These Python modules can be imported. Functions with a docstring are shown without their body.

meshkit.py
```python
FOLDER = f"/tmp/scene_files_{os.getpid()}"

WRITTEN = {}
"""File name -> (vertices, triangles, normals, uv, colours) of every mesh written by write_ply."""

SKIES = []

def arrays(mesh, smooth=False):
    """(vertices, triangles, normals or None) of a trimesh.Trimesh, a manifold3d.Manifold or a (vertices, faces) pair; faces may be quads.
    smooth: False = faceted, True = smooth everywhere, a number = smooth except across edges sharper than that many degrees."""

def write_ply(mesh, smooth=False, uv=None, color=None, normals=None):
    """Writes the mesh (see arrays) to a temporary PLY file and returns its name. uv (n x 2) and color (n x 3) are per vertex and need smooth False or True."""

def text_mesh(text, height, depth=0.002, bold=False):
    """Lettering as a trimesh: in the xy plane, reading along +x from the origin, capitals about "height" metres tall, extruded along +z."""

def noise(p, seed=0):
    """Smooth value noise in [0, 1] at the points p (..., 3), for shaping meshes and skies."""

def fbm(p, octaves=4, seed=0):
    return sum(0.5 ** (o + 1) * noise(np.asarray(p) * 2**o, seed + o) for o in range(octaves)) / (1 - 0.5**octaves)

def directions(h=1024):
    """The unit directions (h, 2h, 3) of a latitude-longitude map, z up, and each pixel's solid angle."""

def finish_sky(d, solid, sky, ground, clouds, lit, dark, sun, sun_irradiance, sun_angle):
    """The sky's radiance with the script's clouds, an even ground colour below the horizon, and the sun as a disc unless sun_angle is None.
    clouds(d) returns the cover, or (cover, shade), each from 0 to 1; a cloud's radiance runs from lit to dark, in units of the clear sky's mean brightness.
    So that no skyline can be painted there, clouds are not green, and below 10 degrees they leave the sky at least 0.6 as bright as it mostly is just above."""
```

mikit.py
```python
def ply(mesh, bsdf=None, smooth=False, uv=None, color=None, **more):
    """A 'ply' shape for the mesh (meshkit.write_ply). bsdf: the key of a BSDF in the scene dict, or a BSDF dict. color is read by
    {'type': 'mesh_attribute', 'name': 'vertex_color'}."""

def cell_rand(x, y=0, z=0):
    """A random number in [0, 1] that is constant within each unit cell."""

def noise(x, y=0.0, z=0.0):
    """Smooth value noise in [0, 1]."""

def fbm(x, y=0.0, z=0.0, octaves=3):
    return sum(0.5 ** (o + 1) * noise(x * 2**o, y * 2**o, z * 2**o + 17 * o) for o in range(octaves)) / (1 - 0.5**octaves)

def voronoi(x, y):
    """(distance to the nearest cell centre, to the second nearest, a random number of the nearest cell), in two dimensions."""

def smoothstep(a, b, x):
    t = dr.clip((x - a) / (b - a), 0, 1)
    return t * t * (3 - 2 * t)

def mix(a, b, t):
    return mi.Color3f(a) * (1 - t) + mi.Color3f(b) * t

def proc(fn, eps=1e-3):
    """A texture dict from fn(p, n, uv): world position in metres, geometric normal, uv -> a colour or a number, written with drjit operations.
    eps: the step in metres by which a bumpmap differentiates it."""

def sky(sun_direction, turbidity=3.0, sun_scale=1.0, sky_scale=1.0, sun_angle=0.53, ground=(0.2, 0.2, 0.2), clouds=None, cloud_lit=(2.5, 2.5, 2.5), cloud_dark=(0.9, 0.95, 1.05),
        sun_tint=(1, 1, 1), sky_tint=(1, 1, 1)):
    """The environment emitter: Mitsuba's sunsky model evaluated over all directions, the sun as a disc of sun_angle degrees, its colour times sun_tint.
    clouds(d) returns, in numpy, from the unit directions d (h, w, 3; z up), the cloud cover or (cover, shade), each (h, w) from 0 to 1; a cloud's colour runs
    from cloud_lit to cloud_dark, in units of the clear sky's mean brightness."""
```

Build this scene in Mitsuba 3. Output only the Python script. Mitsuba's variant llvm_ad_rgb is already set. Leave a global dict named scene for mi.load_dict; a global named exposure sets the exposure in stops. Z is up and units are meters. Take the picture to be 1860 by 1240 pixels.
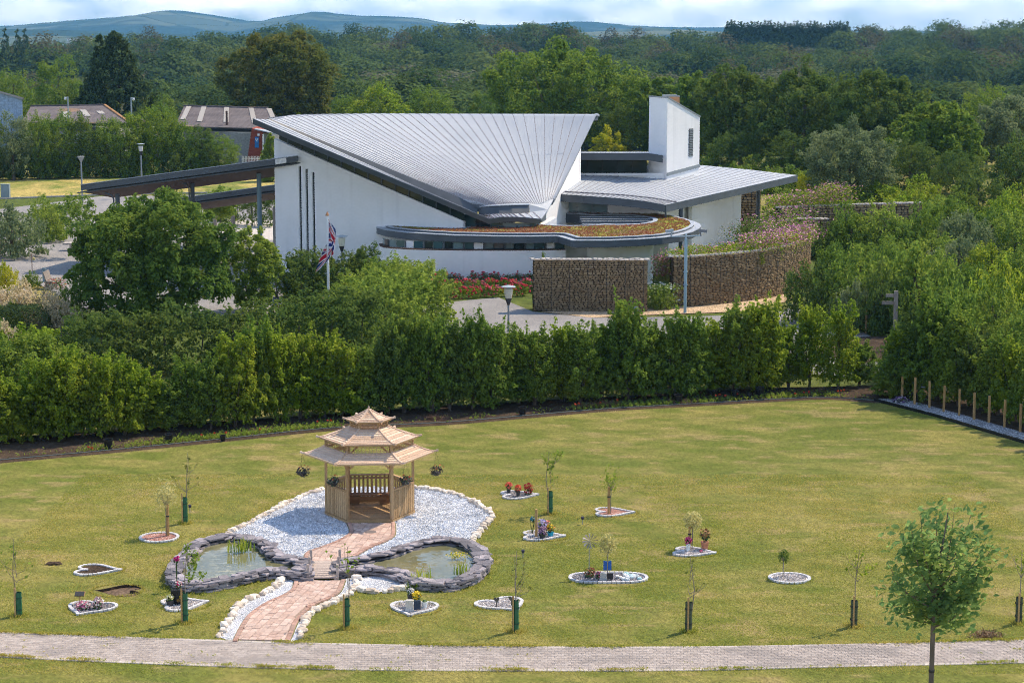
import math
import numpy as np
import trimesh
import shapely
from shapely.geometry import Polygon, LineString, Point, MultiPolygon, box as sbox
from shapely.ops import unary_union
import drjit as dr
import mitsuba as mi
import mikit
import meshkit
from mikit import proc, noise, fbm, mix, smoothstep, cell_rand, ply

T = mi.ScalarTransform4f
scene, labels = {}, {}

# ------------------------------------------------------------------ camera, sky, exposure
EYE_H, FOC, HORIZON = 14.5, 3617.0, 75.0          # metres, focal length in photograph pixels (1860 wide), horizon row
PITCH = math.atan((620 - HORIZON) / FOC)
FWD = np.array([0, math.cos(PITCH), -math.sin(PITCH)])
UPV = np.array([0, math.sin(PITCH), math.cos(PITCH)])
EYE = np.array([0, 0, EYE_H])
exposure = 1.95
scene['camera'] = {'type': 'perspective', 'fov': math.degrees(2 * math.atan(930 / FOC)), 'fov_axis': 'x',
                   'near_clip': 0.5, 'far_clip': 40000.0,
                   'to_world': T().look_at(origin=EYE.tolist(), target=(EYE + FWD).tolist(), up=UPV.tolist()),
                   'medium': {'type': 'ref', 'id': 'haze_air'}}
SUN = (1.25, 0.98, 2.0)


def clouds(d):
    az = np.arctan2(d[..., 0], d[..., 1])
    el = np.arcsin(np.clip(d[..., 2], -1, 1))
    q = np.stack([az * 30, el * 95, az * 0 + 3.3], -1)
    q2 = np.stack([np.sin(az) * 3 + 9, np.cos(az) * 3, el * 9], -1)
    low = meshkit.fbm(q, 5, 3)
    high = meshkit.fbm(q2, 5, 8)
    k = np.clip((el - 0.06) / 0.2, 0, 1)
    c = np.clip((low - 0.24) * 4.0, 0, 1) * (1 - k) + np.clip((high - 0.54) * 4.5, 0, 1) * k
    # the belt near the sun stays open
    s = np.array(SUN) / np.linalg.norm(SUN)
    c = c * np.clip((np.degrees(np.arccos(np.clip(d @ s, -1, 1))) - 8) / 14, 0, 1)
    shade = np.clip((meshkit.fbm(q * [1.3, 1.6, 1] + 11, 4, 21) - 0.36) * 2.6, 0, 1)
    return c * 0.93, shade


scene['sky'] = mikit.sky(SUN, turbidity=3, clouds=clouds, cloud_lit=(5.6, 5.5, 5.3), cloud_dark=(2.3, 2.9, 3.6), sky_scale=1.3, sky_tint=(.88, 1.0, 1.15), ground=(0.12, 0.14, 0.07))

# the air: one closed box round the camera and the whole scene
scene['haze_air'] = {'type': 'homogeneous', 'albedo': {'type': 'rgb', 'value': [0.16, 0.43, 0.78]}, 'sigma_t': 1.15e-4}
scene['haze'] = {'type': 'cube', 'to_world': T().translate([0, 5000, 60.0]).scale([7000, 5400, 100.0]),
                 'bsdf': {'type': 'null'}, 'interior': {'type': 'ref', 'id': 'haze_air'}}
labels['haze'] = {'label': 'thin summer haze over the fields and hills', 'kind': 'stuff'}

# ------------------------------------------------------------------ helpers


def ray(px, py):
    return FWD + np.array([1, 0, 0]) * (px - 930) / FOC + UPV * (620 - py) / FOC


def G(px, py, z=0.0):
    """The point at height z that stands at photograph pixel (px, py)."""
    d = ray(px, py)
    return EYE + d * (z - EYE_H) / d[2]


def W(px, py, D):
    """The point at world depth y = D on the ray of pixel (px, py)."""
    d = ray(px, py)
    return EYE + d * D / d[1]


def GP(pts, z=0.0):
    return [tuple(G(a, b, z)[:2]) for a, b in pts]


def key(name):
    if name not in labels and name not in scene:
        return name
    i = 1
    while f'{name}_{i:03d}' in labels or f'{name}_{i:03d}' in scene:
        i += 1
    return f'{name}_{i:03d}'


def thing(name, label, cat, group=None):
    k = key(name)
    labels[k] = {'label': label, 'category': cat}
    if group:
        labels[k]['group'] = group
    return k


PN = {}


def pkey(parent, name):
    n = PN.get((parent, name), 0)
    PN[(parent, name)] = n + 1
    return f'{parent}__{name}' + (f'_{n:03d}' if n else '')


def cat(*ms):
    ms = [m for m in ms if m is not None]
    return trimesh.util.concatenate([m if isinstance(m, trimesh.Trimesh) else trimesh.Trimesh(*m, process=False) for m in ms])


RNG = np.random.default_rng(11)


def shape(m, bsdf, smooth=False, uv='rand', color=None):
    """ply dict; uv='rand': one random uv for the whole piece (its tone)"""
    if isinstance(m, dict):
        return m
    if color is not None:
        n = len(m.vertices if isinstance(m, trimesh.Trimesh) else m[0])
        col = np.asarray(color, float)
        col = np.tile(col, (n, 1)) if col.ndim == 1 else col
        return ply(m, 'vcol', smooth=bool(smooth), color=col)
    if isinstance(uv, str) and uv == 'rand':
        if smooth in (True, False):
            n = len(m.vertices if isinstance(m, trimesh.Trimesh) else m[0])
            uv = np.tile(RNG.random(2), (n, 1))
        else:
            uv = None
    return ply(m, bsdf, smooth=smooth, uv=uv)


def put(k, m, bsdf=None, smooth=False, uv='rand', color=None, at=None, kind=None, label=None):
    d = shape(m, bsdf, smooth, uv, color)
    if at is not None:
        d = {**d, 'to_world': at}
    scene[k] = d
    if kind or label:
        labels.setdefault(k, {})
        if kind:
            labels[k]['kind'] = kind
        if label:
            labels[k]['label'] = label
    return k


def part(parent, name, m, bsdf=None, smooth=False, **kw):
    return put(pkey(parent, name), m, bsdf, smooth, **kw)


def struct(name, m, bsdf, label=None, smooth=False, uv='rand'):
    k = key(name)
    labels[k] = {'kind': 'structure'}
    if label:
        labels[k]['label'] = label
    scene[k] = shape(m, bsdf, smooth, uv)
    return k


def bx(c, s, rz=0.0, ry=0.0):
    m = trimesh.creation.box(s)
    M = trimesh.transformations.rotation_matrix(rz, [0, 0, 1])
    if ry:
        M = M @ trimesh.transformations.rotation_matrix(ry, [0, 1, 0])
    M[:3, 3] = c
    m.apply_transform(M)
    return m


def beam(a, b, w, h, up=(0, 0, 1)):
    """A straight square beam from a to b, w wide and h high."""
    a, b = np.asarray(a, float), np.asarray(b, float)
    x = b - a
    L = np.linalg.norm(x)
    x = x / L
    if np.linalg.norm(np.cross(up, x)) < 1e-4 * np.linalg.norm(up):
        up = (1, 0, 0) if abs(x[2]) > .5 else (0, 0, 1)
    y = np.cross(up, x)
    y /= np.linalg.norm(y)
    z = np.cross(x, y)
    m = trimesh.creation.box([L, w, h])
    M = np.eye(4)
    M[:3, 0], M[:3, 1], M[:3, 2], M[:3, 3] = x, y, z, (a + b) / 2
    m.apply_transform(M)
    return m


def polys(g):
    if g.is_empty:
        return []
    return [p for p in getattr(g, 'geoms', [g]) if isinstance(p, Polygon) and p.area > 1e-5]


def prism(g, z0, z1):
    if not hasattr(g, 'geom_type'):
        g = Polygon(g).buffer(0)
    ms = []
    for p in polys(g):
        m = trimesh.creation.extrude_polygon(p, z1 - z0, engine='earcut')
        m.apply_translation([0, 0, z0])
        ms.append(m)
    return cat(*ms)


def sheet(g, z):
    """A flat sheet over the polygon, facing up."""
    if not hasattr(g, 'geom_type'):
        g = Polygon(g).buffer(0)
    vs, fs, n = [], [], 0
    for p in polys(g):
        v, f = trimesh.creation.triangulate_polygon(p, engine='earcut')
        f = np.asarray(f)
        a = v[f]
        cr = (a[:, 1, 0] - a[:, 0, 0]) * (a[:, 2, 1] - a[:, 0, 1]) - (a[:, 1, 1] - a[:, 0, 1]) * (a[:, 2, 0] - a[:, 0, 0])
        f = np.where((cr < 0)[:, None], f[:, ::-1], f)
        vs.append(np.c_[v, np.full(len(v), z)])
        fs.append(f + n)
        n += len(v)
    return trimesh.Trimesh(np.vstack(vs), np.vstack(fs), process=False)


def wall(A, B, uz, thick, holes=(), side=1):
    """A wall from plan point A to B: outline uz in (metres along, height); thickness goes to the left of A->B times side."""
    A, B = np.asarray(A[:2], float), np.asarray(B[:2], float)
    u = (B - A) / np.linalg.norm(B - A)
    n = np.array([-u[1], u[0]]) * side
    g = Polygon(uz)
    for h in holes:
        g = g.difference(Polygon(h))
    ms = []
    for p in polys(g):
        m = trimesh.creation.extrude_polygon(p, thick, engine='earcut')
        v = m.vertices
        w = np.c_[A[0] + u[0] * v[:, 0] + n[0] * v[:, 2], A[1] + u[1] * v[:, 0] + n[1] * v[:, 2], v[:, 1]]
        m = trimesh.Trimesh(w, m.faces, process=False)
        if m.volume < 0:
            m.invert()
        ms.append(m)
    return cat(*ms)


def tube(points, radii, sides=6, cap=True):
    p = np.asarray(points, float)
    r = np.broadcast_to(np.asarray(radii, float), (len(p),))
    t = np.gradient(p, axis=0)
    t /= np.linalg.norm(t, axis=1, keepdims=True) + 1e-12
    ref = np.where(np.abs(t[:, 2:]) < 0.92, [0, 0, 1.0], [1.0, 0, 0])
    a = np.cross(t, ref)
    a /= np.linalg.norm(a, axis=1, keepdims=True) + 1e-12
    b = np.cross(t, a)
    an = np.arange(sides) * 2 * np.pi / sides
    v = (p[:, None] + r[:, None, None] * (np.cos(an)[None, :, None] * a[:, None] + np.sin(an)[None, :, None] * b[:, None])).reshape(-1, 3)
    i, j = np.meshgrid(np.arange(len(p) - 1), np.arange(sides), indexing='ij')
    q = np.stack([i * sides + j, i * sides + (j + 1) % sides, (i + 1) * sides + (j + 1) % sides, (i + 1) * sides + j], -1).reshape(-1, 4)
    f = np.vstack([q[:, [0, 1, 2]], q[:, [0, 2, 3]]])
    if cap:
        k = len(v)
        v = np.vstack([v, p[0], p[-1]])
        j = np.arange(sides)
        e = (len(p) - 1) * sides
        f = np.vstack([f, np.stack([np.full(sides, k), (j + 1) % sides, j], 1), np.stack([np.full(sides, k + 1), e + j, e + (j + 1) % sides], 1)])
    m = trimesh.Trimesh(v, f, process=False)
    if m.volume < 0:
        m.invert()
    return m


def lathe(profile, c=(0, 0, 0), n=20):
    m = trimesh.creation.revolve(np.asarray(profile, float), sections=n)
    m.apply_translation(c)
    return m


def unit(v):
    v = np.asarray(v, float)
    return v / (np.linalg.norm(v, axis=-1, keepdims=True) + 1e-12)


def resample(pts, step, closed=False):
    ls = LineString(list(pts) + ([pts[0]] if closed else []))
    n = max(2, int(round(ls.length / step)))
    out = [np.array(ls.interpolate(k / n, normalized=True).coords[0]) for k in range(n + (0 if closed else 1))]
    return np.array(out)


def smooth_line(pts, n=12):
    """Catmull-Rom through the points."""
    p = np.asarray(pts, float)
    p = np.vstack([2 * p[0] - p[1], p, 2 * p[-1] - p[-2]])
    out = []
    for k in range(1, len(p) - 2):
        t = np.linspace(0, 1, n, endpoint=False)[:, None]
        a, b, c, d = p[k - 1], p[k], p[k + 1], p[k + 2]
        out.append(0.5 * (2 * b + (c - a) * t + (2 * a - 5 * b + 4 * c - d) * t**2 + (3 * b - a - 3 * c + d) * t**3))
    return np.vstack(out + [p[-2][None]])


def frame_at(pts, k):
    t = pts[min(k + 1, len(pts) - 1)] - pts[max(k - 1, 0)]
    return t / (np.linalg.norm(t) + 1e-12)


def stone(size, rng, rough=0.22, sub=1):
    """A rough lump: a box-ish icosphere with knocked corners."""
    m = trimesh.creation.icosphere(subdivisions=sub)
    v = m.vertices
    v = np.sign(v) * np.abs(v) ** 0.65
    v = v * (1 + rng.uniform(-rough, rough, (len(v), 1)))
    m.vertices = v * np.asarray(size) / 2
    return m


def slab(w, d, h, rng, n=7, jit=0.16):
    """An irregular flat stone, w x d x h, centred."""
    a = np.sort((np.arange(n) + rng.uniform(-.25, .25, n)) * 2 * np.pi / n)
    r = 1 + rng.uniform(-jit, jit, n)
    x, y = np.sign(np.cos(a)) * np.abs(np.cos(a)) ** .6 * r * w / 2, np.sign(np.sin(a)) * np.abs(np.sin(a)) ** .6 * r * d / 2
    top = 1 - rng.uniform(.02, .12)
    v = np.vstack([np.c_[x, y, np.full(n, -h / 2)], np.c_[x * top, y * top, h / 2 + rng.uniform(-.12, .12, n) * h]])
    j = np.arange(n)
    k = (j + 1) % n
    f = np.vstack([np.c_[j, k, k + n], np.c_[j, k + n, j + n], np.c_[np.full(n - 2, n), np.arange(n + 1, 2 * n - 1), np.arange(n + 2, 2 * n)], np.c_[np.full(n - 2, 0), np.arange(2, n), np.arange(1, n - 1)]])
    return trimesh.Trimesh(v, f, process=False)


def move(m, t=(0, 0, 0), rz=0.0, rx=0.0, ry=0.0):
    M = trimesh.transformations.euler_matrix(rx, ry, rz, 'sxyz')
    M[:3, 3] = t
    m = m.copy()
    m.apply_transform(M)
    return m


# ---- foliage


def leaves(P, N, L, Wd, rng, jit=.7, droop=0.0, fold=.15):
    n = len(P)
    nn = unit(N + rng.normal(0, jit, (n, 3)))
    t = rng.normal(size=(n, 3))
    t[:, 2] -= droop
    t = unit(t - nn * (t * nn).sum(1, keepdims=True))
    b = np.cross(nn, t)
    l = L * rng.uniform(.65, 1.35, (n, 1))
    w = l * Wd / L
    v = np.stack([P - t * l * .5, P + b * w * .5 + nn * w * fold, P + t * l * .5, P - b * w * .5 + nn * w * fold], 1).reshape(-1, 3)
    k = np.arange(n)[:, None] * 4
    f = np.vstack([k + [0, 1, 2], k + [0, 2, 3]])
    uv = np.repeat(rng.random((n, 2)), 4, 0)
    return v, f, uv


def join_leaves(ls):
    vs, fs, us, n = [], [], [], 0
    for v, f, u in ls:
        vs.append(v); fs.append(f + n); us.append(u); n += len(v)
    return np.vstack(vs), np.vstack(fs), np.vstack(us)


def lply(l, bsdf):
    return ply((l[0], l[1]), bsdf, uv=l[2])


def clump_pts(C, R, n, rng, inner=.45, up=.55, flat=.85, spray=1.0):
    """Leaf places in sprays: each clump is drawn out along a direction that points outward and up."""
    C, R = np.asarray(C, float), np.asarray(R, float)
    R = R * np.exp(rng.normal(0, .32, len(R)))
    mid = C.mean(0) * [1, 1, .8]
    ax = unit(unit(C - mid) * .8 + rng.normal(0, .45, C.shape) + [0, 0, .55])
    p = R**2 * rng.uniform(.35, 1.4, len(R))
    i = rng.choice(len(C), n, p=p / p.sum())
    d = unit(rng.normal(size=(n, 3)))
    d[:, 2] = np.where(rng.random(n) < up, np.abs(d[:, 2]), d[:, 2])
    r = R[i] * (inner + (1 - inner) * rng.random(n) ** .6)
    t = rng.uniform(-1, 1.25, n)
    thin = 1 - .45 * np.clip(t, 0, 1.2) * min(1.0, spray)
    P = C[i] + d * (r * (1 - .28 * spray) * thin)[:, None] * [1, 1, flat] + ax[i] * (R[i] * t * 1.15 * spray)[:, None]
    return P, d * .6 + ax[i] * .25 * spray + [0, 0, .45]


def crown_clumps(kind, rx, ry, z0, z1, n, cr, rng):
    """Clump centres and radii filling a lumpy crown: 'round', 'cone', 'shrub'."""
    h = z1 - z0
    k = np.arange(n)
    a = k * 2.39996 + rng.uniform(-.4, .4, n)
    f = np.where(rng.random(n) < .82, rng.uniform(.72, .97, n), rng.uniform(.15, .7, n))
    R = cr * rng.uniform(.6, 1.35, n)
    if kind == 'cone':
        t = rng.random(n) ** 1.25
        lump = .72 + .56 * meshkit.fbm(np.c_[np.cos(a) * 1.5, np.sin(a) * 1.5, t * 6], 2, int(rng.integers(1, 999)))
        rr = np.minimum(1.0, 1.45 * (1 - t) ** .85 + .03) * f * lump
        return np.c_[np.cos(a) * rr * rx, np.sin(a) * rr * ry, z0 + t * h], R * (1.2 - .6 * t)
    u = (k + .5) / n
    zz = 1 - (1.15 if kind == 'shrub' else 2) * u
    zz = np.clip(zz + rng.normal(0, .05, n), -1, 1)
    s = np.sqrt(np.maximum(0, 1 - zz * zz))
    d = np.c_[np.cos(a) * s, np.sin(a) * s, zz]
    lump = .50 + .95 * meshkit.fbm(d * 1.9 + 7, 3, int(rng.integers(1, 999)))
    r = (f * np.clip(lump, .6, 1.12))[:, None]
    if kind == 'shrub':
        c = d * r * [rx, ry, h]
        c[:, 2] = z0 + np.maximum(.05 * h, c[:, 2] * .95 + .05 * h)
        return c, R
    return d * r * [rx, ry, h / 2] + [0, 0, (z0 + z1) / 2], R


def limbs(C, base_h, top_h, r0, rng, n=9, sides=6):
    """A tapered trunk with limbs that reach for some of the clumps."""
    lean = rng.normal(0, .02, 2)
    zs = np.linspace(0, top_h, 6)
    tr = np.c_[zs * lean[0] + .04 * top_h * np.sin(zs * 2.1 / top_h) * lean[1] * 8, zs * lean[1], zs]
    ms = [tube(tr, r0 * (1.25 - np.linspace(0, 1, 6) * .95) * np.array([1.15, 1, 1, 1, 1, 1]), sides)]
    for i in rng.choice(len(C), min(n, len(C)), replace=False):
        t = rng.uniform(base_h, top_h * .85) / top_h
        a = np.array([np.interp(t * top_h, zs, tr[:, 0]), np.interp(t * top_h, zs, tr[:, 1]), t * top_h])
        c = C[i]
        m = a * .5 + c * .5 + [0, 0, -.06 * np.linalg.norm(c - a)]
        r = r0 * (1.05 - t) * .5
        ms.append(tube([a, m, c], [r, r * .65, r * .25], 5, cap=False))
    return cat(*ms)
# ------------------------------------------------------------------ materials


def mat(name, color, rough=.6, spec=.3, two=True, **kw):
    c = proc(color) if callable(color) else {'type': 'rgb', 'value': list(color)}
    d = {'type': 'principled', 'base_color': c, 'roughness': rough, 'specular': spec, **kw}
    scene[name] = {'type': 'twosided', 'bsdf': d} if two else d


def tone(a, b, grain=(6, 6, 6), amt=.25, k=1.0):
    """A colour between a and b by the piece's own tone, with fine grain."""
    def fn(p, n, uv):
        g = noise(p.x * grain[0], p.y * grain[1], p.z * grain[2])
        return mix(a, b, uv.x) * (1 - amt + 2 * amt * g)
    return fn


def lawn_fn(p, n, uv):
    x, y = p.x, p.y
    big = fbm(x * .16, y * .13, 1.0, 3)
    mid = fbm(x * .9 + .4 * y, y * .9, 5.0, 4)
    mow = fbm(x * .8 + 3 * noise(x * .1, y * .1), y * 1.7, 9.0, 3)
    fine = noise(x * 13, y * 9)
    finer = noise(x * 34, y * 24)
    t = .30 * big + .40 * mid + .36 * mow
    c = mix((.128, .160, .026), (.270, .245, .068), smoothstep(.34, .80, t))
    lush = smoothstep(.58, .76, fbm(x * .5 + 40, y * .5, 2.0, 4))
    c = mix(c, (.125, .165, .030), lush * .45)
    dry = smoothstep(.56, .80, fbm(x * 1.0 + 7, y * 1.9 + 11, 4.0, 4))
    c = mix(c, (.345, .265, .115), dry * .5)
    return c * mi.Color3f(.865, .84, .91) * (.66 + .38 * fine + .32 * finer)


def grass_bump(p, n, uv):
    return noise(p.x * 20, p.y * 15) * .6 + noise(p.x * 47, p.y * 38) * .4 + noise(p.x * 5, p.y * 3.2) * .8


def bumped(name, height, scale, eps=.01):
    d = scene[name]['bsdf'] if scene[name]['type'] == 'twosided' else scene[name]
    scene[name] = {'type': 'twosided', 'bsdf': {'type': 'bumpmap', 'arbitrary': proc(height, eps), 'scale': scale, 'bsdf': d}}


mat('lawn', lawn_fn, .9, .1)
bumped('lawn', grass_bump, .035)


def field_fn(p, n, uv):
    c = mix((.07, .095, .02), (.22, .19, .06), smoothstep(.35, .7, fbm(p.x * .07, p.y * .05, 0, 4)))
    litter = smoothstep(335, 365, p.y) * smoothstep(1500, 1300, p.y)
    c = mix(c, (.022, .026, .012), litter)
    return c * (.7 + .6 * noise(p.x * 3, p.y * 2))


mat('rough_grass', field_fn, .95, .1)


def bank_fn(p, n, uv):
    c = mix((.115, .15, .03), (.34, .27, .09), smoothstep(.3, .72, fbm(p.x * .35, p.y * .2, 0, 4)))
    return c * (.75 + .5 * noise(p.x * 6, p.y * 3))


mat('bank_grass', bank_fn, .95, .1)


def asphalt_fn(p, n, uv):
    g = fbm(p.x * .5, p.y * .4, 0, 4)
    s = noise(p.x * 40, p.y * 40)
    return mix((.17, .165, .165), (.27, .26, .25), g) * (.82 + .36 * s)


mat('asphalt', asphalt_fn, .85, .2)


def soil_fn(p, n, uv):
    c = mix((.036, .026, .019), (.100, .070, .048), fbm(p.x * 2.5, p.y * 2.5, p.z * 3, 4))
    return c * (.6 + .8 * noise(p.x * 25, p.y * 25))


mat('soil', soil_fn, .95, .1)
mat('dry_soil', lambda p, n, uv: soil_fn(p, n, uv) * 2.1, .95, .1)
bumped('soil', lambda p, n, uv: fbm(p.x * 9, p.y * 9, 0, 4), .10)


def chips(a, b, scale, c=None):
    def fn(p, n, uv):
        f, s, r = mikit.voronoi(p.x * scale, p.y * scale)
        col = mix(a, b, r)
        if c is not None:
            col = mix(col, c, smoothstep(.86, .88, cell_rand(r * 977)))
        return col * (.35 + .65 * smoothstep(0.02, .22, s - f)) * (.8 + .4 * noise(p.x * 1.2, p.y * 1.2))
    return fn


def chip_h(scale):
    def fn(p, n, uv):
        f, s, r = mikit.voronoi(p.x * scale, p.y * scale)
        return dr.minimum(s - f, .4) * (.4 + .9 * r)
    return fn


mat('slate_chips', chips((.54, .57, .62), (.88, .90, .94), 17, (.95, .97, 1.0)), .7, .3)
bumped('slate_chips', chip_h(17), .05, .004)
mat('pale_chips', chips((.34, .31, .30), (.72, .68, .66), 26, (.88, .86, .84)), .8, .2)
mat('grey_chips', chips((.17, .175, .19), (.46, .47, .50), 20, (.7, .72, .75)), .8, .2)
mat('dark_chips', chips((.06, .065, .085), (.26, .27, .33), 30, (.5, .5, .58)), .8, .2)
mat('red_chips', chips((.20, .075, .055), (.50, .27, .22), 30, (.55, .4, .35)), .85, .2)
mat('tan_gravel', chips((.38, .26, .15), (.66, .50, .33), 14), .9, .1)
mat('chip_stone', tone((.48, .51, .56), (.88, .91, .95)), .7, .3)
mat('shingle_stone', tone((.34, .31, .30), (.80, .76, .74)), .8, .2)


def paver(a, b, stain):
    def fn(p, n, uv):
        c = mix(a, b, uv.x) * (.86 + .28 * noise(p.x * 22, p.y * 22, p.z * 22))
        return mix(c, stain, .55 * smoothstep(.5, .75, fbm(p.x * 1.1, p.y * 1.6, 0, 3)))
    return fn


mat('pink_paver', paver((.42, .29, .235), (.58, .45, .385), (.42, .32, .27)), .85, .2)
mat('red_paver', paver((.33, .20, .155), (.46, .30, .24), (.30, .22, .18)), .85, .2)
mat('grey_paver', paver((.305, .265, .24), (.395, .35, .32), (.215, .195, .185)), .88, .2)
mat('pale_paver', paver((.37, .33, .30), (.49, .445, .405), (.31, .28, .26)), .88, .2)
mat('joint_sand', lambda p, n, uv: mix((.24, .215, .19), (.34, .31, .265), noise(p.x * 8, p.y * 8)), .95, .1)


def timber(a, b):
    def fn(p, n, uv):
        k = uv.y * 31
        g = fbm(p.x * 9 + k, p.y * 9, p.z * 9 + k, 3)
        return mix(a, b, .6 * uv.x + .4 * g) * (.85 + .3 * noise(p.x * 40, p.y * 40, p.z * 40 + k))
    return fn


mat('larch', timber((.29, .175, .078), (.53, .37, .205)), .65, .3)
mat('roof_board', timber((.40, .27, .185), (.80, .63, .49)), .65, .3)
mat('dark_timber', timber((.20, .098, .042), (.30, .165, .08)), .6, .3)
mat('post_timber', timber((.36, .215, .085), (.50, .33, .15)), .7, .2)
mat('grey_timber', timber((.17, .15, .13), (.30, .27, .24)), .8, .2)
mat('bridge_timber', timber((.34, .275, .24), (.48, .41, .36)), .8, .2)
mat('slate', tone((.085, .078, .086), (.34, .305, .325), (9, 9, 14), .28), .55, .45)
mat('limestone', tone((.50, .42, .34), (.78, .71, .62), (11, 11, 11), .22), .85, .2)
mat('white_sett', tone((.44, .44, .46), (.62, .62, .64), (14, 14, 14), .12), .8, .2)
mat('dark_liner', (.012, .013, .016), .35, .4)


def render_fn(p, n, uv):
    v = fbm(p.x * .8, p.y * .8, p.z * .35, 3)
    streak = smoothstep(.52, .85, fbm(p.x * 2.6, p.y * 2.6, p.z * .12, 3))
    v = v - .9 * streak
    return mix((.78, .78, .78), (.86, .86, .86), v) * (.97 + .06 * noise(p.x * 9, p.y * 9, p.z * 9))


mat('white_render', render_fn, .8, .2)


def zinc_fn(p, n, uv):
    v = fbm(p.x * .6, p.y * .6, p.z * .6, 3)
    return mix((.29, .33, .385), (.37, .405, .45), .16 * uv.x + .84 * v)


mat('zinc', zinc_fn, .58, .4)
mat('zinc_edge', (.25, .25, .27), .5, .4)
mat('zinc_seam', (.19, .165, .175), .5, .4)
mat('anthracite', lambda p, n, uv: mix((.055, .068, .083), (.085, .10, .118), fbm(p.x * 2, p.y * 2, p.z * 2, 2)), .45, .4)
mat('soffit_red', timber((.055, .026, .018), (.085, .042, .028)), .6, .3)
mat('blue_steel', (.15, .235, .28), .45, .4)
mat('grey_steel', (.22, .25, .27), .45, .4)
mat('dark_glass', (.018, .026, .030), .06, .6)
mat('teal_glass', (.05, .105, .115), .08, .6)
mat('sky_glass', (.16, .235, .25), .12, .6)
scene['lamp_glass'] = {'type': 'thindielectric'}
mat('gabion', tone((.195, .135, .075), (.32, .235, .135), (9, 9, 9), .28), .9, .15)
mat('gabion_pale', tone((.25, .18, .11), (.37, .28, .17), (9, 9, 9), .3), .9, .15)
mat('gabion_core', (.055, .042, .028), .95, .1)
mat('concrete', tone((.36, .33, .30), (.48, .45, .42), (4, 4, 4), .15), .9, .2)
mat('red_brick', lambda p, n, uv: mix((.20, .045, .03), (.28, .075, .05), noise(p.x * 4, p.y * 4, p.z * 12)) , .85, .2)


def shed_roof_fn(p, n, uv):
    c = mix((.085, .075, .08), (.16, .14, .138), fbm(p.x * .5, p.y * .5, 0, 4))
    rust = smoothstep(.66, .8, fbm(p.x * .35 + 30, p.y * .5, 0, 3))
    return mix(c, (.28, .17, .09), rust * .6) * (.85 + .3 * noise(p.x * 6, p.y * .7))


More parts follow.
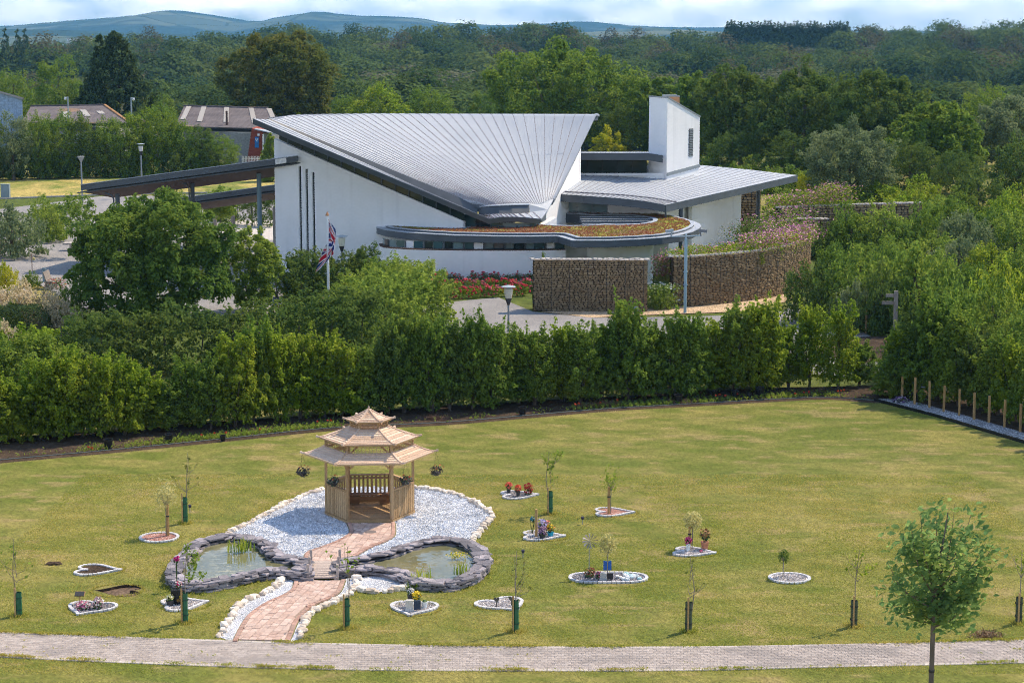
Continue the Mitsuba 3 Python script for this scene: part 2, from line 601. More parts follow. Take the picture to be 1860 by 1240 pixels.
mat('shed_roof', shed_roof_fn, .9, .15)
mat('rooflight', (.34, .32, .29), .6, .3)
mat('shed_wall', tone((.20, .21, .21), (.26, .27, .27)), .8, .2)
mat('blue_cladding', tone((.25, .36, .50), (.38, .48, .60)), .5, .4)
mat('black_plastic', (.014, .015, .018), .35, .4)
mat('guard_green', lambda p, n, uv: mix((.012, .085, .045), (.03, .15, .075), noise(p.x * 30, p.y * 30, p.z * 8)) , .4, .4)
mat('guard_mesh', lambda p, n, uv: mix((.035, .05, .03), (.075, .095, .06), noise(p.x * 60, p.y * 60, p.z * 60)), .6, .3)
mat('white_paint', (.78, .78, .78), .4, .4)
mat('pole_paint', (.80, .82, .86), .4, .4)
scene['vcol'] = {'type': 'twosided', 'bsdf': {'type': 'principled', 'base_color': {'type': 'mesh_attribute', 'name': 'vertex_color'}, 'roughness': .55, 'specular': .3}}


def water_fn(p, n, uv):
    v = fbm(p.x * 1.1, p.y * .9, 0, 3)
    return mix((.10, .105, .050), (.215, .205, .12), v)


mat('pond_water', water_fn, .03, .5)
bumped('pond_water', lambda p, n, uv: fbm(p.x * 3.5, p.y * 3.5, 0, 3), .012, .02)

mat('bark', tone((.065, .05, .038), (.15, .125, .10), (12, 12, 3), .35), .9, .1)
mat('pale_bark', tone((.17, .14, .11), (.30, .26, .21), (20, 20, 6), .3), .85, .1)


def leafmat(name, a, b, c, trans=.7, sc=.5, rough=.5, gain=2.25):
    a, b, c = ([min(.8, v * gain * k) for v, k in zip(q, (1.13, .96, .90))] for q in (a, b, c))
    trans = min(1.3, trans * 1.45)
    def fn(p, n, uv):
        k = smoothstep(.25, .75, noise(p.x * sc, p.y * sc, p.z * sc))
        return mix(mix(a, b, uv.x), c, .65 * k * uv.y)
    scene[name] = {'type': 'principledthin', 'base_color': proc(fn), 'roughness': rough, 'diff_trans': trans, 'eta': 1.4, 'spec_trans': 0.0}


leafmat('leaf_mid', (.040, .085, .016), (.085, .150, .026), (.125, .170, .030))
leafmat('leaf_yellow', (.052, .112, .011), (.120, .185, .022), (.165, .200, .028), .85)
leafmat('leaf_dark', (.028, .060, .016), (.060, .105, .026), (.085, .115, .022), .6)
leafmat('leaf_oak', (.032, .072, .016), (.070, .130, .026), (.105, .150, .028), .65, .35, .62)
leafmat('leaf_grey', (.045, .080, .036), (.105, .150, .075), (.14, .185, .10), .6)
leafmat('leaf_brown', (.034, .058, .015), (.070, .094, .023), (.100, .098, .025), .6, .25)
leafmat('leaf_conifer', (.016, .034, .016), (.034, .060, .024), (.045, .07, .024), .3)
leafmat('leaf_gold', (.10, .16, .012), (.22, .25, .02), (.26, .26, .03), .7)
leafmat('leaf_pink', (.17, .18, .10), (.36, .32, .24), (.38, .30, .26), .8, 1.2)
leafmat('leaf_lush', (.050, .098, .018), (.115, .185, .034), (.16, .21, .04), .8)
leafmat('leaf_pale', (.14, .17, .07), (.28, .30, .14), (.33, .33, .18), .6, 1.5)
leafmat('forest_a', (.028, .060, .022), (.042, .082, .027), (.078, .112, .032), .4, .03, .5, 1.75)
leafmat('forest_b', (.048, .088, .028), (.064, .110, .034), (.110, .145, .042), .4, .03, .5, 1.75)
leafmat('forest_c', (.090, .115, .070), (.115, .145, .09), (.15, .175, .11), .4, .04, .5, 1.5)
leafmat('forest_d', (.060, .072, .036), (.078, .092, .044), (.105, .105, .052), .5, .04, .5, 1.5)
leafmat('blade', (.085, .135, .018), (.20, .215, .05), (.28, .235, .085), .6, .35)
leafmat('reed', (.05, .11, .015), (.15, .21, .03), (.20, .23, .04), .8, 2.0)


def hill_fn(p, n, uv):
    f, s, r = mikit.voronoi(p.x * .0042, p.y * .0030)
    wood = smoothstep(.58, .46, fbm(p.x * .0022, p.y * .0016, p.z * .006, 4))
    field = mix((.055, .085, .05), (.15, .155, .085), r)
    hedge = smoothstep(.02, .07, s - f)
    field = mix((.04, .06, .025), field, hedge)
    w = mix((.014, .034, .022), (.030, .056, .032), noise(p.x * .05, p.y * .05, p.z * .05))
    return mix(field, w, wood)


mat('hill_land', hill_fn, .95, .1)
mat('sedum', lambda p, n, uv: mix(mix((.20, .12, .075), (.25, .18, .10), noise(p.x * 3, p.y * 3)), (.24, .27, .05), smoothstep(.44, .60, fbm(p.x * .55, p.y * .55, 0, 3))) * (.6 + .8 * noise(p.x * 17, p.y * 17)), .95, .1)
leafmat('sedum_leaf', (.27, .095, .062), (.28, .19, .10), (.22, .28, .05), .3, .6, .5, 1.05)


def flag_fn(p, n, uv):
    x, y = (uv.x - .5) * 2.0, uv.y - .5                     # 2 : 1, centred
    d1, d2 = (y - x * .5) / 1.118, (y + x * .5) / 1.118
    blue, red, white = mi.Color3f(.012, .03, .16), mi.Color3f(.50, .015, .035), mi.Color3f(.72, .72, .74)
    c = dr.select((dr.abs(d1) < .1) | (dr.abs(d2) < .1), white, blue)
    side = dr.select(x > 0, 1.0, -1.0)
    c = dr.select(((d1 * side > -.067) & (d1 * side < 0)) | ((d2 * side > 0) & (d2 * side < .067)), red, c)
    c = dr.select((dr.abs(x) < .1667) | (dr.abs(y) < .1667), white, c)
    return dr.select((dr.abs(x) < .1) | (dr.abs(y) < .1), red, c)


mat('flag_cloth', flag_fn, .8, .2)
# ------------------------------------------------------------------ ground, roads, paths


def ridge_base(px):
    """height of the wooded ridge's ground across the picture"""
    return np.interp(px, [-400, 0, 150, 260, 420, 560, 700, 1000, 1150, 1300, 1450, 1600, 1750, 2300], [-9, -9, -7, -3, 1, 0, 1, 3.5, -1, -4, -3, 1, 2.5, 2])


def land(x, y):
    x, y = np.asarray(x, float), np.asarray(y, float)
    px = 930 + x / np.maximum(y, 1) * FOC
    rb = ridge_base(px)
    knots = [255, 400, 560, 760]
    z = np.interp(y, knots, [0, -9, -12.5, -8.5])
    t = np.clip((y - 760) / 340, 0, 1)
    z = z + (rb + 8.5) * t * t * (3 - 2 * t) * (y > 760)
    t2 = np.clip((y - 1150) / 800, 0, 1)
    z = z * (1 - t2) + (-14) * t2
    z = z + 1.6 * (meshkit.fbm(np.stack([x * .006, y * .006, x * 0], -1), 3, 5) - .5) * np.clip((y - 300) / 200, 0, 1)
    return z


ys = np.concatenate([np.linspace(20, 250, 24), np.linspace(262, 1400, 70), np.geomspace(1450, 12000, 26)])
us = np.linspace(-1, 1, 61)
gx = us[None] * (90 + ys[:, None] * .52)
gy = np.broadcast_to(ys[:, None], gx.shape)
gz = land(gx, gy) - np.interp(gy, [80, 92], [.2, .03])
gv = np.stack([gx, gy, gz], -1).reshape(-1, 3)
i, j = np.meshgrid(np.arange(len(ys) - 1), np.arange(60), indexing='ij')
a = i * 61 + j
gf = np.stack([a, a + 1, a + 62, a + 61], -1).reshape(-1, 4)
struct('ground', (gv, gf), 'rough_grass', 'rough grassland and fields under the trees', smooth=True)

# the lawn, with holes for the beds cut in it, is laid after the garden is known
border_px = [(-160, 852), (0, 836), (200, 818), (400, 798), (600, 778), (800, 768), (947, 756), (1100, 743), (1240, 735), (1400, 726), (1500, 722), (1588, 728)]
strip_front_px = [(1588, 728), (1700, 757), (1860, 805), (1960, 838)]
border = smooth_line(GP(border_px), 8)
strip_front = np.array(GP(strip_front_px))

# foreground path of small grey setts
path_top_px = [(-300, 1128), (0, 1147), (200, 1155), (400, 1162), (560, 1167), (900, 1173), (1200, 1174), (1500, 1170), (1860, 1161), (2150, 1150)]
path_bot_px = [(-300, 1172), (0, 1193), (300, 1207), (600, 1216), (900, 1218.5), (1240, 1218), (1500, 1212), (1860, 1204), (2150, 1194)]
ptop = smooth_line(GP(path_top_px), 20)
pbot = smooth_line(GP(path_bot_px), 20)
front_path_poly = Polygon(np.vstack([ptop, pbot[::-1]])).buffer(0)
struct('brick_path', sheet(front_path_poly, .003), 'joint_sand', 'grey sett path across the foreground, weeds in its joints')

rng = np.random.default_rng(5)


def path_rows(top, bot, step):
    a, b = resample(top, step), None
    n = len(a)
    lsb = LineString(bot)
    b = np.array([lsb.interpolate(k / (n - 1), normalized=True).coords[0] for k in range(n)])
    return a, b


def block(c, t, l, w, h, rng, z0=.0):
    """A sett: chamfered top, 20 triangles."""
    nrm = np.array([-t[1], t[0]])
    e = .008
    lo = [(-l / 2, -w / 2), (l / 2, -w / 2), (l / 2, w / 2), (-l / 2, w / 2)]
    hi = [(-l / 2 + e, -w / 2 + e), (l / 2 - e, -w / 2 + e), (l / 2 - e, w / 2 - e), (-l / 2 + e, w / 2 - e)]
    tl = rng.normal(0, .0015, 4)
    v = [(*(c + t * p + nrm * q), z0) for p, q in lo] + [(*(c + t * p + nrm * q), z0 + h - e) for p, q in lo] + [(*(c + t * p + nrm * q), z0 + h + d) for (p, q), d in zip(hi, tl)]
    f = []
    for s in (0, 4):
        for k in range(4):
            k2 = (k + 1) % 4
            f += [[s + k, s + k2, s + k2 + 4], [s + k, s + k2 + 4, s + k + 4]]
    f += [[8, 9, 10], [8, 10, 11]]
    return np.array(v), np.array(f)


# centreline frames every sett
A, B = path_rows(ptop, pbot, .165)
rows = 14
vs, fs, us_, n = [], [], [], 0
edge_blocks = []
for k in range(len(A) - 1):
    for r in range(rows):
        s = (r + .5) / rows
        off = .5 if r % 2 else 0.0
        p0 = A[k] * (1 - s) + B[k] * s
        p1 = A[k + 1] * (1 - s) + B[k + 1] * s
        t = (p1 - p0) / np.linalg.norm(p1 - p0)
        c = p0 * (.5 - off) + p1 * (.5 + off)
        w = np.linalg.norm(A[k] - B[k]) / rows
        edge = r in (0, rows - 1)
        if edge and k % 2 == 0 and k + 2 < len(A):
            q1 = A[k + 2] * (1 - s) + B[k + 2] * s
            tt = (q1 - p0) / np.linalg.norm(q1 - p0)
            edge_blocks.append((abs((p0 + q1)[0]) / 2 / ((p0 + q1)[1] / 2), block((p0 + q1) / 2, tt, np.linalg.norm(q1 - p0) - .010, w - .012, .017, rng)))
        if edge:
            continue
        v, f = block(c, t, np.linalg.norm(p1 - p0) - .010, w - .010, .014 + rng.normal(0, .0015), rng)
        vs.append(v); fs.append(f + n); us_.append(np.tile(rng.random(2), (len(v), 1))); n += len(v)
put('brick_path__paver_bed', (np.vstack(vs), np.vstack(fs)), 'grey_paver', uv=np.vstack(us_), kind='stuff', label='small grey setts laid in running bond between the two edge rows')
edge_blocks.sort(key=lambda e: e[0])
for q, (_, m) in enumerate(edge_blocks):
    if q < 298:
        part('brick_path', 'paver', m, 'pale_paver')
rest = [m for q, (_, m) in enumerate(edge_blocks) if q >= 298]
if rest:
    put('brick_path__edge_pavers', cat(*rest), 'pale_paver', kind='stuff')
# tarmac round the chapel and behind the hedge
road_front = GP([(560, 640), (780, 552), (905, 540), (968, 566), (1075, 577), (1250, 575), (1400, 570), (1470, 548), (1560, 600), (1640, 640), (1900, 720), (1900, 740), (1700, 720), (1600, 686), (1400, 676), (1100, 690), (800, 708), (560, 720)])
struct('service_road', sheet(Polygon(road_front).buffer(0), .004), 'asphalt', 'grey tarmac drive between the hedge and the stone walls')
drive = GP([(-200, 392), (0, 380), (180, 357), (500, 352), (800, 350), (800, 362), (520, 370), (520, 470), (510, 572), (330, 574), (150, 560), (60, 510), (-200, 510)])
struct('driveway', sheet(Polygon(drive).buffer(0), .004), 'asphalt', 'grey tarmac drive under the covered entrance')
pave = GP([(330, 402), (505, 400), (505, 436), (330, 438)])
struct('pavement', sheet(Polygon(pave), .010), 'concrete', 'pale paving strip beside the bollards')
# kerb of the far verge
kb = resample(GP([(-120, 366), (0, 362), (200, 354), (500, 349)]), 4.0)
k = thing('road_kerb', 'low concrete kerb along the far grass bank', 'kerb')
scene[k] = shape(cat(*[beam((*kb[q], .06), (*kb[q + 1], .06), .18, .14) for q in range(len(kb) - 1)]), 'concrete')
bank = Polygon(GP([(-150, 364), (0, 360), (200, 352), (500, 347), (520, 318), (0, 322), (-150, 324)]))
struct('grass_bank', sheet(bank, .006), 'bank_grass', 'mown grass verge between the drive and the tree belt')
tan1 = Polygon(GP([(980, 566), (1075, 577), (1180, 572), (1350, 566), (1440, 545), (1430, 528), (1330, 540), (1215, 553), (1180, 556), (1130, 563)]))
struct('gravel_margin', sheet(tan1, .012), 'tan_gravel', 'tan gravel strip at the foot of the stone walls')
tan2 = Polygon(GP([(1560, 612), (1640, 610), (1640, 650), (1570, 660), (1470, 640), (1480, 615)]))
struct('bark_path', sheet(tan2, .012), 'soil')
# soil bed at the hedge's foot
hedge_foot = np.array(GP([(-160, 815), (0, 800), (200, 786), (400, 770), (600, 756), (800, 742), (1000, 730), (1200, 720), (1400, 708), (1590, 704)]))
soil_poly = Polygon(np.vstack([border, hedge_foot[::-1]])).buffer(0)
struct('soil_bed', sheet(soil_poly.buffer(.5), .005), 'soil', 'bare soil bed between the lawn and the hedge')
# lawn edging: a thin grey-green strip
e = thing('lawn_edging', 'thin bluish edging strip between lawn and soil bed', 'edging')
scene[e] = shape(tube(np.c_[resample(border, .5), np.full(len(resample(border, .5)), .03)], .018, 5), None, color=(.12, .15, .14))
# gravel strip on the right with its black edging board
strip_back = np.array(GP([(1596, 724), (1640, 724), (1740, 751), (1860, 786), (1960, 818)]))
strip_poly = Polygon(np.vstack([strip_front, strip_back[::-1]])).buffer(0)
struct('gravel_strip', sheet(strip_poly, .014), 'grey_chips', 'grey gravel strip along the row of wooden posts')
soil2 = Polygon(np.vstack([strip_back, np.array(GP([(1960, 760), (1860, 740), (1700, 705), (1560, 700)]))])).buffer(0)
struct('hedge_soil', sheet(soil2, .007), 'soil')
e = thing('edging_board', 'black plastic edging board along the gravel strip', 'edging')
sf = np.vstack([border[-12:], strip_front])
scene[e] = shape(cat(*[beam((*strip_front[q], .05), (*strip_front[q + 1], .05), .05, .13) for q in range(len(strip_front) - 1)]), 'black_plastic')
# ------------------------------------------------------------------ memorial garden: gazebo, ponds, paths, beds
rng = np.random.default_rng(21)

# ---- gravel bed, garden path
left_edge = [(592, 889), (556, 899), (520, 915), (480, 937), (440, 957), (415, 969), (396, 982)]
right_edge = [(752, 887), (800, 893), (840, 903), (868, 918), (893, 935), (891, 947), (878, 958), (864, 976), (852, 992)]
gravel_poly = Polygon(GP([(592, 889), (660, 884), (752, 887)] + right_edge[1:] + [(760, 1012), (640, 1024), (540, 1024), (430, 1000)] + left_edge[::-1][:-1])).buffer(0)
path_l_up = [(630, 950), (634, 968), (612, 983), (578, 996), (555, 1005), (551, 1024)]
path_r_up = [(718, 950), (717, 973), (700, 985), (675, 995), (641, 1014), (622, 1024)]
path_l_dn = [(535, 1053), (529, 1071), (510, 1083), (483, 1095), (452, 1116), (435, 1140), (422, 1166)]
path_r_dn = [(628, 1054), (618, 1076), (596, 1090), (569, 1102), (543, 1128), (532, 1152), (525, 1167.5)]
pl_up, pr_up = smooth_line(GP(path_l_up), 8), smooth_line(GP(path_r_up), 8)
pl_dn, pr_dn = smooth_line(GP(path_l_dn), 8), smooth_line(GP(path_r_dn), 8)
up_poly = Polygon(np.vstack([pl_up, pr_up[::-1]])).buffer(0)
dn_poly = Polygon(np.vstack([pl_dn, pr_dn[::-1]])).buffer(0)
stone_l = [(517, 1048), (500, 1067), (473, 1081), (449, 1091), (429, 1106), (417, 1126), (406, 1144), (399, 1157)]
stone_r = [(648, 1050), (644, 1068), (624, 1085), (590, 1102), (562, 1116), (552, 1137), (545, 1159)]
verge_poly = Polygon(GP(stone_l + [(424, 1166), (452, 1118), (529, 1080), (545, 1050)])).buffer(0).union(Polygon(GP(stone_r + [(524, 1167), (540, 1132), (600, 1088), (627, 1052)])).buffer(0))
corner_poly = Polygon(GP([(628, 1050), (700, 1046), (745, 1064), (741, 1071), (690, 1075), (650, 1071), (640, 1068)])).buffer(0)
gb = struct('gravel_bed', sheet(gravel_poly.difference(up_poly.buffer(.02)), .010), 'slate_chips', 'blue-grey slate gravel round the gazebo')
struct('path_gravel', sheet(unary_union([verge_poly, corner_poly]).difference(dn_poly.buffer(.02)), .010), 'slate_chips', 'blue-grey gravel strips beside the garden path')
# loose chips that stand proud of the bed
area = gravel_poly.difference(up_poly.buffer(.05))
P = []
minx, miny, maxx, maxy = area.bounds
cand = np.c_[rng.uniform(minx, maxx, 60000), rng.uniform(miny, maxy, 60000)]
P = cand[shapely.contains_xy(area, cand[:, 0], cand[:, 1])][:26000]
pv, pf, pu = leaves(np.c_[P, np.full(len(P), .026)], np.tile([0, 0, 1.0], (len(P), 1)), .055, .038, rng, jit=.55, fold=.3)
put(pkey(gb, 'gravel_chips'), (pv, pf), 'chip_stone', uv=pu, kind='stuff')

gp = struct('garden_path', sheet(up_poly.union(dn_poly), .014), 'joint_sand', 'pinkish block path that curves from the sett path over the bridge to the gazebo')


def lay(poly, l, w, ang, mname, inset=.0, z=.016, h=.03):
    c, s = math.cos(ang), math.sin(ang)
    g = shapely.affinity.rotate(poly, -math.degrees(ang), origin=(0, 0))
    x0, y0, x1, y1 = g.bounds
    row = 0
    y = y0
    while y < y1:
        x = x0 - (l / 2 if row % 2 else 0)
        while x < x1:
            ll = l
            b = sbox(x + .006, y + .006, x + ll - .006, y + w - .006).intersection(g)
            for p in polys(b):
                if p.area > .25 * l * w * .6:
                    p = shapely.affinity.rotate(p, math.degrees(ang), origin=(0, 0))
                    zz = h + rng.normal(0, .003)
                    part(gp, 'paver', prism(p, z, z + zz), mname)
            x += ll
        y += w
        row += 1


import shapely.affinity
bw = .13
lay(dn_poly.buffer(-bw), .27, .19, math.pi / 2 - .18, 'pink_paver')
lay(up_poly.buffer(-bw), .27, .19, math.pi / 2 - .12, 'pink_paver')
for line in (pl_dn, pr_dn, pl_up, pr_up):
    pts = resample(line, .225)
    sgn = 1 if line is pl_dn or line is pl_up else -1
    for q in range(len(pts) - 1):
        t = unit(pts[q + 1] - pts[q])
        nn = np.array([-t[1], t[0]]) * sgn
        v, f = block((pts[q] + pts[q + 1]) / 2 + nn * (bw / 2 - .0), t, np.linalg.norm(pts[q + 1] - pts[q]) - .012, bw - .02, .04, rng, .012)
        part(gp, 'border_paver', trimesh.Trimesh(v, f, process=False), 'red_paver')

# manhole on the path
mh = G(673, 968)
m_ = thing('drain_cover', 'small dark round drain cover in the pink path before the gazebo', 'drain cover')
scene[m_] = shape(lathe([[0, .02], [.17, .02], [.18, .014], [.18, 0]], (mh[0], mh[1], .036), 18), None, color=(.16, .13, .12))

# ---- white edging stones


def stone_row(label, px, step, size, z=.0):
    k = thing('stone_edging', label, 'stone edging', 'rows of white edging stones')
    pts = resample(smooth_line(GP(px), 10), step)
    for p in pts:
        s = size * rng.uniform(.75, 1.3)
        m = stone([s * rng.uniform(.9, 1.5), s * rng.uniform(.75, 1.0), s * rng.uniform(.6, .85)], rng, .2, 1)
        m = move(m, (p[0] + rng.normal(0, .02), p[1] + rng.normal(0, .02), s * .22), rz=rng.uniform(0, 6.28), rx=rng.normal(0, .2))
        part(k, 'stone', m, 'limestone')
    return k


stone_row('row of white stones curving along the left rim of the gazebo gravel', left_edge, .215, .185)
stone_row('row of white stones along the right rim of the gazebo gravel', right_edge, .215, .19)
stone_row('line of white stones on the left side of the pink path', stone_l, .185, .185)
stone_row('line of white stones on the right side of the pink path', stone_r, .185, .18)
stone_row('short row of white stones in front of the right pond gravel', [(654, 1072), (680, 1077), (705, 1075), (741, 1068)], .2, .2)

# ---- ponds
out_l = [(302, 1046), (306, 1028), (325, 1006), (349, 986), (387, 974), (424, 970), (459, 975), (493, 987), (514, 1008), (559, 1015), (566, 1032), (560, 1046), (517, 1039), (473, 1042), (424, 1054), (380, 1062), (349, 1064), (318, 1059)]
out_r = [(606, 1040), (604, 1024), (614, 1015), (641, 1013), (693, 1004), (737, 988), (789, 977), (830, 978), (872, 990), (889, 1009), (887, 1028), (865, 1047), (830, 1060), (779, 1061), (744, 1056), (720, 1042), (669, 1034)]
pond_polys = []


def pond(label, px, wlabel, seed):
    r = np.random.default_rng(seed)
    top = .19
    pts = smooth_line(GP(px + [px[0]], top), 6)
    poly = Polygon(pts).buffer(0)
    inner = poly.buffer(-.43).buffer(.06)
    inner = max(polys(inner), key=lambda p: p.area)
    pond_polys.append(poly)
    k = thing('slate_pond', label, 'pond')
    # liner tub and core of the wall
    ring = poly.buffer(-.10).difference(inner.buffer(.05))
    part(k, 'wall_core', prism(ring, 0, top - .05), 'slate')
    part(k, 'liner', prism(inner.buffer(.06).difference(inner.buffer(-.01)), .0, top - .08), 'dark_liner')
    # courses of flat stones on both faces
    for ext, courses, sg in ((poly.buffer(-.07).exterior, 5, 1), (inner.buffer(.05).exterior, 3, -1)):
        L = ext.length
        for c in range(courses):
            s = r.uniform(0, .3)
            z0 = c * .047 + .025 if sg > 0 else top - .05 - (c + .5) * .05
            while s < L:
                w = r.uniform(.28, .52)
                a, b = np.array(ext.interpolate(s).coords[0]), np.array(ext.interpolate(min(s + w, L)).coords[0])
                t = b - a
                m = slab(np.linalg.norm(t) * 1.06, r.uniform(.14, .28), r.uniform(.03, .055), r, 7, .2)
                m = move(m, (*((a + b) / 2 + r.normal(0, .025, 2)), z0 + r.normal(0, .006)), rz=math.atan2(t[1], t[0]), rx=r.normal(0, .05))
                part(k, 'slate_stone', m, 'slate')
                s += w
    # the capping: two uneven rows of overlapping slabs
    mid = poly.buffer(-.21).exterior
    for row, (ln, wd) in enumerate(((poly.buffer(-.12).exterior, .38), (inner.buffer(.08).exterior, .32), (poly.buffer(-.22).exterior, .26))):
        L = ln.length
        s = r.uniform(0, .2)
        while s < L:
            w = r.uniform(.26, .62) if row < 2 else r.uniform(.5, 1.0)
            a, b = np.array(ln.interpolate(s).coords[0]), np.array(ln.interpolate(min(s + w, L)).coords[0])
            t = b - a
            m = slab(np.linalg.norm(t) * 1.12 if row < 2 else r.uniform(.22, .42), wd * r.uniform(.8, 1.25), r.uniform(.022, .042), r, r.integers(5, 7), .26)
            m = move(m, (*((a + b) / 2 + r.normal(0, .02, 2)), top + .01 + row * .020 + r.normal(0, .010)), rz=math.atan2(t[1], t[0]) + r.normal(0, .25), rx=r.normal(0, .09), ry=r.normal(0, .08))
            part(k, 'capping_slab', m, 'slate')
            s += w
    struct('pond_water', sheet(inner.buffer(.03), .09), 'pond_water', wlabel)
    return k, poly, inner


pond_l, poly_l, in_l = pond('left slate-walled pond beside the wooden bridge', out_l, 'murky green water in the left pond', 3)
pond_r, poly_r, in_r = pond('right slate-walled pond beside the wooden bridge', out_r, 'murky green water in the right pond', 4)

# pond plants


def reeds(label, px, py, n, h, spread, z=.12, cat_='pond plant', mname='reed', seed=1):
    r = np.random.default_rng(seed)
    k = thing('pond_plant', label, cat_)
    c = G(px, py, z)
    vs, fs, us_, nn = [], [], [], 0
    for _ in range(n):
        b = c + np.array([r.normal(0, spread), r.normal(0, spread * .6), 0])
        a = r.uniform(0, 6.28)
        lean = r.uniform(.05, .45)
        hh = h * r.uniform(.55, 1.1)
        d = np.array([math.cos(a), math.sin(a), 0])
        side = np.array([-d[1], d[0], 0]) * .016
        mid = b + d * lean * hh * .35 + [0, 0, hh * .62]
        tip = b + d * lean * hh + [0, 0, hh * .95]
        v = np.array([b - side, b + side, mid + side * .8, mid - side * .8, tip])
        vs.append(v); fs.append(np.array([[0, 1, 2], [0, 2, 3], [3, 2, 4]]) + nn); us_.append(np.tile(r.random(2), (5, 1))); nn += 5
    scene[k] = ply((np.vstack(vs), np.vstack(fs)), mname, uv=np.vstack(us_))
    return k


reeds('tall yellow-green iris clump at the back of the left pond', 436, 1001, 60, .42, .18, seed=2)
reeds('thin reeds by the front edge of the right pond', 762, 1056, 34, .42, .16, seed=4)
reeds('small reed tuft at the right end of the right pond', 838, 1044, 22, .42, .10, seed=5)
reeds('low grass tuft between gravel and the right pond wall', 752, 1068, 70, .18, .14, z=.03, mname='leaf_mid', seed=6)
k = thing('pond_flower', 'yellow marsh flowers at the back of the right pond', 'pond plant')
c = G(829, 1012, .14)
pv = leaves(c + rng.normal(0, 1, (160, 3)) * [.14, .07, .05] + [0, 0, .07], np.tile([0, -.3, 1.0], (160, 1)), .05, .04, rng)
part(k, 'petals', (pv[0], pv[1]), color=np.repeat(np.where(rng.random((160, 1)) < .7, [[.62, .50, .02]], [[.2, .3, .03]]), 4, 0), kind='stuff')

# ---- footbridge
br = thing('footbridge', 'small plank footbridge with short posts between the two ponds', 'footbridge')
b0, b1 = G(563, 1052, .1), G(613, 1052, .1)
t_ = unit((b1 - b0)[:2])
c0 = np.array([G(586, 1055)[0], G(586, 1055)[1]])
dirn = unit(G(592, 1022)[:2] - c0)
nrm = np.array([dirn[1], -dirn[0]])
LB = np.linalg.norm(G(594, 1024)[:2] - c0)
for q in range(11):
    c = c0 + dirn * (LB * (q + .5) / 11)
    z = .085 + .05 * math.sin(math.pi * (q + .5) / 11)
    part(br, 'plank', bx((*c, z), (.80, LB / 11 - .012, .035), rz=math.atan2(nrm[1], nrm[0])), 'bridge_timber')
for sgn in (-1, 1):
    for q in (.06, .5, .94):
        c = c0 + dirn * LB * q + nrm * sgn * .40
        part(br, 'post', bx((*c, .20), (.07, .07, .50), rz=math.atan2(nrm[1], nrm[0])), 'bridge_timber')
    a = c0 + nrm * sgn * .345
    b = a + dirn * LB
    part(br, 'bearer', beam((*a, .04), (*b, .04), .06, .07), 'bridge_timber')

# ---- gazebo
gz = thing('gazebo', 'hexagonal wooden gazebo with three stacked pagoda roofs', 'gazebo')
gc = np.array([*(G(672, 933.5)[:2]), 0.0])
ROT = math.radians(4.0)
ANG = [ROT + math.radians(60 * q) for q in range(6)]       # corners; side 4 (240..300 deg) faces the viewer


def hexp(R, z, q):
    a = ANG[q % 6]
    return gc + [R * math.cos(a), R * math.sin(a), z]


fl = thing_floor = part(gz, 'floor', prism(Polygon([hexp(1.40, 0, q)[:2] for q in range(6)]), .02, .10), 'larch')
fp = Polygon([hexp(1.36, 0, q)[:2] for q in range(6)])
for q in range(20):
    y = gc[1] - 1.3 + q * .13
    for p in polys(sbox(gc[0] - 2, y + .005, gc[0] + 2, y + .125).intersection(fp)):
        part(fl, 'board', prism(p, .102, .122), 'larch')
for q in range(6):
    part(gz, 'post', move(bx((0, 0, 0), (.085, .085, 1.86)), hexp(1.34, 1.05, q), rz=ANG[q]), 'larch')
    m = [beam(hexp(1.33, 1.62, q), hexp(1.33, 1.62, q) * .78 + hexp(1.33, 1.9, q + s) * .22 + [0, 0, .22], .04, .05) for s in (1, -1)]
    part(gz, 'bracket', cat(*m), 'larch')
    part(gz, 'beam', beam(hexp(1.33, 1.95, q), hexp(1.33, 1.95, q + 1), .06, .11), 'larch')


def pagoda_tier(name, Ri, zi, Re, ze, n, tip, cap=False):
    """One roof: six faces of overlapping boards between six upturned hip rafters."""
    r = part(gz, name, cat(*[beam(hexp(Re - .03, ze + .005, q), hexp(Re - .03, ze + .005, q + 1), .05, .05) for q in range(6)]), 'larch')

    def prof(t):      # t 0 at the top, 1 at the eave: concave
        return Ri + (Re - Ri) * t, zi + (ze - zi) * (1 - (1 - t) ** 1.55)
    for q in range(6):
        for s in range(n):
            (ra, za), (rb, zb) = prof(s / n), prof((s + 1.0) / n)
            rb += .012
            a0, a1, b0, b1 = hexp(ra, za, q), hexp(ra, za, q + 1), hexp(rb, zb, q), hexp(rb, zb, q + 1)
            if ra < .02:
                a0, a1 = hexp(.012, za, q), hexp(.012, za, q + 1)
            th, lift = np.array([0, 0, .022]), np.array([0, 0, .026])
            v = np.array([a0, a1, b1 + lift, b0 + lift, a0 + th, a1 + th, b1 + lift + th * .8, b0 + lift + th * .8])
            f = [[4, 5, 6], [4, 6, 7], [0, 2, 1], [0, 3, 2], [3, 7, 6], [3, 6, 2], [0, 1, 5], [0, 5, 4], [1, 2, 6], [1, 6, 5], [0, 4, 7], [0, 7, 3]]
            m = trimesh.Trimesh(v, f, process=False)
            if m.volume < 0:
                m.invert()
            part(r, 'board', m, 'roof_board')
        ts = np.linspace(0, 1, 7)
        pts = [hexp(*prof(t), q) + [0, 0, .035] for t in ts]
        out = hexp(Re + tip, ze + .035 + tip * .28, q)
        pts.append(out)
        m = cat(*[beam(pts[k], pts[k + 1] + (pts[k + 1] - pts[k]) * .04, .055, .055) for k in range(len(pts) - 1)])
        part(r, 'hip_rafter', m, 'roof_board')
    return r


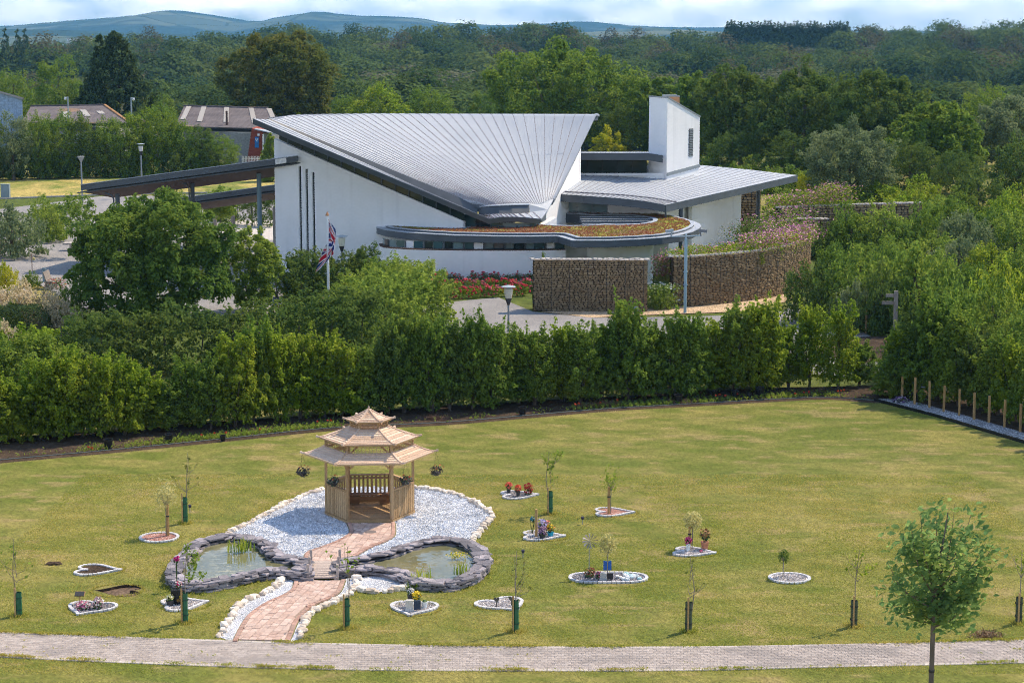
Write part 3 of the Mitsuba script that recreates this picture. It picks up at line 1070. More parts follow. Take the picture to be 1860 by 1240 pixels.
pagoda_tier('lower_roof', 1.36, 2.16, 2.00, 1.93, 6, .13)
pagoda_tier('middle_roof', .58, 2.76, 1.53, 2.43, 8, .10)
pagoda_tier('top_roof', .03, 3.27, .71, 2.99, 7, .10)
part(gz, 'finial', lathe([[0, .17], [.012, .13], [.035, .09], [.02, .06], [.05, .03], [.06, 0], [0, 0]], gc + [0, 0, 3.27], 10), 'roof_board')


def lattice(name, R, z0, z1, nx, nz):
    for q in range(6):
        a, b = hexp(R, 0, q), hexp(R, 0, q + 1)
        m = []
        for k in range(nx + 1):
            p = a + (b - a) * k / nx
            w = .05 if k in (0, nx) else .016
            m.append(beam(p + [0, 0, z0], p + [0, 0, z1], w, w, up=(b - a)))
        for k in range(nz + 1):
            z = z0 + (z1 - z0) * k / nz
            m.append(beam(a + [0, 0, z], b + [0, 0, z], .022, .030 if k in (0, nz) else .016))
        part(gz, name, cat(*m), 'larch')


lattice('lower_lattice', 1.34, 2.12, 2.42, 12, 3)
lattice('upper_lattice', .56, 2.74, 2.99, 4, 2)
# balustrades on every side but the front
for q in (0, 1, 2, 3, 5):
    a, b = hexp(1.34, 0, q), hexp(1.34, 0, q + 1)
    bp = pkey(gz, 'balustrade')
    put(bp, cat(beam(a + [0, 0, 1.0], b + [0, 0, 1.0], .10, .045), beam(a + [0, 0, .16], b + [0, 0, .16], .05, .09), beam(a + [0, 0, .9], b + [0, 0, .9], .04, .06)), 'larch')
    solid = q in (3, 5)
    nb = 11 if solid else 10
    t = unit(b - a)
    out = np.array([t[1], -t[0], 0])
    for k in range(nb):
        p = a + (b - a) * ((k + .5) / nb)
        w = 1.34 / nb - (.028 if solid else .064)
        M = beam(p + out * .035 + [0, 0, .12], p + out * .035 + [0, 0, .97], .022, w, up=t)
        part(bp, 'board', M, 'larch')
# bench along the back side
bn = pkey(gz, 'bench')
a, b = hexp(1.22, 0, 1), hexp(1.22, 0, 2)
put(bn, cat(beam(a * .88 + b * .12 + [0, -.2, .14], a * .88 + b * .12 + [0, -.2, .42], .06, .30), beam(a * .12 + b * .88 + [0, -.2, .14], a * .12 + b * .88 + [0, -.2, .42], .06, .30), beam(a + [0, -.36, .36], b + [0, -.36, .36], .04, .12)), 'dark_timber')
for k in range(3):
    part(bn, 'seat_board', beam(a + [0, -.10 - .12 * k, .45], b + [0, -.10 - .12 * k, .45], .105, .03), 'dark_timber')
for k in range(0):
    p = a
    part(bn, 'back_slat', beam(p + [0, -.02, .48], p + [0, -.02, .98], .07, .02, up=unit(b - a)) if False else bx(p + [0, -.01, .72], (.075, .022, .5), rz=ROT), 'dark_timber')

# hanging baskets


def basket(label, top, drop, seed, cols):
    r = np.random.default_rng(seed)
    k = thing('hanging_basket', label, 'hanging basket', 'hanging baskets on the gazebo')
    top = np.asarray(top, float)
    c = top - [0, 0, drop]
    part(k, 'bowl', lathe([[0, -.10], [.07, -.09], [.12, -.03], [.14, .02], [.12, .02], [0, .0]], c, 12), None, color=(.05, .045, .04))
    part(k, 'chain', cat(*[tube([c + [.16 * math.cos(t), .16 * math.sin(t), .02], top], .0022, 4) for t in (0, 2.1, 4.2)]), 'black_plastic')
    d = unit(r.normal(size=(150, 3)) * [1, 1, .9])
    l = leaves(c + d * r.uniform(.10, .21, (150, 1)) * [1.1, 1.1, .8] + [0, 0, .05], d, .075, .045, r)
    col = np.array([(.10, .12, .09), (.055, .09, .04), (.17, .19, .17), (.06, .05, .05)])[r.integers(0, 4, 150)] if cols == 'grey' else np.array([(.04, .035, .035), (.06, .05, .045), (.03, .04, .03), (.10, .08, .08)])[r.integers(0, 4, 150)]
    part(k, 'foliage', (l[0], l[1]), color=np.repeat(col, 4, 0))
    d = unit(r.normal(size=(9, 3)) + [.3, -.4, .9])
    l = leaves(c + d * .2 * [1, 1, .8] + [0.05, 0, .09], d, .06, .055, r)
    part(k, 'flowers', (l[0], l[1]), color=(.50, .10, .04))


basket('dark hanging basket under the left tip of the lower gazebo roof', hexp(2.06, 1.95, 3), .62, 1, 'dark')
basket('hanging basket with red flowers under the right tip of the lower gazebo roof', hexp(2.06, 1.95, 0), .66, 2, 'dark')
basket('silvery hanging basket above the left gazebo balustrade', (hexp(1.46, 1.9, 3) + hexp(1.46, 1.9, 4)) / 2, .75, 3, 'grey')
basket('silvery hanging basket with orange flowers above the right gazebo balustrade', (hexp(1.46, 1.9, 5) + hexp(1.46, 1.9, 6)) / 2, .75, 4, 'grey')

# ---- memorial beds


def heart(w, h, ang, n=44):
    t = np.linspace(0, 2 * math.pi, n, endpoint=False)
    x = 16 * np.sin(t) ** 3
    y = 13 * np.cos(t) - 5 * np.cos(2 * t) - 2 * np.cos(3 * t) - np.cos(4 * t)
    p = np.c_[-(y + 2.5) / 29, x / 32]            # tip towards +x
    c, s = math.cos(ang), math.sin(ang)
    p = np.c_[p[:, 0] * c - p[:, 1] * s, p[:, 0] * s + p[:, 1] * c]
    return p * [w, h] / (np.ptp(p, axis=0)) - (p.max(0) + p.min(0)) / 2 * [w, h] / np.ptp(p, axis=0)


bed_holes = []


def bed(label, px, py, wpx, hpx, kind, ang, fill, setts=True, sink=0):
    c = G(px, py)
    w = wpx / FOC * c[1]
    top, bot = G(px, py - hpx / 2)[1], G(px, py + hpx / 2)[1]
    h = top - bot
    if kind == 'heart':
        p = heart(w, h, ang)
    elif kind == 'round':
        t = np.linspace(0, 2 * math.pi, 40, endpoint=False)
        p = np.c_[np.cos(t) * w / 2, np.sin(t) * h / 2]
    else:
        t = np.linspace(0, 2 * math.pi, 48, endpoint=False)
        p = np.c_[np.sign(np.cos(t)) * np.abs(np.cos(t)) ** .55 * w / 2, np.sign(np.sin(t)) * np.abs(np.sin(t)) ** .9 * h / 2]
    p = p + [c[0], (top + bot) / 2]
    g = Polygon(p).buffer(0)
    k = thing('memorial_bed', label, 'flower bed', 'memorial beds in the lawn')
    if sink:
        bed_holes.append(g)
        part(k, 'soil_floor', sheet(g.buffer(.12), -.07), 'dry_soil')
        ring = cat(*[beam((*a, -.035), (*b, -.035), .02, .08) for a, b in zip(p, np.roll(p, -1, 0))])
        part(k, 'cut_edge', ring, 'soil')
        return k, g
    part(k, 'gravel' if fill != 'soil' else 'soil_fill', sheet(g.buffer(-.04), .022), fill)
    if setts:
        ln = Polygon(p).exterior
        n = int(ln.length / .125)
        for q in range(n):
            a, b = np.array(ln.interpolate(q / n, normalized=True).coords[0]), np.array(ln.interpolate((q + 1) / n, normalized=True).coords[0])
            t = b - a
            m = bx((*((a + b) / 2), .03), (np.linalg.norm(t) * .86, .085, .05), rz=math.atan2(t[1], t[0]) + rng.normal(0, .04))
            part(k, 'edging_sett', m, 'white_sett')
    inner = g.buffer(-.1)
    if fill in ('pale_chips', 'dark_chips') and not inner.is_empty:
        x0, y0, x1, y1 = inner.bounds
        q = np.c_[rng.uniform(x0, x1, 1500), rng.uniform(y0, y1, 1500)]
        q = q[shapely.contains_xy(inner, q[:, 0], q[:, 1])][:700]
        l = leaves(np.c_[q, np.full(len(q), .034)], np.tile([0, 0, 1.0], (len(q), 1)), .05, .036, rng, jit=.5, fold=.3)
        put(pkey(k, 'loose_stones'), (l[0], l[1]), 'shingle_stone', uv=l[2] * ([1, 1] if fill == 'pale_chips' else [.4, 1]), kind='stuff')
    return k, g


TAU = 2 * math.pi
bed('round white-edged bed of red bark at the left, with a small standard willow', 289, 977, 70, 17, 'round', 0, 'red_chips')
bed('empty heart-shaped soil bed edged with white setts, left of the left pond', 181, 1036, 84, 19, 'heart', 0, 'soil')
bed('heart-shaped hole of bare soil cut in the lawn', 213, 1072, 90, 22, 'heart', math.pi, 'soil', sink=1)
bed('heart-shaped bed with pink flowers and a plaque at the far left', 166, 1106, 90, 25, 'heart', TAU * .71, 'dark_chips')
bed('pale gravel heart bed with a black headstone', 334, 1099, 88, 23, 'heart', .35, 'pale_chips')
bed('pale gravel heart bed with yellow flowers in front of the right pond', 752, 1107, 88, 26, 'heart', -math.pi / 2 - .1, 'pale_chips')
bed('empty pale gravel heart bed with two little plaques', 906, 1098, 88, 24, 'heart', -1.0, 'pale_chips')
bed('long oval bed of dark gravel with several ornaments', 1105, 1050, 144, 18, 'oval', 0, 'dark_chips')
bed('round bed of pale gravel with one tiny shrub', 1434, 1051, 75, 18, 'round', 0, 'pale_chips')
bed('heart bed with a terracotta pot and pink flowers', 1262, 1003, 82, 16, 'heart', -.2, 'pale_chips')
bed('crowded heart bed of many flowers beside a wooden stake', 990, 974, 78, 17, 'heart', 0, 'pale_chips')
bed('heart bed of red chippings with a staked sapling', 1119, 931, 74, 15, 'heart', 0, 'red_chips')
bed('heart bed with three bunches of red flowers', 946, 900, 72, 14, 'heart', .1, 'dark_chips')

lawn_poly = Polygon(np.vstack([border, strip_front, np.array(GP([(2150, 870), (2250, 1150), (2150, 1300), (-300, 1300), (-420, 1100), (-300, 900)]))])).buffer(0)
lawn_poly = lawn_poly.difference(unary_union(bed_holes))
struct('lawn', sheet(lawn_poly, 0.0), 'lawn', 'sunlit yellow-green mown lawn')


def lathe_at(prof, px, py, z=.03, n=14):
    return lathe(prof, G(px, py) + [0, 0, z], n)


def bunch(c, r, n, size, cols, rng, up=.4):
    d = unit(rng.normal(size=(n, 3)) + [0, 0, up])
    l = leaves(np.asarray(c) + d * r * rng.uniform(.6, 1.0, (n, 1)), d, size, size * .85, rng, jit=.5)
    cols = np.array(cols)[rng.integers(0, len(cols), n)]
    return (l[0], l[1]), np.repeat(cols, 4, 0)


def flowers(label, px, py, z, r, cols, n=110, size=.05, pot=None, potcol=(.05, .05, .055), stem=0.0, name='flower_bunch', cat_='flowers', seed=0):
    rg = np.random.default_rng(int(px * 7 + py) + seed)
    k = thing(name, label, cat_)
    c = G(px, py) + [0, 0, .02]
    if pot:
        part(k, 'pot', lathe([[0, 0], [pot[0] * .72, 0], [pot[0] * .85, pot[1] * .5], [pot[0], pot[1]], [pot[0] * .86, pot[1]], [pot[0] * .8, pot[1] - .02], [0, pot[1] - .02]], c, 14), color=potcol)
    m, col = bunch(c + [0, 0, z + r * .6], r, n, size, cols, rg)
    g, gcol = bunch(c + [0, 0, z + r * .1], r * .8, int(n * .5), size * 1.2, [(.03, .07, .02), (.06, .11, .03)], rg, 0)
    part(k, 'leaves', g, color=gcol)
    part(k, 'petals', m, color=col)
    if stem:
        part(k, 'stems', cat(*[tube([c + [rg.normal(0, .02), rg.normal(0, .02), 0], c + [rg.normal(0, .04), rg.normal(0, .04), z + r * .4]], .006, 4) for _ in range(5)]), color=(.05, .09, .03))
    return k


RED, CORAL, PINK, MAG, YEL, WHT, LIL, PUR = (.42, .008, .02), (.72, .10, .055), (.70, .20, .30), (.50, .01, .16), (.72, .50, .01), (.75, .73, .70), (.42, .40, .70), (.22, .10, .28)
# bed 13
flowers('coral-red flowers in a dark pot, left one in the red-flower heart bed', 924, 896, .16, .13, [CORAL, (.75, .16, .12)], pot=(.07, .18))
flowers('coral-red flowers in a dark pot, in the middle of the red-flower heart bed', 941, 903, .20, .13, [CORAL, (.72, .12, .05)], pot=(.07, .22))
flowers('deep red rose bunch at the right of the red-flower heart bed', 960, 900, .10, .19, [RED, (.30, .005, .015)], n=170)
# bed 11
def stake(label, px, py, h, r=.04, m='post_timber'):
    k = thing('wooden_stake', label, 'stake')
    scene[k] = shape(tube([G(px, py) + [0, 0, 0], G(px, py) + [0, 0, h]], r, 8), m)
    return k


stake('plain wooden stake among the flowers of the crowded heart bed', 974, 976, .86)
flowers('lilac flowers behind the wooden stake', 984, 973, .24, .17, [LIL, (.55, .52, .75), (.35, .33, .62)], n=150, stem=1)
flowers('dusty pink hydrangea bunch in a dark pot beside the wooden stake', 985.5, 979, .14, .15, [(.45, .25, .36), (.55, .36, .42), PUR], n=150, pot=(.10, .15))
flowers('yellow and orange flowers in a turquoise pot', 1000, 975, .18, .13, [YEL, (.6, .25, .03), (.25, .32, .04)], pot=(.10, .14), potcol=(.02, .34, .50))
flowers('small blue pinwheel flower left of the wooden stake', 967, 971, .40, .08, [(.01, .16, .30), (.02, .30, .38)], n=36, stem=1)
flowers('pale pink and orange bunch behind the hydrangea', 993, 971, .24, .12, [(.7, .30, .28), (.75, .55, .5), (.7, .2, .05)], n=80, stem=1)
# bed 10
flowers('bright pink flowers in a white vase', 1250, 1002, .24, .12, [MAG, PINK], pot=(.07, .24), potcol=(.72, .75, .75))
k = flowers('dry reddish shrub in a terracotta pot', 1280, 999, .36, .17, [(.30, .12, .06), (.40, .22, .10), (.25, .2, .06)], n=90, size=.07, pot=(.12, .24), potcol=(.46, .20, .12), stem=1, name='potted_plant', cat_='potted plant')
flowers('tiny pink posy on the gravel beside the terracotta pot', 1274, 1005, .02, .05, [MAG, PINK], n=30, size=.035)
# bed 4
flowers('low pink and white flower cushion left in the far left heart bed', 147, 1109, .03, .14, [PINK, (.72, .45, .45), WHT, (.5, .1, .3)], n=130)
flowers('second pink and white cushion touching the first one', 158, 1108, .03, .12, [PINK, (.72, .45, .45), WHT], n=100)
flowers('pink and mauve flower mound right in the far left heart bed', 178, 1107, .07, .16, [(.42, .20, .25), (.55, .34, .36), (.30, .14, .2), WHT], n=170)
k = thing('memorial_plaque', 'small dark plaque on a wooden post at the far left heart bed', 'plaque')
c = G(145.5, 1098)
part(k, 'stem', bx(c + [0, 0, .13], (.03, .03, .26)), 'post_timber')
part(k, 'tablet', move(trimesh.creation.box([.24, .03, .15]), c + [0, -.02, .30], rx=-1.05), color=(.045, .045, .05))
part(k, 'back_board', move(trimesh.creation.box([.255, .02, .165]), c + [.006, .008, .298], rx=-1.05), 'post_timber')


def headstone(label, px, py, w, h, col=(.016, .016, .018), t=.07):
    k = thing('headstone', label, 'headstone')
    c = G(px, py)
    g = Polygon([(-w / 2, 0), (w / 2, 0), (w / 2, h * .96), (w / 2 - .02, h), (-w / 2 + .02, h), (-w / 2, h * .96)])
    part(k, 'slab', move(wall((-w / 2, 0), (w / 2, 0), [(a + w / 2, b) for a, b in g.exterior.coords[:-1]], t), c + [0, 0, .06], rx=.12), color=col)
    part(k, 'base', bx(c + [0, .03, .035], (w * 1.15, t * 2.4, .07)), color=col)
    return k, c


hs, c = headstone('black headstone with a pale gilt figure in the pale gravel heart bed', 324, 1099, .37, .36)
m = cat(*[move(trimesh.creation.icosphere(subdivisions=1, radius=1.0).apply_scale([a, .004, b]), c + [x, -.012 + .12 * (z) * -.0 - .0, z]) for a, b, x, z in ((.028, .07, .0, .21), (.02, .022, .0, .31), (.045, .05, .0, .14))])
part(hs, 'figure', move(m, (0, 0, 0)).apply_translation([0, .0, 0]), color=(.20, .12, .03))
flowers('red and white artificial flowers on top of the black headstone', 325, 1096, .44, .10, [MAG, WHT, PINK, (.6, .1, .05)], n=70, stem=1)
flowers('yellow flower low on the black headstone', 329, 1099.5, .18, .045, [YEL], n=26, size=.035)
flowers('cream flowers in a dark block left of the black headstone', 309, 1101, .16, .10, [(.70, .66, .30), WHT, (.6, .6, .2)], n=80, pot=(.11, .15))
k = flowers('magenta flower on a tall stem by the left pond', 322, 1071, .78, .085, [(.42, .0, .16), MAG], n=60, stem=1)
# bed 6
hs, c = headstone('open-book headstone with a white and a dark page', 744, 1111, .20, .26, (.60, .57, .52))
hs2 = part(hs, 'dark_page', move(bx((0, 0, 0), (.17, .05, .24)), c + [.20, .0, .19], rz=.2, rx=.12), color=(.03, .05, .09))
flowers('white and grey flowers in a tall black pot behind the headstone', 746, 1103, .36, .10, [WHT, (.5, .5, .5)], n=70, pot=(.09, .34))
flowers('bright yellow flowers behind the open-book headstone', 757, 1106, .26, .13, [YEL, (.75, .58, .02)], n=110, stem=1)
flowers('small white bucket with a green succulent', 771, 1105, .13, .055, [(.10, .20, .06), (.16, .25, .1)], n=36, pot=(.085, .17), potcol=(.68, .72, .74), name='potted_plant', cat_='potted plant')
# bed 7
for lab, px, py in (('small bronze heart plaque on a stick, left one in the empty heart bed', 902, 1103), ('small bronze heart plaque on a stick, right one by the green guard', 929, 1101)):
    k = thing('heart_plaque', lab, 'plaque')
    c = G(px, py)
    part(k, 'stick', tube([c, c + [0, 0, .14]], .012, 5), color=(.05, .045, .035))
    hp = heart(.15, .15, -math.pi / 2)
    m = prism(Polygon(hp).buffer(0), 0, .02)
    part(k, 'heart', move(m, c + [0, 0, .20], rx=math.pi / 2 - .25), color=(.10, .085, .06))
# bed 8
k = thing('memorial_plaque', 'blue slate plaque hanging on the small tree of the oval bed', 'plaque')
c = G(1103, 1046)
scene[k] = shape(move(wall((-.11, 0), (.11, 0), [(0, 0), (.22, 0), (.22, .27), (.19, .27), (.11, .25), (.03, .27), (0, .27)], .02), c + [0, -.05, .18]), None, color=(.03, .12, .42))
hs, c = headstone('small open-book headstone in the oval bed', 1096, 1055, .18, .17, (.40, .40, .38))
part(hs, 'dark_page', move(bx((0, 0, 0), (.16, .05, .17)), c + [.18, .01, .14], rx=.12), color=(.03, .03, .035))
flowers('dark red cushion flowers at the left of the oval bed', 1072, 1049, .02, .16, [(.22, .04, .03), (.16, .17, .04), (.30, .10, .05)], n=150)
flowers('pink flowers beside the small headstone in the oval bed', 1087, 1052, .05, .10, [PINK, (.4, .1, .3), (.1, .1, .1)], n=80)
k = thing('painted_pebbles', 'pale painted pebbles and shells at the right of the oval bed', 'pebbles')
for q in range(26):
    p = G(1143 + rng.normal(0, 11), 1050 + rng.normal(0, 2.0))
    col = [(.62, .68, .68), (.35, .55, .58), (.7, .7, .68), (.45, .5, .56)][q % 4]
    part(k, 'pebble', move(stone([.12, .10, .09], rng, .2), p + [0, 0, .055]), color=col)
k = thing('pinwheel', 'silver metal garden pinwheel on a thin pole behind the oval bed', 'pinwheel')
c = G(1070, 1047)
part(k, 'pole', tube([c, c + [0, 0, 1.0]], .011, 5), 'grey_steel')
hub = c + [.02, -.03, 1.02]
for q in range(12):
    a = q * TAU / 12
    d1, d2 = np.array([math.cos(a), 0, math.sin(a)]), np.array([math.cos(a + .42), -.25, math.sin(a + .42)])
    v = np.array([hub, hub + d1 * .20, hub + (d1 + d2) * .115 + [0, -.03, 0], hub + d1 * .20 + [0, .012, 0]])
    part(k, 'vane', (v, np.array([[0, 1, 2], [0, 2, 3], [1, 3, 2], [0, 3, 1]])), color=(.42, .38, .36) if q % 2 else (.24, .22, .22))
# solar stake lights
for lab, px, py in (('tiny black solar light on the lawn beside the red-chip heart bed', 1058, 952), ('tiny black solar light behind the bare sapling near the right pond', 950, 1013), ('tiny black solar light right of the rear left guard', 345, 930)):
    k = thing('solar_light', lab, 'garden light')
    c = G(px, py)
    part(k, 'spike', tube([c, c + [0, 0, .15]], .012, 5), 'grey_steel')
    part(k, 'head', lathe([[0, .10], [.045, .09], [.05, .06], [.035, 0], [0, 0]], c + [0, 0, .15], 10), color=(.05, .045, .08))
# heaps
k = thing('soil_patch', 'small bare molehill of soil at the left of the lawn', 'molehill')
scene[k] = shape(move(stone([.42, .30, .10], rng, .25, 2), G(97, 1024) + [0, 0, .0]), 'soil')
k = thing('hay_heap', 'small heap of dry brown cuttings beside the path at the right', 'heap')
hc = G(1792, 1157)
l = leaves(hc + rng.normal(0, 1, (500, 3)) * [.20, .12, .045] + [0, 0, .06], rng.normal(size=(500, 3)), .12, .02, rng)
part(k, 'cuttings', (l[0], l[1]), color=np.repeat(np.array([(.26, .15, .08), (.36, .24, .13), (.16, .09, .05)])[rng.integers(0, 3, 500)], 4, 0), kind='stuff')
# ------------------------------------------------------------------ the chapel
rng = np.random.default_rng(31)
ch = thing('chapel', 'white-walled crematorium chapel under a fan-shaped grey metal roof', 'building')


def zat(py, D):
    return W(930, py, D)[2]


def quadgrid(grid, thick):
    """A closed sheet from a grid of points (n, m, 3), thickened downward."""
    n, m = grid.shape[:2]
    v = np.vstack([grid.reshape(-1, 3), grid.reshape(-1, 3) - [0, 0, thick]])
    k = n * m
    i, j = np.meshgrid(np.arange(n - 1), np.arange(m - 1), indexing='ij')
    a = (i * m + j).ravel()
    q = np.stack([a, a + m, a + m + 1, a + 1], -1)
    f = [q, q[:, ::-1] + k]
    bi = np.concatenate([np.arange(m), np.arange(1, n) * m + m - 1, (n - 1) * m + np.arange(m - 2, -1, -1), np.arange(n - 2, 0, -1) * m])
    b2 = np.roll(bi, -1)
    f.append(np.stack([bi, b2, b2 + k, bi + k], -1))
    f = np.vstack(f)
    t = trimesh.Trimesh(v, np.vstack([f[:, [0, 1, 2]], f[:, [0, 2, 3]]]), process=False)
    if t.volume < 0:
        t.invert()
    return t


# main west wall, with three tall slit windows
A, B = W(502, 500, 126.0), W(842, 500, 121.6)
LEN = np.linalg.norm((B - A)[:2])


def along(px):
    """distance along A-B at picture column px"""
    D = 126.0
    for _ in range(8):
        s = (W(px, 400, D)[0] - A[0]) / (B[0] - A[0])
        D = 126.0 + (121.6 - 126.0) * s
    return s * LEN, D


def wz(px, py):
    u, D = along(px)
    return u, zat(py, D)


top_l, top_r = wz(502, 252), wz(842, 402)
holes = []
for px, py in ((546, 302), (558, 307.5), (570, 313)):
    u, z = wz(px, py)
    holes.append([(u - .085, .5), (u + .085, .5), (u + .085, z), (u - .085, z)])
mw = part(ch, 'main_wall', wall(A, B, [(0, 0), (LEN, 0), (LEN, top_r[1]), (0, top_l[1])], .35, holes), 'white_render')
for h in holes:
    w_ = pkey(ch, 'slit_window')
    u0, z1 = h[0][0], h[2][1]
    put(w_, wall(A + (B - A) / LEN * u0, A + (B - A) / LEN * (u0 + .17), [(0, .5), (.17, .5), (.17, z1), (0, z1)], .02), 'dark_glass')
    q = scene[w_]
    scene[w_] = {**q, 'to_world': T().translate([.03, .16, 0])}
    fr = []
    for z in np.arange(.5, z1, 1.25):
        fr.append([(0, z), (.17, z), (.17, z + .05), (0, z + .05)])
    part(w_, 'transom', cat(*[move(wall(A + (B - A) / LEN * u0, A + (B - A) / LEN * (u0 + .17), f, .03), (.025, .125, 0)) for f in fr]), 'anthracite')
# clerestory glazing over the wall, set back
gl = [(0.3, top_l[1] - .05), (LEN, top_r[1] - .05), (LEN, top_r[1] + .75), (0.3, top_l[1] + .75)]
cg = part(ch, 'clerestory', move(wall(A, B, gl, .04), (.04, .17, 0)), 'dark_glass')
for q in range(1, 14):
    u = LEN * q / 14
    z = top_l[1] + (top_r[1] - top_l[1]) * q / 14
    part(cg, 'mullion', move(wall(A + (B - A) / LEN * (u - .03), A + (B - A) / LEN * (u + .03), [(0, z - .04), (.06, z - .06), (.06, z + .7), (0, z + .72)], .06), (.03, .10, 0)), 'anthracite')
# gable return and hidden back walls
part(ch, 'end_wall', cat(wall(A + [0, .36, 0], A + [1.5, 11, 0], [(0, 0), (10.6, 0), (10.6, 6.5), (0, 8.3)], .3, side=-1)), 'white_render')

# ---- fan roof
NS = 38
O = np.array([0.0, 123.8])
Lp, Rp = W(487, 216, 122.6), W(1086, 210, 136.5)
aL = math.atan2(Lp[1] - O[1], Lp[0] - O[0]) % (2 * math.pi)
aR = math.atan2(Rp[1] - O[1], Rp[0] - O[0])
rL, rR = np.linalg.norm(Lp[:2] - O), np.linalg.norm(Rp[:2] - O)
inner_px = [(868, 374.5, 123.4), (885, 373.4, 123.0), (905, 372.4, 122.8), (930, 371.4, 123.0), (962, 371, 123.6), (985, 369, 124.6), (1004, 362, 126.2)]
inner = np.array([W(*p) for p in inner_px])


def roof_point(t, s):
    """t 0..1 from the left edge to the right edge, s 0..1 from the lip to the rim"""
    ti = t ** .9
    a = aL + (aR - aL) * t
    r = rL + (rR - rL) * t
    o2 = O + r * np.array([math.cos(a), math.sin(a)])
    py = np.interp(t, [0, .2, .45, 1], [216, 211, 208.5, 210])
    oz = zat(py, o2[1])
    k = np.interp(ti * (len(inner) - 1), np.arange(len(inner)), inner[:, 0]), np.interp(ti * (len(inner) - 1), np.arange(len(inner)), inner[:, 1]), np.interp(ti * (len(inner) - 1), np.arange(len(inner)), inner[:, 2])
    k = np.array(k)
    p = np.array([k[0] + (o2[0] - k[0]) * s, k[1] + (o2[1] - k[1]) * s, 0])
    bend = 1 - .10 * min(1.0, t * 5)
    if s < bend:
        z = k[2] + (oz - k[2]) * (s / bend) ** (1 + .04 * min(1, t * 4))
    else:
        z = oz + .10 * math.sin((s - bend) / max(1e-6, 1 - bend) * math.pi)
    p[2] = z
    return p


SS = np.concatenate([np.linspace(0, .86, 10), [.885, .9, .92, .96, 1.0]])
fr_ = part(ch, 'fan_roof', quadgrid(np.array([[roof_point(t, s) - [0, 0, .06] for s in SS] for t in np.linspace(0, 1, 40)]), .28), 'anthracite')
cuts = np.linspace(0, 1, NS + 1)
for q in range(NS):
    ts = np.linspace(cuts[q], cuts[q + 1], 3)
    for nm, sel in (('lower_panel', SS[SS < .50]), ('panel', SS[SS > .44])):
        off = .0 if nm == 'panel' else -.004
        sel = np.concatenate([[0], sel[1:], [.476 + .010 * (q % 2)]]) if nm == 'lower_panel' else np.concatenate([[.478 + .010 * (q % 2)], sel[1:]])
        sel = np.unique(np.round(sel, 4))
        part(fr_, 'roof_panel', quadgrid(np.array([[roof_point(t, s) + [0, 0, .012 + off] for s in sel] for t in ts]), .05), 'zinc')
for q in range(NS + 1):
    pts = np.array([roof_point(cuts[q], s) for s in SS])
    m = cat(*[beam(pts[k] + [0, 0, .025], pts[k + 1] + [0, 0, .025], 0.018, .03) for k in range(len(pts) - 1)])
    part(fr_, 'standing_seam', m, 'zinc_seam')
# rim trims
rim = np.array([roof_point(t, 1.0) for t in np.linspace(0, 1, 40)])
part(fr_, 'rim_trim', cat(*[beam(rim[k] + [0, 0, -.06], rim[k + 1] + [0, 0, -.06], .06, .22) for k in range(39)]), 'anthracite')
redge = np.array([roof_point(1.0, s) for s in SS])
part(fr_, 'right_edge_trim', cat(*[beam(redge[k] + [.04, 0, .0], redge[k + 1] + [.04, 0, .0], .14, .12) for k in range(len(SS) - 1)]), 'zinc')
# the gutter step along the left edge, then a lower strip of long panels, then the fascia
ledge = np.array([roof_point(0.0, s) for s in SS])
tipL, tipR = W(459, 216.5, 120.9), W(889, 398.5, 120.9)      # outer eave line, top of fascia
upR = W(866, 390.5, 122.6)
n_ = 12
step_top = np.array([ledge[0] + (ledge[-1] - ledge[0]) * s for s in np.linspace(0, 1, n_)])
step_top[:, 2] = [np.interp(s, SS, ledge[:, 2]) for s in np.linspace(0, 1, n_)]
step_bot = np.array([W(489 + (867 - 489) * s, 217.8 + (389.5 - 217.8) * s, 122.45 + .6 * s) for s in np.linspace(1, 0, n_)])
step_bot = np.minimum(step_bot, np.c_[step_bot[:, :2], step_top[:, 2] - .05])
part(fr_, 'gutter_upstand', quadgrid(np.stack([step_top + [0, -.02, .06], step_bot + [0, 0, 0]], 1), .06), 'anthracite')
eave = np.array([tipR + (tipL - tipR) * s for s in np.linspace(0, 1, n_)])
for q in range(3):
    a0, a1 = q / 3, (q + 1) / 3
    ed = [step_bot * (1 - a) + eave * a for a in (a0 + .02, a1)]
    part(fr_, 'eave_panel', quadgrid(np.stack(ed, 1) + [0, 0, .02], .05), 'zinc')
    mid = ed[1]
    part(fr_, 'eave_seam', cat(*[beam(mid[k] + [0, 0, .035], mid[k + 1] + [0, 0, .035], .02, .03) for k in range(n_ - 1)]), 'zinc_edge')
# lip: curved upstand, lower strip, fascia
lip_top = np.array([W(*p) for p in ((868, 375, 123.35), (885, 374, 122.95), (905, 373, 122.75), (930, 372, 122.95), (961, 371.5, 123.5))])
lip_bot = np.array([W(*p) for p in ((871, 391.5, 123.1), (888, 389.5, 122.6), (907, 388.5, 122.4), (931, 388.5, 122.6), (961, 390.5, 123.1))])
part(fr_, 'lip_upstand', quadgrid(np.stack([lip_top, lip_bot], 1), .08), 'anthracite')
lq = part(fr_, 'lip_cap', quadgrid(np.stack([lip_top + [0, -.12, .02], lip_top + [0, .25, .09]], 1), .05), 'zinc')
part(fr_, 'lip_step', cat(*[beam(lip_top[k] + [0, .22, .08], lip_top[k + 1] + [0, .22, .08], .05, .06) for k in range(4)]), 'zinc_seam')
low_o = np.array([W(*p) for p in ((889, 399, 120.9), (897, 396.5, 121.0), (915, 394.5, 121.0), (940, 394.6, 121.2), (982, 398.5, 121.8))])
low_i = np.array([W(*p) for p in ((868, 391.5, 122.9), (888, 389.5, 122.5), (907, 388.5, 122.3), (931, 388.5, 122.5), (968, 386, 123.4))])
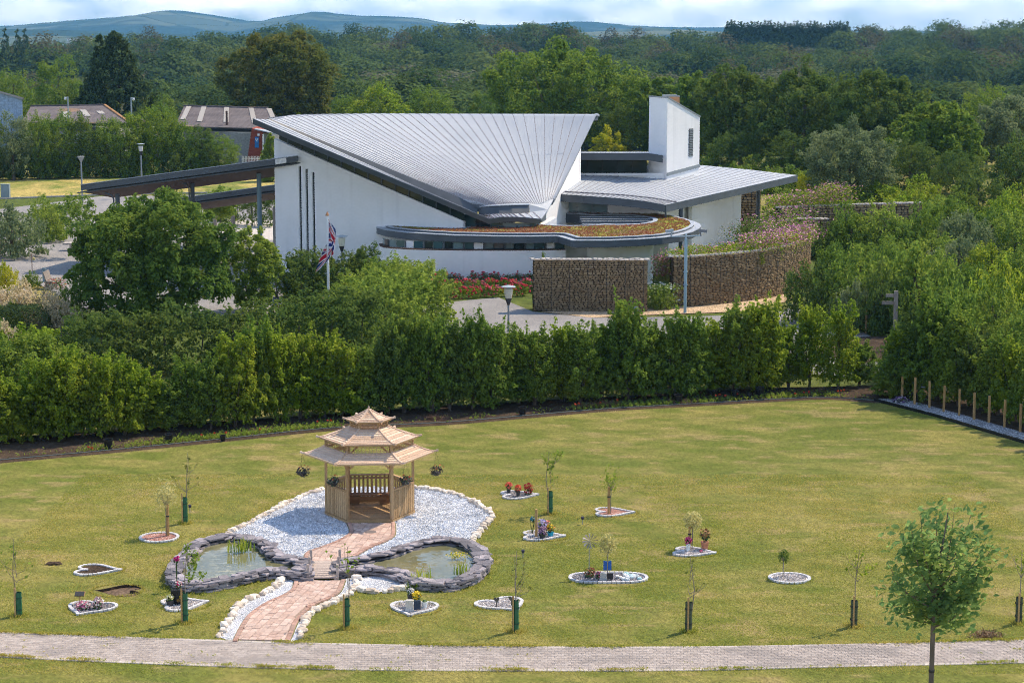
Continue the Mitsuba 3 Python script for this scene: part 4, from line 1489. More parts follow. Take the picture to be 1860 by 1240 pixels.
for q in range(4):
    part(fr_, 'lip_panel', quadgrid(np.stack([low_i[q:q + 2], low_o[q:q + 2]], 1), .05), 'zinc')
for q in range(13):
    t = q / 12 * 4
    k0 = min(int(t), 3)
    f_ = t - k0
    a_ = low_i[k0] * (1 - f_) + low_i[k0 + 1] * f_
    b_ = low_o[k0] * (1 - f_) + low_o[k0 + 1] * f_
    part(fr_, 'lip_seam', beam(a_ + [0, 0, .03], b_ + [0, 0, .03], .035, .05), 'zinc_seam')
# right-hand tail of the fan beside the lip
tail = np.stack([np.array([W(961, 371.5, 123.5), W(962, 386, 123.3), W(950, 394, 121.6)]), np.array([W(1006, 361, 126.3), W(995, 381, 124.2), W(983, 398, 121.9)])], 1)
part(fr_, 'tail_panel', quadgrid(tail + [0, 0, .01], .06), 'zinc')
# fascias
fas = np.vstack([eave[::-1], low_o[1:]])
part(fr_, 'fascia', cat(*[quadgrid(np.stack([np.array([fas[k], fas[k + 1]]) + [0, -.02, .03], np.array([fas[k], fas[k + 1]]) + [0, .06, -.25 if fas[k][0] < -2 else -.24]], 1), .06) for k in range(len(fas) - 1)]), 'anthracite')
# soffit under the left eave
sof = np.stack([eave + [0, .1, -.24], step_bot + [0, 1.6, -.30]], 1)
part(fr_, 'soffit', quadgrid(sof, .05), 'anthracite')
# white wall under the right edge
r0, r1 = roof_point(1.0, .0) + [-.25, .9, 0], roof_point(1.0, .92) + [-.9, .1, 0]
LW = np.linalg.norm((r1 - r0)[:2])
part(ch, 'right_wall', wall(r0, r1, [(-.6, 0), (LW, 0), (LW, r1[2] - .35), (-.6, r0[2] - .45)], .3), 'white_render')
part(ch, 'lip_pier', cat(wall(W(985, 420, 123.2), W(1013, 420, 124.6), [(0, 0), (1.6, 0), (1.6, 3.6), (0, 3.2)], .4)), 'white_render')
# glass under the lip
for a_, b_, D1, D2, mname in ((838, 864, 122.6, 122.3, 'teal_glass'), (864, 890, 122.3, 121.9, 'dark_glass'), (890, 913, 121.9, 121.7, 'teal_glass'), (913, 938, 121.7, 121.7, 'sky_glass'), (938, 962, 121.7, 122.0, 'sky_glass'), (962, 974, 122.0, 122.3, 'teal_glass')):
    p0, p1 = W(a_, 410, D1), W(b_, 410, D2)
    L = np.linalg.norm((p1 - p0)[:2])
    hgl = 3.95 if a_ < 880 else 3.5
    gk = pkey(ch, 'glass_screen')
    put(gk, wall(p0, p1, [(0, .2), (L, .2), (L, hgl), (0, hgl)], .03), mname)
    part(gk, 'mullion', wall(p0, p0 + (p1 - p0) / L * .07, [(0, .1), (.07, .1), (.07, 3.35), (0, 3.35)], .10, side=-1), 'anthracite')
for q in range(14):
    p = W(840 + q * 3.4, 410, 122.9 - q * .02)
    part(ch, 'curtain_fin', bx((p[0], p[1], 1.8), (.05, .02, 3.0)), 'sky_glass' if q % 3 else 'grey_steel')

# ---- curved low building with the planted roof
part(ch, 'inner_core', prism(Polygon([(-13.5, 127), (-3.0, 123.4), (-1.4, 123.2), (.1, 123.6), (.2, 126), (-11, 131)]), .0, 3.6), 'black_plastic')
ZR = 3.1
outer_px = [(680, 404), (679, 408.5), (686, 413), (700, 417), (737, 421.5), (785, 424.6), (830, 427), (895, 428.3), (957, 428.8), (1013, 428), (1040, 436.3), (1103, 436.2), (1160, 434), (1203, 431), (1235, 426.5), (1256, 421), (1268, 415.5), (1273, 410.5), (1270, 406), (1258, 401), (1235, 395.5), (1190, 389), (1130, 385), (1075, 382.5), (1015, 382)]
front = [tuple(G(a, b, ZR)[:2]) for a, b in outer_px]
back = [tuple(G(985, 384, ZR)[:2]), (1.0, 124.5), (-3.2, 122.6), tuple(B[:2] + np.array([-.2, -.1])), tuple(along(700)[1] * 0 + np.array(W(700, 400, along(700)[1])[:2]) + np.array([0, -.05]))]
outer = Polygon(front + back).buffer(0)
outer_s = outer.buffer(.25).buffer(-.25)
cx, cy = G(1045, 402.5, ZR)[:2]
court = shapely.affinity.scale(Point(G(1035, 402.5, ZR)[:2]).buffer(1), 3.3, 4.2).union(Polygon([G(a, b, ZR)[:2] for a, b in ((842, 402.5), (905, 409.8), (985, 411.5), (1050, 410), (1050, 392), (985, 390), (940, 396), (880, 396))]).buffer(.05))
perg = shapely.affinity.scale(Point(G(1118, 402.0, ZR)[:2]).buffer(1), 2.4, 3.7)
holes_ = court.union(perg)
LB_ = ch
lowb = part(ch, 'low_roof', prism(outer_s.buffer(-.06).difference(holes_), 2.66, 2.98), 'anthracite')
part(lowb, 'fascia', prism(outer_s.difference(outer_s.buffer(-.10)), 2.68, 3.06), 'anthracite')
part(lowb, 'coping', prism(outer_s.buffer(.03).difference(outer_s.buffer(-.42)), 3.06, 3.10), 'zinc')
part(lowb, 'upper_fascia', prism(outer_s.buffer(-.42).difference(outer_s.buffer(-.52)), 3.0, 3.20), 'anthracite')
part(lowb, 'upper_coping', prism(outer_s.buffer(-.39).difference(outer_s.buffer(-.62)), 3.20, 3.235), 'zinc')
part(lowb, 'court_edge', prism(holes_.buffer(.22).difference(holes_.buffer(.02)).intersection(outer_s), 2.6, 3.21), 'anthracite')
part(lowb, 'court_coping', prism(holes_.buffer(.30).difference(holes_).intersection(outer_s), 3.21, 3.25), 'zinc')
part(ch, 'court_wall', prism(court.buffer(.18).difference(court.buffer(.02)).intersection(outer_s.buffer(-1.6)), .02, 2.44), 'white_render')
for q in range(4):
    y = cy - 2.4 + q * 1.6
    part(ch, 'pergola_beam', bx((G(1118, 400.5, ZR)[0], y, 3.0), (4.5, .12, .34)), 'anthracite')
    part(ch, 'beam_cap', bx((G(1118, 400.5, ZR)[0], y, 3.185), (4.5, .16, .025)), 'zinc')
bed_g = outer_s.buffer(-.66).difference(holes_.buffer(.34))
bed_g = unary_union([p for p in polys(bed_g) if p.area > 1.5])
part(lowb, 'planting', sheet(bed_g, 3.20), 'sedum')
x0, y0, x1, y1 = bed_g.bounds
q = np.c_[rng.uniform(x0, x1, 30000), rng.uniform(y0, y1, 30000)]
q = q[shapely.contains_xy(bed_g, q[:, 0], q[:, 1])][:15000]
hgt = meshkit.fbm(np.c_[q * .9, q[:, 0] * 0], 3, 2)
yel = meshkit.fbm(np.c_[q * .55, q[:, 0] * 0 + 4], 3, 9)
l = leaves(np.c_[q, 3.21 + rng.random(len(q)) * .09 * hgt], np.tile([0, -.2, 1.0], (len(q), 1)), .11, .07, rng, jit=.8)
uvs = l[2].copy()
uvs[:, 1] = np.repeat((yel > .55) * 1.0, 4)
put(pkey(lowb, 'sedum_plants'), (l[0], l[1]), 'sedum_leaf', uv=uvs, kind='stuff', label='red and yellow-green sedum plants on the curved roof')
q = np.array([p for p in [G(a, b, ZR)[:2] for a, b in ((690, 399), (700, 396), (720, 395), (760, 394.5), (800, 395))]])
part(lowb, 'back_upstand', cat(*[beam((*q[k], 3.25), (*q[k + 1], 3.25), .12, .5) for k in range(len(q) - 1)]), 'anthracite')

# its curved white wall with the strip of glass above
wp = smooth_line([W(694, 470, 121.6)[:2], W(697, 470, 120.2)[:2], W(712, 470, 119.3)[:2], W(760, 470, 118.5)[:2], W(830, 470, 118.1)[:2], W(920, 470, 118.0)[:2], W(1027, 470, 118.3)[:2]], 6)


def curved(line, z0, z1, t):
    ln = LineString(line)
    return prism(ln.buffer(t / 2, cap_style='flat'), z0, z1)


part(ch, 'curved_wall', curved(wp, 0, 2.20, .30), 'white_render')
part(ch, 'wall_sill', curved(wp, 2.20, 2.25, .36), 'soffit_red')
gp_ = [p + np.array([0, .30]) for p in wp[4:]]
rs = resample(gp_, .62)
for k in range(len(rs) - 1):
    mname = ['teal_glass', 'teal_glass', 'dark_glass', 'sky_glass', 'teal_glass', 'dark_glass', 'white_render'][(k * 5) % 7]
    a_, b_ = rs[k], rs[k + 1]
    L = np.linalg.norm(b_ - a_)
    part(ch, 'strip_window', wall(a_, b_, [(0, 2.25), (L - .05, 2.25), (L - .05, 2.66), (0, 2.66)], .03), mname)
    if k % 2 == 0:
        part(ch, 'strip_mullion', wall(a_ + [0, -.05], a_ + [.09, -.05], [(0, 2.25), (.09, 2.25), (.09, 2.66), (0, 2.66)], .05), 'anthracite')
part(ch, 'recess_wall', wall(W(1025, 470, 119.6), W(1075, 470, 119.8), [(0, 0), (1.7, 0), (1.7, 2.65), (0, 2.65)], .3), 'white_render')
w2 = smooth_line([W(1070, 470, 119.2)[:2], W(1076, 470, 118.7)[:2], W(1130, 470, 118.6)[:2], W(1172, 470, 119.2)[:2], W(1180, 470, 120.2)[:2], W(1182, 470, 123.5)[:2]], 6)
part(ch, 'curved_wall', curved(w2, 0, 2.655, .30), 'white_render')
part(ch, 'inner_wall', cat(wall(W(1180, 450, 124.5), W(1216, 450, 125.0), [(0, 0), (1.3, 0), (1.3, 2.5), (0, 2.5)], .3)), 'white_render')

# ---- right wing: lean roof fanning to the right corner
F = [W(1003, 353.0, 130.7), W(1060, 357, 129.5), (W(1120, 361, 128.8)), W(1170, 366.5, 128.3), W(1208, 373.5, 128.0)]
Bk = [W(1050, 300, 141.8), W(1180, 301.5, 144.0), W(1270, 301, 146.0), W(1360, 309.5, 148.0), W(1447, 319.5, 150.0)]
F, Bk = np.array(F), np.array(Bk)


def wing(t, s):
    i = t * 4
    f = np.array([np.interp(i, np.arange(5), F[:, c]) for c in range(3)])
    b = np.array([np.interp(i, np.arange(5), Bk[:, c]) for c in range(3)])
    return f * (1 - s) + b * s


wr = part(ch, 'wing_roof', quadgrid(np.array([[wing(t, s) - [0, 0, .05] for s in np.linspace(0, 1, 4)] for t in np.linspace(0, 1, 12)]), .32), 'anthracite')
NW = 27
for q in range(NW):
    ts = np.linspace(q / NW, (q + 1) / NW, 2)
    for sa, sb, dz in ((0, .075, 0), (.078, 1, .03)):
        part(wr, 'roof_panel', quadgrid(np.array([[wing(t, s) + [0, 0, .02 + dz] for s in (sa, (sa + sb) / 2, sb)] for t in ts]), .05), 'zinc')
    if q:
        a_, b_ = wing(q / NW, 0), wing(q / NW, 1)
        part(wr, 'standing_seam', beam(a_ + [0, 0, .055], b_ + [0, 0, .06], .022, .05), 'zinc_edge')
part(wr, 'step_joint', cat(*[beam(wing(q / 12, .077) + [0, 0, .07], wing((q + 1) / 12, .077) + [0, 0, .07], .05, .05) for q in range(12)]), 'zinc_seam')
part(wr, 'fascia', cat(*[beam(wing(q / 12, 0) + [0, -.03, -.19], wing((q + 1) / 12, 0) + [0, -.03, -.19], .08, .48) for q in range(12)]
                       + [beam(wing(1, 0) + [.03, 0, -.19], wing(1, 1) + [.03, 0, -.19], .08, .48), beam(wing(1, 1) + [0, .03, -.15], wing(.4, 1) + [0, .03, -.15], .08, .40)]), 'anthracite')
part(wr, 'soffit', quadgrid(np.array([[wing(t, s) - [0, 0, .40] for s in (.03, .5, .98)] for t in np.linspace(.02, .98, 8)]), .04), 'anthracite')
# walls of the wing
wa, wb, wc = W(1018, 380, 132.4), W(1196, 380, 131.6), W(1337, 400, 147.4)
L1 = np.linalg.norm((wb - wa)[:2])
hz = [(0.1, 3.27), (3.15, 3.27), (3.15, 3.98), (0.1, 3.98)]
part(ch, 'wing_wall', wall(wa, wb, [(0, 0), (L1, 0), (L1, 3.62), (0, 4.2)], .3, [hz]), 'white_render')
for q in range(3):
    gk = pkey(ch, 'wing_window')
    p0 = wa + (wb - wa) / L1 * (.1 + q * 1.017)
    put(gk, move(wall(p0, p0 + (wb - wa) / L1 * .99, [(0, 3.27), (.99, 3.27), (.99, 3.98), (0, 3.98)], .03), (0, .10, 0)), 'sky_glass')
    part(gk, 'frame', move(wall(p0 + (wb - wa) / L1 * .97, p0 + (wb - wa) / L1 * 1.02, [(0, 3.27), (.05, 3.27), (.05, 3.98), (0, 3.98)], .06), (0, .03, 0)), 'grey_steel')
part(ch, 'window_sill', move(wall(wa + (wb - wa) / L1 * .05, wa + (wb - wa) / L1 * 3.2, [(0, 3.17), (3.15, 3.17), (3.15, 3.265), (0, 3.265)], .10, side=-1), (0, 0, 0)), 'zinc')
L2 = np.linalg.norm((wc - wb)[:2])
wmid = wb + (wc - wb) * .30 + np.array([.0, .0, 0])
part(ch, 'side_wall', wall(wb, wc, [(0, 0), (L2, 0), (L2, zat(322, 147) - .35), (0, 3.6)], .3), 'white_render')
pw = wb + (wc - wb) * .33
part(ch, 'side_pier', wall(pw + [.35, -.6, 0], wc + [.45, -.2, 0], [(0, 0), (L2 * .67, 0), (L2 * .67, 3.95), (0, 3.65)], .25), 'white_render')
for px, D, py in ((1237, 130.6, 372), (1377, 147.6, 345)):
    p = W(px, py, D)
    part(ch, 'column', tube([(p[0], p[1], 0), (p[0], p[1], p[2])], .14, 12), 'anthracite')
p = W(1209, 385, 128.6)
part(ch, 'downpipe', tube([(p[0], p[1], 3.0), (p[0], p[1], 3.8)], .06, 8), 'anthracite')
# ---- clerestory box between fan and chimney
k0, k1 = W(1040, 300, 138.0), W(1176, 303, 138.0)
Lc = np.linalg.norm((k1 - k0)[:2])
zb, zt = zat(314.5, 138.0), zat(291, 138.0)
part(ch, 'upper_wall', wall(k0 + [0, .2, 0], k1 + [0, .2, 0], [(0, 4.5), (Lc + 1.4, 4.5), (Lc + 1.4, zb - .02), (0, zb - .02)], .3), 'white_render')
for q in range(5):
    gk = pkey(ch, 'upper_window')
    x = k0 + (k1 - k0) * q / 5
    put(gk, wall(x + [0, .15, 0], x + (k1 - k0) / 5 + [0, .15, 0], [(0.03, zb), (Lc / 5 - .03, zb), (Lc / 5 - .03, zt), (0.03, zt)], .04), 'dark_glass')
    part(gk, 'mullion', wall(x + [0, .10, 0], x + [.06, .10, 0], [(-.03, zb), (.03, zb), (.03, zt), (-.03, zt)], .09), 'black_plastic')
part(ch, 'upper_sill', bx(((k0[0] + k1[0]) / 2, k0[1] + .02, zb - .09), (Lc, .28, .16)), 'white_render')
ur = [W(1030, 278, 136.7), W(1176, 278.5, 136.7), W(1204, 283, 137.2)]
ub = [W(1030, 276.0, 145), W(1176, 276.0, 145), W(1206, 278.5, 145)]
ur, ub = np.array(ur), np.array(ub)
u_ = part(ch, 'upper_roof', quadgrid(np.stack([ur, ub], 1), .22), 'zinc')
part(u_, 'fascia', cat(*[quadgrid(np.stack([ur[k:k + 2] + [0, -.04, .02], ur[k:k + 2] + [0, .02, -.42]], 1), .06) for k in range(2)]), 'anthracite')
part(u_, 'soffit', quadgrid(np.stack([ur + [0, .05, -.40], np.array([k0, k1, k1 + [.35, 0, 0]]) * [1, 1, 0] + [0, .1, zt + .02]], 1), .04), 'soffit_red')
# ---- chimney
c0, c1, c2 = W(1178, 300, 139.2), W(1211, 300, 138.0), W(1270, 300, 142.2)
c3 = c0 + c2 - c1
zt0, zt1, zt2 = zat(176, 139.2), zat(178, 138.0), zat(213, 142.2)
base = np.array([c0, c1, c2, c3]) * [1, 1, 0]
topz = np.array([zt0, zt1, zt2, zt2 + .2])
v = np.vstack([base + [0, 0, 3], base + topz[:, None] * [0, 0, 1]])
f = [[0, 1, 5], [0, 5, 4], [1, 2, 6], [1, 6, 5], [2, 3, 7], [2, 7, 6], [3, 0, 4], [3, 4, 7], [4, 5, 6], [4, 6, 7], [0, 2, 1], [0, 3, 2]]
m = trimesh.Trimesh(v, f, process=False)
if m.volume < 0:
    m.invert()
cm = part(ch, 'chimney', m, 'white_render')
tp = base + topz[:, None] * [0, 0, 1]
part(cm, 'coping', cat(*[beam(tp[a_] + [0, 0, .03], tp[b_] + [0, 0, .03], .14, .08) for a_, b_ in ((0, 1), (1, 2), (2, 3), (3, 0))]), 'grey_steel')
fc = (c1 + c2) / 2 * [1, 1, 0] + [-.65, .75, 0]
part(cm, 'flue', cat(bx(fc + [.0, 0, zt1 - .55], (.75, .7, 1.1))), color=(.36, .20, .10))
part(cm, 'flue_cap', cat(bx(fc + [-.3, 0, zt1 + .08], (1.0, .9, .10)), bx(fc + [.0, 0, zt1 + .03], (.8, .75, .06))), 'grey_steel')
d12 = unit((c2 - c1)[:2])
L12 = np.linalg.norm((c2 - c1)[:2])
lv = pkey(ch, 'louvre_vent')
pa = (c1 + (c2 - c1) * .66)
pa = np.array([pa[0], pa[1]])
lz0, lz1 = zat(285, 140.8), zat(234, 140.8)
put(lv, wall(pa, pa + d12 * .62, [(0, lz0), (.62, lz0), (.62, lz1), (0, lz1)], .03, side=-1), 'black_plastic')
for q in range(16):
    z = lz0 + (lz1 - lz0) * (q + .5) / 16
    part(lv, 'slat', wall(pa, pa + d12 * .62, [(0.02, z - .03), (.60, z - .03), (.60, z + .03), (0.02, z + .03)], .06, side=-1), 'grey_steel')
fl0 = c1 * [1, 1, 0] + np.array([.03, -.03, zat(317, 138.0)])
part(cm, 'flashing', beam(fl0, (c2 * [1, 1, 0] + np.array([.03, -.03, zat(301, 142.2)])), .06, .22), 'grey_steel')
# ---- entrance canopies on the left
for nm, a_, b_, dp, fall, cols in (('canopy', W(147, 337, 127.5), W(541, 284.5, 125.2), 6.5, .95, ((213, 345, 128.2), (349, 326, 130.0), (470, 308, 128.5))), ('rear_canopy', W(322, 362, 138.0), W(508, 336, 136.5), 5.5, .85, ((357, 368, 141), (505, 352, 141)))):
    n2 = np.array([0.12, 1.0, 0])
    bk = [a_ + n2 * dp - [0, 0, fall], b_ + n2 * dp - [0, 0, fall]]
    ck = pkey(ch, nm)
    put(ck, quadgrid(np.stack([np.array([a_, b_]), np.array(bk)], 1), .22), 'zinc')
    part(ck, 'fascia', cat(quadgrid(np.stack([np.array([a_, b_]) + [0, -.03, .05], np.array([a_, b_]) + [0, -.03, -.25]], 1), .07), quadgrid(np.stack([np.array([a_, b_]) + [.9, .12, -.22], np.array([a_, b_]) + [-.3, .2, -.46]], 1), .07)), 'anthracite')
    part(ck, 'edge_trim', beam(a_ + [0, -.05, .06], b_ + [0, -.05, .06], .06, .04), 'zinc')
    soff = np.stack([np.array([a_, b_]) + [0, .2, -.40], np.array(bk) + [0, 0, -.30]], 1)
    part(ck, 'soffit', quadgrid(soff, .05), 'soffit_red')
    for px, py, D in cols:
        p = W(px, py, D)
        part(ck, 'column', tube([(p[0], p[1], 0), (p[0], p[1], p[2] - .25)], .15, 12), 'blue_steel' if px == 470 else 'anthracite')
    if nm == 'canopy':
        for px, py, D in ((206, 346, 127.6), (343, 327, 129.4)):
            p = W(px, py, D)
            part(ck, 'drainpipe', tube([(p[0] - .55, p[1], p[2] - .15), (p[0] - .15, p[1], p[2] - .28), (p[0], p[1], p[2] - .55), (p[0], p[1], 0)], .05, 8), 'anthracite')
        p0, p1 = W(500, 291, 125.3), W(520, 288, 125.3)
        part(ck, 'rainwater_head', cat(quadgrid(np.stack([np.array([p0, p1]) + [0, -.12, .06], np.array([p0, p1]) + [.02, -.12, -.22]], 1), .05)), 'white_paint')
part(ch, 'entrance_wall', wall(W(496, 430, 127.2), W(503, 430, 126.6), [(0, 0), (.4, 0), (.4, 4.0), (0, 4.0)], 6.0), 'grey_timber')

# ------------------------------------------------------------------ gabion walls


def gabion(label, line, h, rowsh, tlen, parts_max, mats=('gabion', 'gabion', 'gabion_pale'), thick=.7, pfrom=0, bays=1.0, cap='concrete', seed=5):
    r = np.random.default_rng(seed)
    k = thing('gabion_wall', label, 'stone wall')
    ln = LineString(line)
    part(k, 'core', prism(ln.buffer(thick / 2 - .05, cap_style='flat'), 0, h - .03), 'gabion_core')
    left = ln.parallel_offset(thick / 2 - .05, 'right')
    L = left.length
    pieces = []
    z = .02
    while z < h - .04:
        hh = rowsh * r.uniform(.7, 1.35)
        hh = min(hh, h - z)
        s = r.uniform(0, .1)
        while s < L - .03:
            w = tlen * r.uniform(.55, 1.6)
            bay = math.floor(s / bays) * bays + bays
            if s < bay - .06:
                w = min(w, bay - s)
            e_ = min(s + w, L)
            a_, b_ = np.array(left.interpolate(s).coords[0]), np.array(left.interpolate(e_).coords[0])
            t = b_ - a_
            lw = np.linalg.norm(t)
            if lw > .05:
                out = np.array([t[1], -t[0]]) / lw
                m = slab(lw * .97, hh * .94, .12, r, 6, .10)
                m = move(m, rx=math.pi / 2)
                m = move(m, (*((a_ + b_) / 2 + out * r.uniform(-.01, .05)), z + hh / 2), rz=math.atan2(t[1], t[0]))
                pieces.append((lw * hh, m))
            s = e_
        z += hh
    order = sorted(range(len(pieces)), key=lambda q: -pieces[q][0])
    first = set(order[:parts_max])
    rest = [], [], []
    n = 0
    for q, (_, m) in enumerate(pieces):
        mm = mats[r.integers(0, len(mats))]
        if q in first:
            part(k, 'stone', m, mm)
        else:
            v = np.asarray(m.vertices)
            rest[0].append(v); rest[1].append(np.asarray(m.faces) + n); rest[2].append(np.tile(r.random(2), (len(v), 1))); n += len(v)
    if n:
        put(pkey(k, 'small_stones'), (np.vstack(rest[0]), np.vstack(rest[1])), mats[0], uv=np.vstack(rest[2]), kind='stuff')
    # rough top
    tp = resample(list(ln.coords), .28)
    ms = []
    for p in tp:
        for o in (-.2, .05, .25):
            ms.append(move(slab(.3, .26, .07, r, 6, .15), (p[0] + r.normal(0, .03), p[1] + o, h + r.normal(0, .012)), rz=r.uniform(0, 6)))
    part(k, 'top_stones', cat(*ms), cap)
    # wire mesh posts between the baskets
    ms = []
    for s in np.arange(bays, L, bays):
        p = np.array(left.interpolate(s).coords[0])
        q_ = np.array(left.interpolate(min(L, s + .05)).coords[0])
        t = unit(q_ - p)
        o = np.array([t[1], -t[0]])
        ms.append(tube([(*(p + o * .10), 0), (*(p + o * .10), h)], .006, 4))
    if ms:
        part(k, 'basket_wire', cat(*ms), 'anthracite')
    return k


off = np.array([0, .35])
gabion('straight brown stone gabion wall standing alone in front of the curved white wall', [G(968, 565)[:2] + off, G(1176, 566)[:2] + off], 2.80, .095, .21, 300, seed=6)
gabion('long curved gabion wall at the right topped with pink flowers', smooth_line([G(1219, 557)[:2] + off, G(1262, 556)[:2] + off, G(1335, 549)[:2] + off, G(1400, 539)[:2] + off, G(1441, 527)[:2] + [.0, .5], G(1463, 512)[:2] + [.0, .5]], 8), 2.78, .085, .24, 300, seed=7)
gabion('low dark gabion wall behind the right end of the chapel', [W(1316, 400, 154)[:2], W(1380, 400, 154)[:2]], zat(345, 154), .2, .4, 60, seed=8)
gabion('gabion wall with a flat top behind the flowers at the right', smooth_line([W(1412, 400, 139)[:2], W(1520, 400, 141)[:2], W(1670, 400, 143)[:2]], 6), zat(374, 140), .2, .4, 150, seed=9)
gabion('short gabion wall in front of the small white sign', [W(1448, 420, 135)[:2], W(1500, 420, 135)[:2]], zat(397, 135), .2, .4, 80, seed=10)
k = thing('name_plate', 'small white sign fixed to the gabion wall at the right', 'sign')
scene[k] = shape(bx(W(1435, 399, 138.2), (.62, .04, .22)), 'white_paint')
k = thing('metal_door', 'dark door beside the small white sign', 'door')
scene[k] = shape(bx(W(1449, 404, 138.0) - [0, 0, .3], (.5, .08, 1.3)), 'anthracite')
# ------------------------------------------------------------------ posts, lamps, flag, street furniture
rng = np.random.default_rng(41)
posts = [(1638, 727, 683), (1661, 734, 685.6), (1688, 740.5, 692), (1714, 747.5, 700), (1742, 755, 706.6), (1769, 762, 712.7), (1796, 767.6, 718.5), (1824, 776, 726), (1853, 784.5, 733)]
ordn = ['first', 'second', 'third', 'fourth', 'fifth', 'sixth', 'seventh', 'eighth', 'ninth', 'tenth', 'eleventh', 'twelfth', 'thirteenth', 'fourteenth', 'fifteenth', 'sixteenth', 'seventeenth', 'eighteenth', 'nineteenth', 'twentieth',
        'twenty-first', 'twenty-second', 'twenty-third', 'twenty-fourth', 'twenty-fifth', 'twenty-sixth', 'twenty-seventh', 'twenty-eighth', 'twenty-ninth', 'thirtieth', 'thirty-first', 'thirty-second', 'thirty-third', 'thirty-fourth', 'thirty-fifth', 'thirty-sixth', 'thirty-seventh', 'thirty-eighth', 'thirty-ninth', 'fortieth', 'forty-first', 'forty-second', 'forty-third', 'forty-fourth', 'forty-fifth']
for q, (px, py, pt) in enumerate(posts):
    k = thing('timber_post', f'{ordn[q]} square timber post from the left along the grey gravel strip', 'post', 'timber posts along the gravel strip')
    c = G(px, py)
    h = zat(pt, c[1])
    m = bx((0, 0, h / 2), (.075, .075, h))
    scene[k] = shape(move(m, c, rz=rng.uniform(-.2, .2), rx=rng.normal(0, .012), ry=rng.normal(0, .012)), 'post_timber')


def lamp_post(label, px, top_py, D, body='grey_steel', glass=(.55, .52, .42), dark=(.03, .03, .035), s=1.0):
    k = thing('street_lamp', label, 'street lamp', 'lamp posts with glass lanterns')
    p = W(px, top_py, D)
    x, y, zt = p
    part(k, 'pole', tube([(x, y, 0), (x, y, zt - .95 * s)], .055 * s, 10), body)
    part(k, 'cone', lathe([[.05, 0], [.17, .34], [.17, .36], [0, .36]], (x, y, zt - 1.02 * s), 16), color=dark)
    part(k, 'lantern', lathe([[.155, 0], [.20, .22], [.215, .42], [.21, .48], [0, .48]], (x, y, zt - .66 * s), 18), color=glass)
    part(k, 'lamp_tube', lathe([[.05, 0], [.05, .3], [0, .3]], (x, y, zt - .62 * s), 10), color=(.6, .55, .4))
    part(k, 'hood', lathe([[.0, .09], [.12, .085], [.36, .03], [.37, .0], [.2, -.02], [0, -.02]], (x, y, zt - .09 * s), 20), color=(.34, .40, .43))
    return k


lamp_post('grey lamp post with a glass lantern in front of the stone gabion wall', 923.5, 518, 99.5)
lamp_post('lamp post with a glass lantern beside the flagpole, against the white wall', 620.5, 427, 119.5, glass=(.62, .60, .48))
k = lamp_post('distant lamp post behind the middle of the entrance canopy', 255.5, 260, 186, s=1.15, glass=(.55, .55, .52))
k = thing('street_lamp', 'distant lamp post with a cone-shaped head, at the left end of the entrance canopy', 'street lamp', 'lamp posts with glass lanterns')
x, y, zt = W(147, 283, 178)
part(k, 'pole', tube([(x, y, 0), (x, y, zt - .6)], .065, 8), 'grey_steel')
part(k, 'head', lathe([[.06, 0], [.30, .5], [.31, .55], [0, .56]], (x, y, zt - .6), 16), color=(.30, .31, .30))

k = thing('camera_pole', 'pale blue pole carrying two security cameras beside the curved gabion wall', 'camera pole')
x, y, zt = W(1246, 434, 106.5)
part(k, 'pole', cat(tube([(x, y, 0), (x, y, zt)], .085, 12)), color=(.27, .40, .46))
for z in (.36, .5):
    part(k, 'collar', lathe([[.0, .05], [.12, .05], [.12, 0], [0, 0]], (x, y, zt - z * 5), 14), color=(.24, .36, .42))
part(k, 'top_pipe', tube([(x, y, zt), (x, y, zt + .30)], .05, 8), color=(.38, .47, .52))
part(k, 'cross_arm', beam((x - .78, y, zt + .13), (x + .80, y, zt + .18), .06, .06), color=(.38, .47, .52))
for dx, a in ((-.78, math.pi + .25), (.78, .2)):
    cm_ = pkey(k, 'camera')
    put(cm_, cat(tube([(x + dx, y, zt + .15), (x + dx, y, zt + .38)], .04, 8), move(bx((0, 0, 0), (.42, .15, .15)), (x + dx + math.cos(a) * .12, y - .08, zt + .44), rz=a, ry=.12)), color=(.17, .18, .20) if dx > 0 else (.34, .40, .44))
# flagpole and flag
k = thing('flagpole', 'white flagpole with a gold finial in the hedge before the white wall', 'flagpole')
x, y, zt = W(594.5, 392, 107.5)
part(k, 'pole', tube([(x, y, 0), (x, y, 1.5), (x, y, zt)], [.075, .07, .05], 12), 'pole_paint')
part(k, 'finial', lathe([[0, .24], [.03, .20], [.06, .12], [.10, .05], [.09, .0], [0, 0]], (x, y, zt), 12), color=(.46, .22, .10))
part(k, 'cleat', bx((x - .02, y - .06, zt - 2.55), (.2, .06, .05)), 'pole_paint')
fk = thing('flag', 'limp union flag in red, white and blue hanging from the white flagpole', 'flag')
nu, nv = 40, 22
vv, uu = [], []
for i in range(nu):
    for j in range(nv):
        u, v = i / (nu - 1), j / (nv - 1)
        z = zt - .22 - (1 - v) * 1.15 - u * 1.62 + .10 * math.sin(u * 5 + v * 2)
        xx = x + .05 + .44 * math.sin(min(u * 2.3, 1.9) * 1.3) * (.55 + .45 * v) - 1.15 * max(0, u - .45) ** 1.15 * 1.5 * (1.0 - .35 * v) + .035 * math.sin(u * 17 + v * 3)
        yy = y + (.10 * math.sin(u * 15 + v * 2.4) + .05 * math.sin(u * 27)) * (.3 + u) - .10 * u
        vv.append((xx, yy, z)); uu.append((u, v))
i, j = np.meshgrid(np.arange(nu - 1), np.arange(nv - 1), indexing='ij')
a = (i * nv + j).ravel()
scene[fk] = shape((np.array(vv), np.stack([a, a + nv, a + nv + 1, a + 1], -1)), 'flag_cloth', True, uv=np.array(uu))


